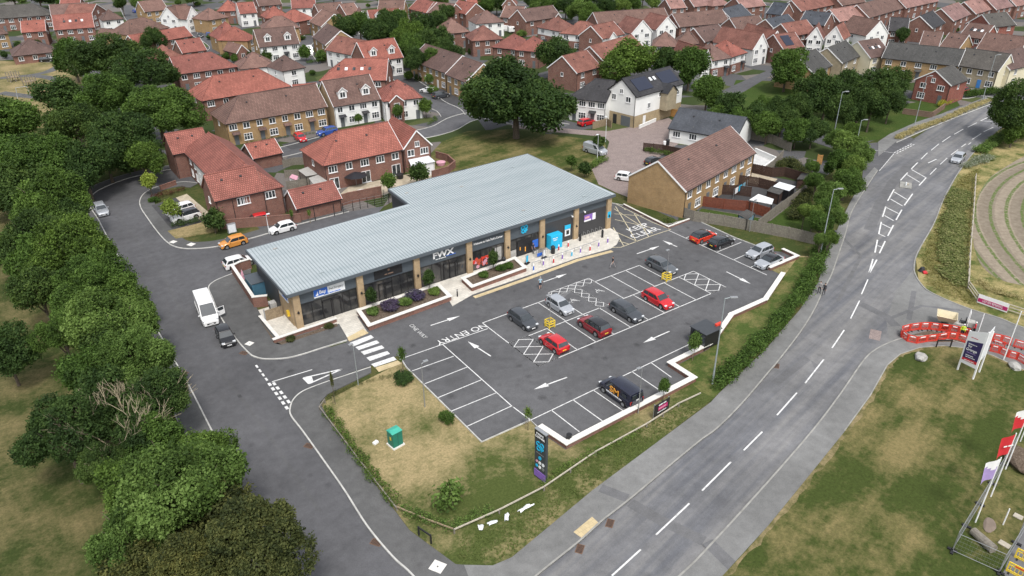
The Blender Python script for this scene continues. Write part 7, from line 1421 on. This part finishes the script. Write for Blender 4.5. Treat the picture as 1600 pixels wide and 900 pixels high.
# totem
A = G(837, 742); B = G(853.5, 755); d = B-A; L = d.length; e = empty('totem_sign', (A.x, A.y, .02), math.atan2(d.y, d.x), 'tall dark totem sign with blue food shop logo on the bank', 'sign')
MB().box((L/2, 0, 2.7), (L, .28, 5.4)).build('panel', 'clad_dark', e); MB().box((L/2, 0, 5.44), (L+.06, .34, .08)).build('cap', 'galv', e); MB().box((L/2, -.16, 4.95), (L-.04, .04, .8)).build('header', 'black_plastic', e)
text('lettering', "PARK'S", .3, (1, 0, 0), (0, 0, 1), (L/2, -.19, 5.1), 'upvc', e); text('lettering', 'CORNER', .3, (1, 0, 0), (0, 0, 1), (L/2, -.19, 4.78), 'upvc', e); text('lettering', 'CO', .66, (1, 0, 0), (0, 0, 1), (L/2, -.16, 3.98), 'sign_cyan', e, .03); text('lettering', 'OP', .66, (1, 0, 0), (0, 0, 1), (L/2, -.16, 3.48), 'sign_cyan', e, .03)
MB().box((L/2, -.15, 2.95), (L*.7, .02, .03)).build('divider', 'galv', e); MB().box((L/2, -.17, .55), (L+.02, .06, .75)).build('lilac_panel', 'sign_purple', e)
for x, z, r, m in ((.5, 2.5, .19, 'sign_cyan'), (.22, 1.95, .13, 'cloth_pink'), (.5, 1.95, .17, 'upvc'), (.8, 1.95, .17, 'screen_white'), (.22, 1.45, .16, 'sign_cyan'), (.5, 1.45, .17, 'upvc'), (.8, 1.45, .17, 'galv')): MB().tube((x*L, -.15, z), (x*L, -.18, z), r, n=14).build('tenant_disc', m, e)
A = G(1020, 657); B = G(1043, 643); d = B-A; L = d.length; e = empty('notice_board', (A.x, A.y, .02), math.atan2(d.y, d.x), 'black advertising board with magenta poster on the bank', 'sign')
for x in (.06, L-.06): MB().box((x, 0, .95), (.1, .1, 1.9)).build('post', 'galv', e)
b_ = MB().box((L/2, -.08, 1.15), (L, .06, 1.4)).build('board', 'black_trim', e); MB().box((L*.55, -.12, 1.2), (L*.62, .03, .45)).build('poster', 'sign_magenta', e); MB().box((L*.5, -.122, 1.2), (L*.5, .03, .12)).build('pink_band', 'cloth_pink', e); text('lettering', (4, 3), .26, (1, 0, 0), (0, 0, 1), (L/2, -.13, 1.62), 'upvc', e); MB().box((L*.5, -.12, .75), (L*.6, .02, .05)).build('caption', 'upvc', e)
g = G(623, 700); e = empty('utility_cabinet', (g.x, g.y+.6, .02), .12, 'green utility cabinet on a pale slab in the dry lawn', 'cabinet'); MB().box((0, 0, .06), (2.1, 1.9, .14)).build('plinth', 'coping', e); MB().box((0, 0, .98), (1.75, 1.5, 1.7)).build('casing', 'green_cab', e, bevel=.02)
MB().add([(-.95, -.8, 1.83), (.95, -.8, 1.83), (.95, .8, 1.83), (-.95, .8, 1.83), (-.8, 0, 2.0), (.8, 0, 2.0)], [(0, 1, 5, 4), (1, 2, 5), (2, 3, 4, 5), (3, 0, 4), (3, 2, 1, 0)]).build('roof', 'green_cab_top', e); MB().box((-.89, -.1, 1.1), (.02, .35, .4)).build('warning_label', 'sign_yellow', e); MB().box((0, -.76, .95), (.03, .02, 1.5)).build('door_gap', 'black_trim', e)

e.scale = (.62, .66, .95)
g = G(587, 693); e = empty('marker_block', (g.x, g.y, .02), .3, 'small white marker block on the dry lawn left of the green cabinet', 'marker'); MB().box((0, 0, .1), (.5, .35, .2)).build('block', 'upvc', e)
# shelter
g = G(1106, 541); e = empty('trolley_shelter', (g.x, g.y+.6, .04), 0, 'black trolley shelter with tinted roof against the stepped wall', 'shelter')
for x in (-1.2, 1.2):
    for y in (-1.1, 1.1): MB().box((x, y, 1.1), (.08, .08, 2.2)).build('post', 'black_trim', e)
MB().box((0, 0, 2.23), (2.7, 2.5, .08)).build('roof', 'clad_dark', e); MB().box((1.2, 0, 1.15), (.04, 2.15, 1.9)).box((0, -1.1, 1.15), (2.35, .04, 1.9)).build('side_panel', 'black_plastic', e); MB().box((-1.2, 0, 1.15), (.04, 2.15, 1.9)).build('tinted_panel', 'glass_dark', e)
mb = MB(); [mb.tube((-1.3-.12*math.sin(k*.5), .9, 1.2+.3*k), (-1.3-.12*math.sin(k*.5+.5), .9, 1.5+.3*k), .05) for k in range(3)]; mb.build('banner_arm', 'black_trim', e)
g = G(1119, 534); e = empty('charging_arm', (g.x+.3, g.y, .04), 0, 'red bent signal arm standing beside the black shelter', 'sign post'); MB().tube((0, 0, 0), (0, 0, 2.4), .10).build('pole', 'barrier_red', e); MB().box((-.35, 0, 2.4), (.95, .3, .3)).build('head', 'barrier_red', e, bevel=.04)
g = G(889, 692); e = empty('litter_bin', (g.x, g.y, .04), 0, 'small black bin with white label at the lowest car park corner', 'bin'); MB().tube((0, 0, 0), (0, 0, 1.0), .25, .28, n=12).build('body', 'black_plastic', e); MB().box((0, -.29, .6), (.28, .03, .25)).build('label', 'upvc', e)
# cloth caught on the rail
def cloth(label, pts, seed):
    P = W(pts); c = sum(P, Vector())/len(P); e = empty('torn_banner', (c.x, c.y, .03), 0, label, 'banner'); rr = random.Random(seed); n = len(P); mb = MB(); vs = [(0, 0, .2)]
    for k in range(n):
        for j in range(3): p = P[k].lerp(P[(k+1) % n], j/3)-c; vs.append((p.x*(.5+.45*rr.random()), p.y*(.5+.45*rr.random()), .04+.15*rr.random()))
    m = len(vs)-1; mb.add(vs, [(0, 1+k, 1+(k+1) % m) for k in range(m)]); mb.build('cloth', 'screen_white', e)
cloth('crumpled white banner fallen from the rail, leftmost piece', [(745, 822), (757, 818), (757, 830), (746, 832)], 1); cloth('crumpled white banner by the rail, middle piece', [(760, 818), (780, 812), (778, 818), (762, 824)], 2); cloth('crumpled white banner by the rail, piece with grey folds', [(788, 803), (797, 800), (795, 816), (787, 820)], 3); cloth('crumpled white banner draped down the rail, rightmost piece', [(803, 800), (832, 785), (838, 790), (812, 805)], 4)
# traffic island remains and verge litter
g = G(1415, 290); e = empty('island_bollard', (g.x, g.y, .03), .5, 'small kerbed traffic island with yellow post stump in the main road', 'traffic island'); MB().box((0, 0, .06), (3.0, 1.9, .14)).build('kerb_base', 'kerb_dull', e, bevel=.05); MB().tube((-.3, 0, .1), (-.3, 0, .7), .12).build('post', 'screen_white', e); MB().box((.2, -.2, .22), (.5, .5, .25)).build('yellow_base', 'timber_pale', e)
g = G(1440, 424); e = empty('sand_bag', (g.x, g.y, .05), .8, 'black sack with red road sign dumped at the verge corner', 'bag'); MB().tube((0, 0, 0), (0, 0, .55), .5, .25, n=9).build('sack', 'black_plastic', e); MB().box((-.6, -.2, .12), (.7, .5, .2)).build('folded_sign', 'sign_red', e)
# garden things
def awning(label, px, h, mat, cat, name='garden_canopy', legs='black_trim', sides=None):
    P = [G(x, y, h) for x, y in px]; c = sum(P, Vector())/4; c.z = 0; e = empty(name, c, 0, label, cat); Q = [p-c for p in P]; Q = Q if area2(Q) > 0 else Q[::-1]
    MB().prism([(q.x, q.y) for q in Q], h-.08, h).build('roof', mat, e)
    for q in Q: MB().box((q.x*.92, q.y*.92, h/2-.05), (.08, .08, h-.1)).build('post', legs, e)
    if sides: MB().prism([(q.x*.88, q.y*.88) for q in Q], .02, h-.1).build('wall', sides, e)
awning('white square gazebo in the terrace garden nearest the bays', [(1171, 312), (1185, 303), (1209, 311), (1206, 319)], 2.2, 'cloth_white', 'gazebo', 'gazebo'); awning('pale glazed lean-to roof over black furniture behind the terrace', [(1208, 291), (1218, 284), (1243, 291), (1233, 298)], 2.1, 'screen_white', 'canopy', sides='black_plastic'); awning('grey flat roofed shed beside the pale glazed roof', [(1198, 298), (1206, 291), (1225, 297), (1218, 304)], 1.9, 'roof_grey', 'shed', 'garden_shed', sides='timber_dark')
awning('dark green garden shelter at the far end of the brown fence', [(1245, 280), (1252, 271), (1264, 271), (1264, 280)], 1.8, 'roof_grey', 'shed', 'garden_shed', sides='timber_dark'); awning('flat grey shed roof between the red brick houses, farther one', [(466, 266), (482, 260), (496, 272), (478, 275)], 2.1, 'concrete', 'shed', 'garden_shed', sides='timber_grey'); awning('grey shed with pale gable front behind the small garage', [(482, 278), (497, 273), (511, 282), (490, 288)], 2.1, 'concrete', 'shed', 'garden_shed', sides='coping')
awning('white conservatory against the brick end house behind the store', [(637, 247), (667, 241), (680, 252), (643, 260)], 2.6, 'screen_white', 'conservatory', 'conservatory', 'upvc', sides='upvc'); awning('pink and white play tent between the brick gardens', [(452, 277), (456, 272), (466, 275), (464, 282)], 1.0, 'cloth_pink', 'tent', 'play_tent', 'upvc', sides='cloth_white')
awning('small blue sided summerhouse in the corner garden by the lamp', [(1153, 335), (1167, 327), (1180, 333), (1168, 343)], 1.9, 'roof_grey', 'shed', 'garden_shed', sides='shed_blue')
g = G(545, 293); e = empty('parasol', (g.x+1.5, g.y, 0), 0, 'large dark parasol on the patio behind the store', 'parasol'); MB().tube((0, 0, 0), (0, 0, 2.5), .04).build('pole', 'galv', e); MB().tube((0, 0, 1.9), (0, 0, 2.6), 2.1, .05, n=8).build('canopy', 'cloth_black', e)
for x, y, r, h, m, lb, nm, ct in ((566, 302, 1.1, .3, 'cloth_white', 'small round white paddling pool behind the store', 'paddling_pool', 'pool'), (625, 279, .7, .8, 'black_plastic', 'black covered barbecue on the patio', 'covered_barbecue', 'barbecue'), (633, 266, .5, 1.2, 'black_plastic', 'tall black planter with white flowers by the patio doors', 'flower_planter', 'planter'), (689, 258, .9, .6, 'cloth_pink', 'tub of bright pink flowers inside the curved wall', 'flower_tub', 'flowers'), (1112, 305, .9, .7, 'black_plastic', 'black round garden table set behind the red brown fence', 'garden_table', 'table'), (1043, 227, .4, 1.1, 'black_plastic', 'black wheeled bin beside the slate bungalow', 'wheeled_bin', 'bin'), (1038, 229, .3, 1.0, 'upvc', 'white wheeled bin beside the slate bungalow', 'wheeled_bin', 'bin')):
    g = G(x, y); e = empty(nm, (g.x, g.y, .05), 0, lb, ct); MB().tube((0, 0, 0), (0, 0, h), r*.85, r, n=14).build('body', m, e); MB().tube((0, 0, h), (0, 0, h+.06), r*1.03, r*.9, n=14).build('rim', m if m != 'cloth_pink' else 'cloth_pink', e)
A = G(1145, 312, 0); B = G(1166, 298, 0); d = B-A; e = empty('washing_line', (A.x, A.y, 0), math.atan2(d.y, d.x), 'washing line with blue and white laundry in the terrace garden', 'washing line'); MB().tube((0, 0, 0), (0, 0, 2), .04).tube((d.length, 0, 0), (d.length, 0, 2), .04).build('post', 'galv', e)
for k, m in enumerate(('cloth_white', 'sign_cyan', 'shed_blue')): MB().box((d.length*(.2+.27*k), 0, 1.35), (d.length*.2, .04, 1.0)).build('laundry', m, e)
# play equipment
for i, (x, y, lb) in enumerate(((23, 127, 'dark timber climbing frame on the common, left one'), (48, 134, 'timber climbing frame with posts on the common, right one'))):
    g = G(x, y); e = empty('climbing_frame', (g.x, g.y, 0), .3, lb, 'play equipment')
    for a in (-1.3, 0, 1.3):
        for b in (-1, 1): MB().box((a, b, 1.3), (.16, .16, 2.6)).build('post', 'timber_grey', e)
    MB().box((0, 0, 1.2), (2.6, 2.0, .12)).build('platform', 'timber', e); mb = MB(); [mb.bar((-1.3, b, z), (1.3, b, z), .08) for b in (-1, 1) for z in (1.8, 2.5)]; mb.build('rail', 'timber_grey', e)
g = G(38, 152); e = empty('swing_frame', (g.x, g.y, 0), 0, 'grey steel swing frame at the edge of the park path', 'swing'); mb = MB(); [mb.tube((a, b, 0), (a*.8, 0, 2.6), .06) for a in (-1.5, 1.5) for b in (-.8, .8)]; mb.tube((-1.2, 0, 2.6), (1.2, 0, 2.6), .06); mb.build('frame', 'galv', e); MB().box((0, 0, .6), (.5, .2, .05)).build('swing_seat', 'black_plastic', e)

# ================================================================== PEOPLE
def person(label, px, py, hd, top, bottom, stride=.28, hat=None, hairc='hair', lean=0, h=1.72, arms=.2, elbow=0, bare=True, shoes='black_plastic', shorts=False, z=.04):
    g = G(px, py); k = h/1.75; e = empty('person', (g.x, g.y, z), hd-math.pi/2, label, 'person')   # local +y is the walking direction
    J = {}; V = []; E_ = []; Rr = []
    def j(n, p, r, par=None):
        J[n] = len(V); V.append((p[0]*k, p[1]*k, p[2]*k)); Rr.append(r*k)
        if par is not None: E_.append((J[par], J[n]))
    L = lean
    j('pelvis', (0, 0, .95), .145); j('waist', (0, .02*L, 1.10), .125, 'pelvis'); j('chest', (0, .08*L, 1.30), .15, 'waist'); j('neckb', (0, .12*L, 1.46), .075, 'chest'); j('neck', (0, .13*L, 1.52), .052, 'neckb'); j('head0', (0, .14*L+.01, 1.60), .082, 'neck'); j('head1', (0, .15*L+.01, 1.70), .085, 'head0')
    for s, nm in ((-1, 'l'), (1, 'r')):
        sw = stride*s
        j(nm+'hip', (s*.09, 0, .90), .10, 'pelvis'); j(nm+'knee', (s*.10, sw*.55+.03, .50), .062, nm+'hip'); j(nm+'ankle', (s*.10, sw*1.0-.04*(sw < 0), .09 if sw >= 0 else .13), .042, nm+'knee'); j(nm+'toe', (s*.11, sw+.17, .04 if sw >= 0 else .05), .036, nm+'ankle')
        j(nm+'sh', (s*.18, .08*L, 1.41), .062, 'chest'); j(nm+'el', (s*(.235+elbow*.03), -sw*arms*1.2+elbow*.02, 1.14), .043, nm+'sh'); j(nm+'wr', (s*(.235-elbow*.03), -sw*arms*2.6+.06+elbow*.22, .90+elbow*.18), .030, nm+'el'); j(nm+'hand', (s*.235, -sw*arms*2.8+.09+elbow*.26, .83+elbow*.18), .034, nm+'wr')
    me = bpy.data.meshes.new('body'); me.from_pydata(V, E_, []); o = bpy.data.objects.new('tmp', me); C.objects.link(o)
    sk = o.modifiers.new('skin', 'SKIN'); sk.use_smooth_shade = True
    for i, r in enumerate(Rr): me.skin_vertices[0].data[i].radius = (r, r*(.72 if i in (0, 1, 2) else 1))
    me.skin_vertices[0].data[0].use_root = True
    ss = o.modifiers.new('s', 'SUBSURF'); ss.levels = 1; ss.render_levels = 1
    bm2 = bpy.data.meshes.new_from_object(o.evaluated_get(bpy.context.evaluated_depsgraph_get())); bpy.data.objects.remove(o); bm2.name = 'body'
    bm2.materials.clear(); [bm2.materials.append(M[m_]) for m_ in ('skin', top, bottom, shoes)]
    bm = bmesh.new(); bm.from_mesh(bm2)
    for s in (-1, 1):   # fingers and thumb
        wx = Vector(V[J['lhand' if s < 0 else 'rhand']])
        for q, (dx, ln) in enumerate(((-.03, .07), (-.01, .085), (.01, .08), (.03, .065), (.05, .05))):
            a = wx+Vector((s*.0, dx*k, -.01)); b = a+Vector((-s*.012, .02+.03*(q == 4), -ln*k))
            r = bmesh.ops.create_cone(bm, segments=5, radius1=.009, radius2=.007, depth=(b-a).length, cap_ends=True, matrix=Matrix.Translation((a+b)/2) @ (b-a).to_track_quat('Z', 'Y').to_matrix().to_4x4())
    r = bmesh.ops.create_cone(bm, segments=5, radius1=.018, radius2=.006, depth=.04, matrix=Matrix.Translation((0, (.15*L+.10)*k, 1.64*k)) @ Matrix.Rotation(-math.pi/2, 4, 'X'))
    for f in bm.faces:
        c = f.calc_center_median()/k; ax_ = abs(c.x); arm = ax_ > .20
        if arm: f.material_index = 1 if c.z > (1.22 if bare else .93) else 0
        elif c.z > 1.49: f.material_index = 0
        elif c.z > .96: f.material_index = 1
        elif c.z > (.55 if shorts else .11): f.material_index = 2
        elif c.z > .11: f.material_index = 0
        else: f.material_index = 3
        f.smooth = True
    bm.to_mesh(bm2); bm.free(); b = bpy.data.objects.new('body', bm2); C.objects.link(b); b.parent = e
    hm = bmesh.new(); bmesh.ops.create_uvsphere(hm, u_segments=14, v_segments=10, radius=.103*k); 
    for v in list(hm.verts):
        if v.co.z < -.03*k and v.co.y > -.01: hm.verts.remove(v)
    me = bpy.data.meshes.new('hair'); hm.to_mesh(me); hm.free(); me.materials.append(M[hat or hairc]); ho = bpy.data.objects.new('helmet' if hat else 'hair', me); C.objects.link(ho); ho.parent = e; ho.location = (0, (.14*L-.012)*k, 1.685*k)
    ey = MB(); [ey.box((s_*.032*k, (.15*L+.092)*k, 1.665*k), (.018, .012, .010)) for s_ in (-1, 1)]; ey.build('eyes', 'black_trim', e)
    return e
person('man in pale blue shirt and dark shorts walking towards the shop', 844, 452, heading((850, 470), (843, 445), 0), 'shirt_blue', 'shorts_navy', .12, hairc='hair_grey', shorts=True, h=1.82)
person('person in black top striding across the car park by the silver hatchback', 957, 419, heading((975, 415), (945, 424), 0), 'cloth_black', 'trousers_grey', .38, h=1.75)
person('pedestrian in dark clothes on the roadside pavement, left of two', 1279, 459, heading((1290, 445), (1272, 470), 0), 'trousers_grey', 'cloth_black', .18, bare=False, z=.12); person('pedestrian all in black on the roadside pavement, right of two', 1286, 462, heading((1296, 447), (1278, 474), 0), 'cloth_black', 'cloth_black', .2, bare=False, z=.12)
person('worker in bright yellow vest and white helmet inside the red barriers', 1501, 527, math.radians(200), 'hi_vis', 'cloth_black', .1, hat='upvc', elbow=.9, lean=.5, bare=False, z=.1); person('worker in red jacket and pale helmet beside the estate sign top', 1520, 524, math.radians(120), 'sign_red', 'cloth_black', .1, hat='upvc', elbow=.7, lean=.4, bare=False, z=.1)
g = G(876.5, 382); e_ = person('shopper in dark jacket standing in the shop entrance', 833, 397, math.radians(-80), 'cloth_black', 'shorts_navy', .06, z=.09)

g = G(365, 366); e = empty('meter_cabinet', (g.x, g.y+.5, .12), 0, 'pale grey meter cabinet against the brick wall above the orange car', 'cabinet'); MB().box((0, 0, .75), (1.3, .5, 1.5)).build('casing', 'galv', e, bevel=.02); MB().box((0, -.26, .75), (1.1, .02, 1.3)).build('door', 'screen_white', e)
for x, y, lb in ((1108, 300, 'dark rattan garden chair near the washing line, upper'), (1117, 309, 'dark rattan garden chair near the washing line, lower')):
    g = G(x, y); e = empty('garden_chair', (g.x, g.y, .05), 1.0, lb, 'chair'); MB().box((0, 0, .22), (.8, .8, .42)).build('seat', 'black_plastic', e, bevel=.05); MB().box((0, .4, .5), (.8, .15, .8)).build('backrest', 'black_plastic', e, bevel=.05)
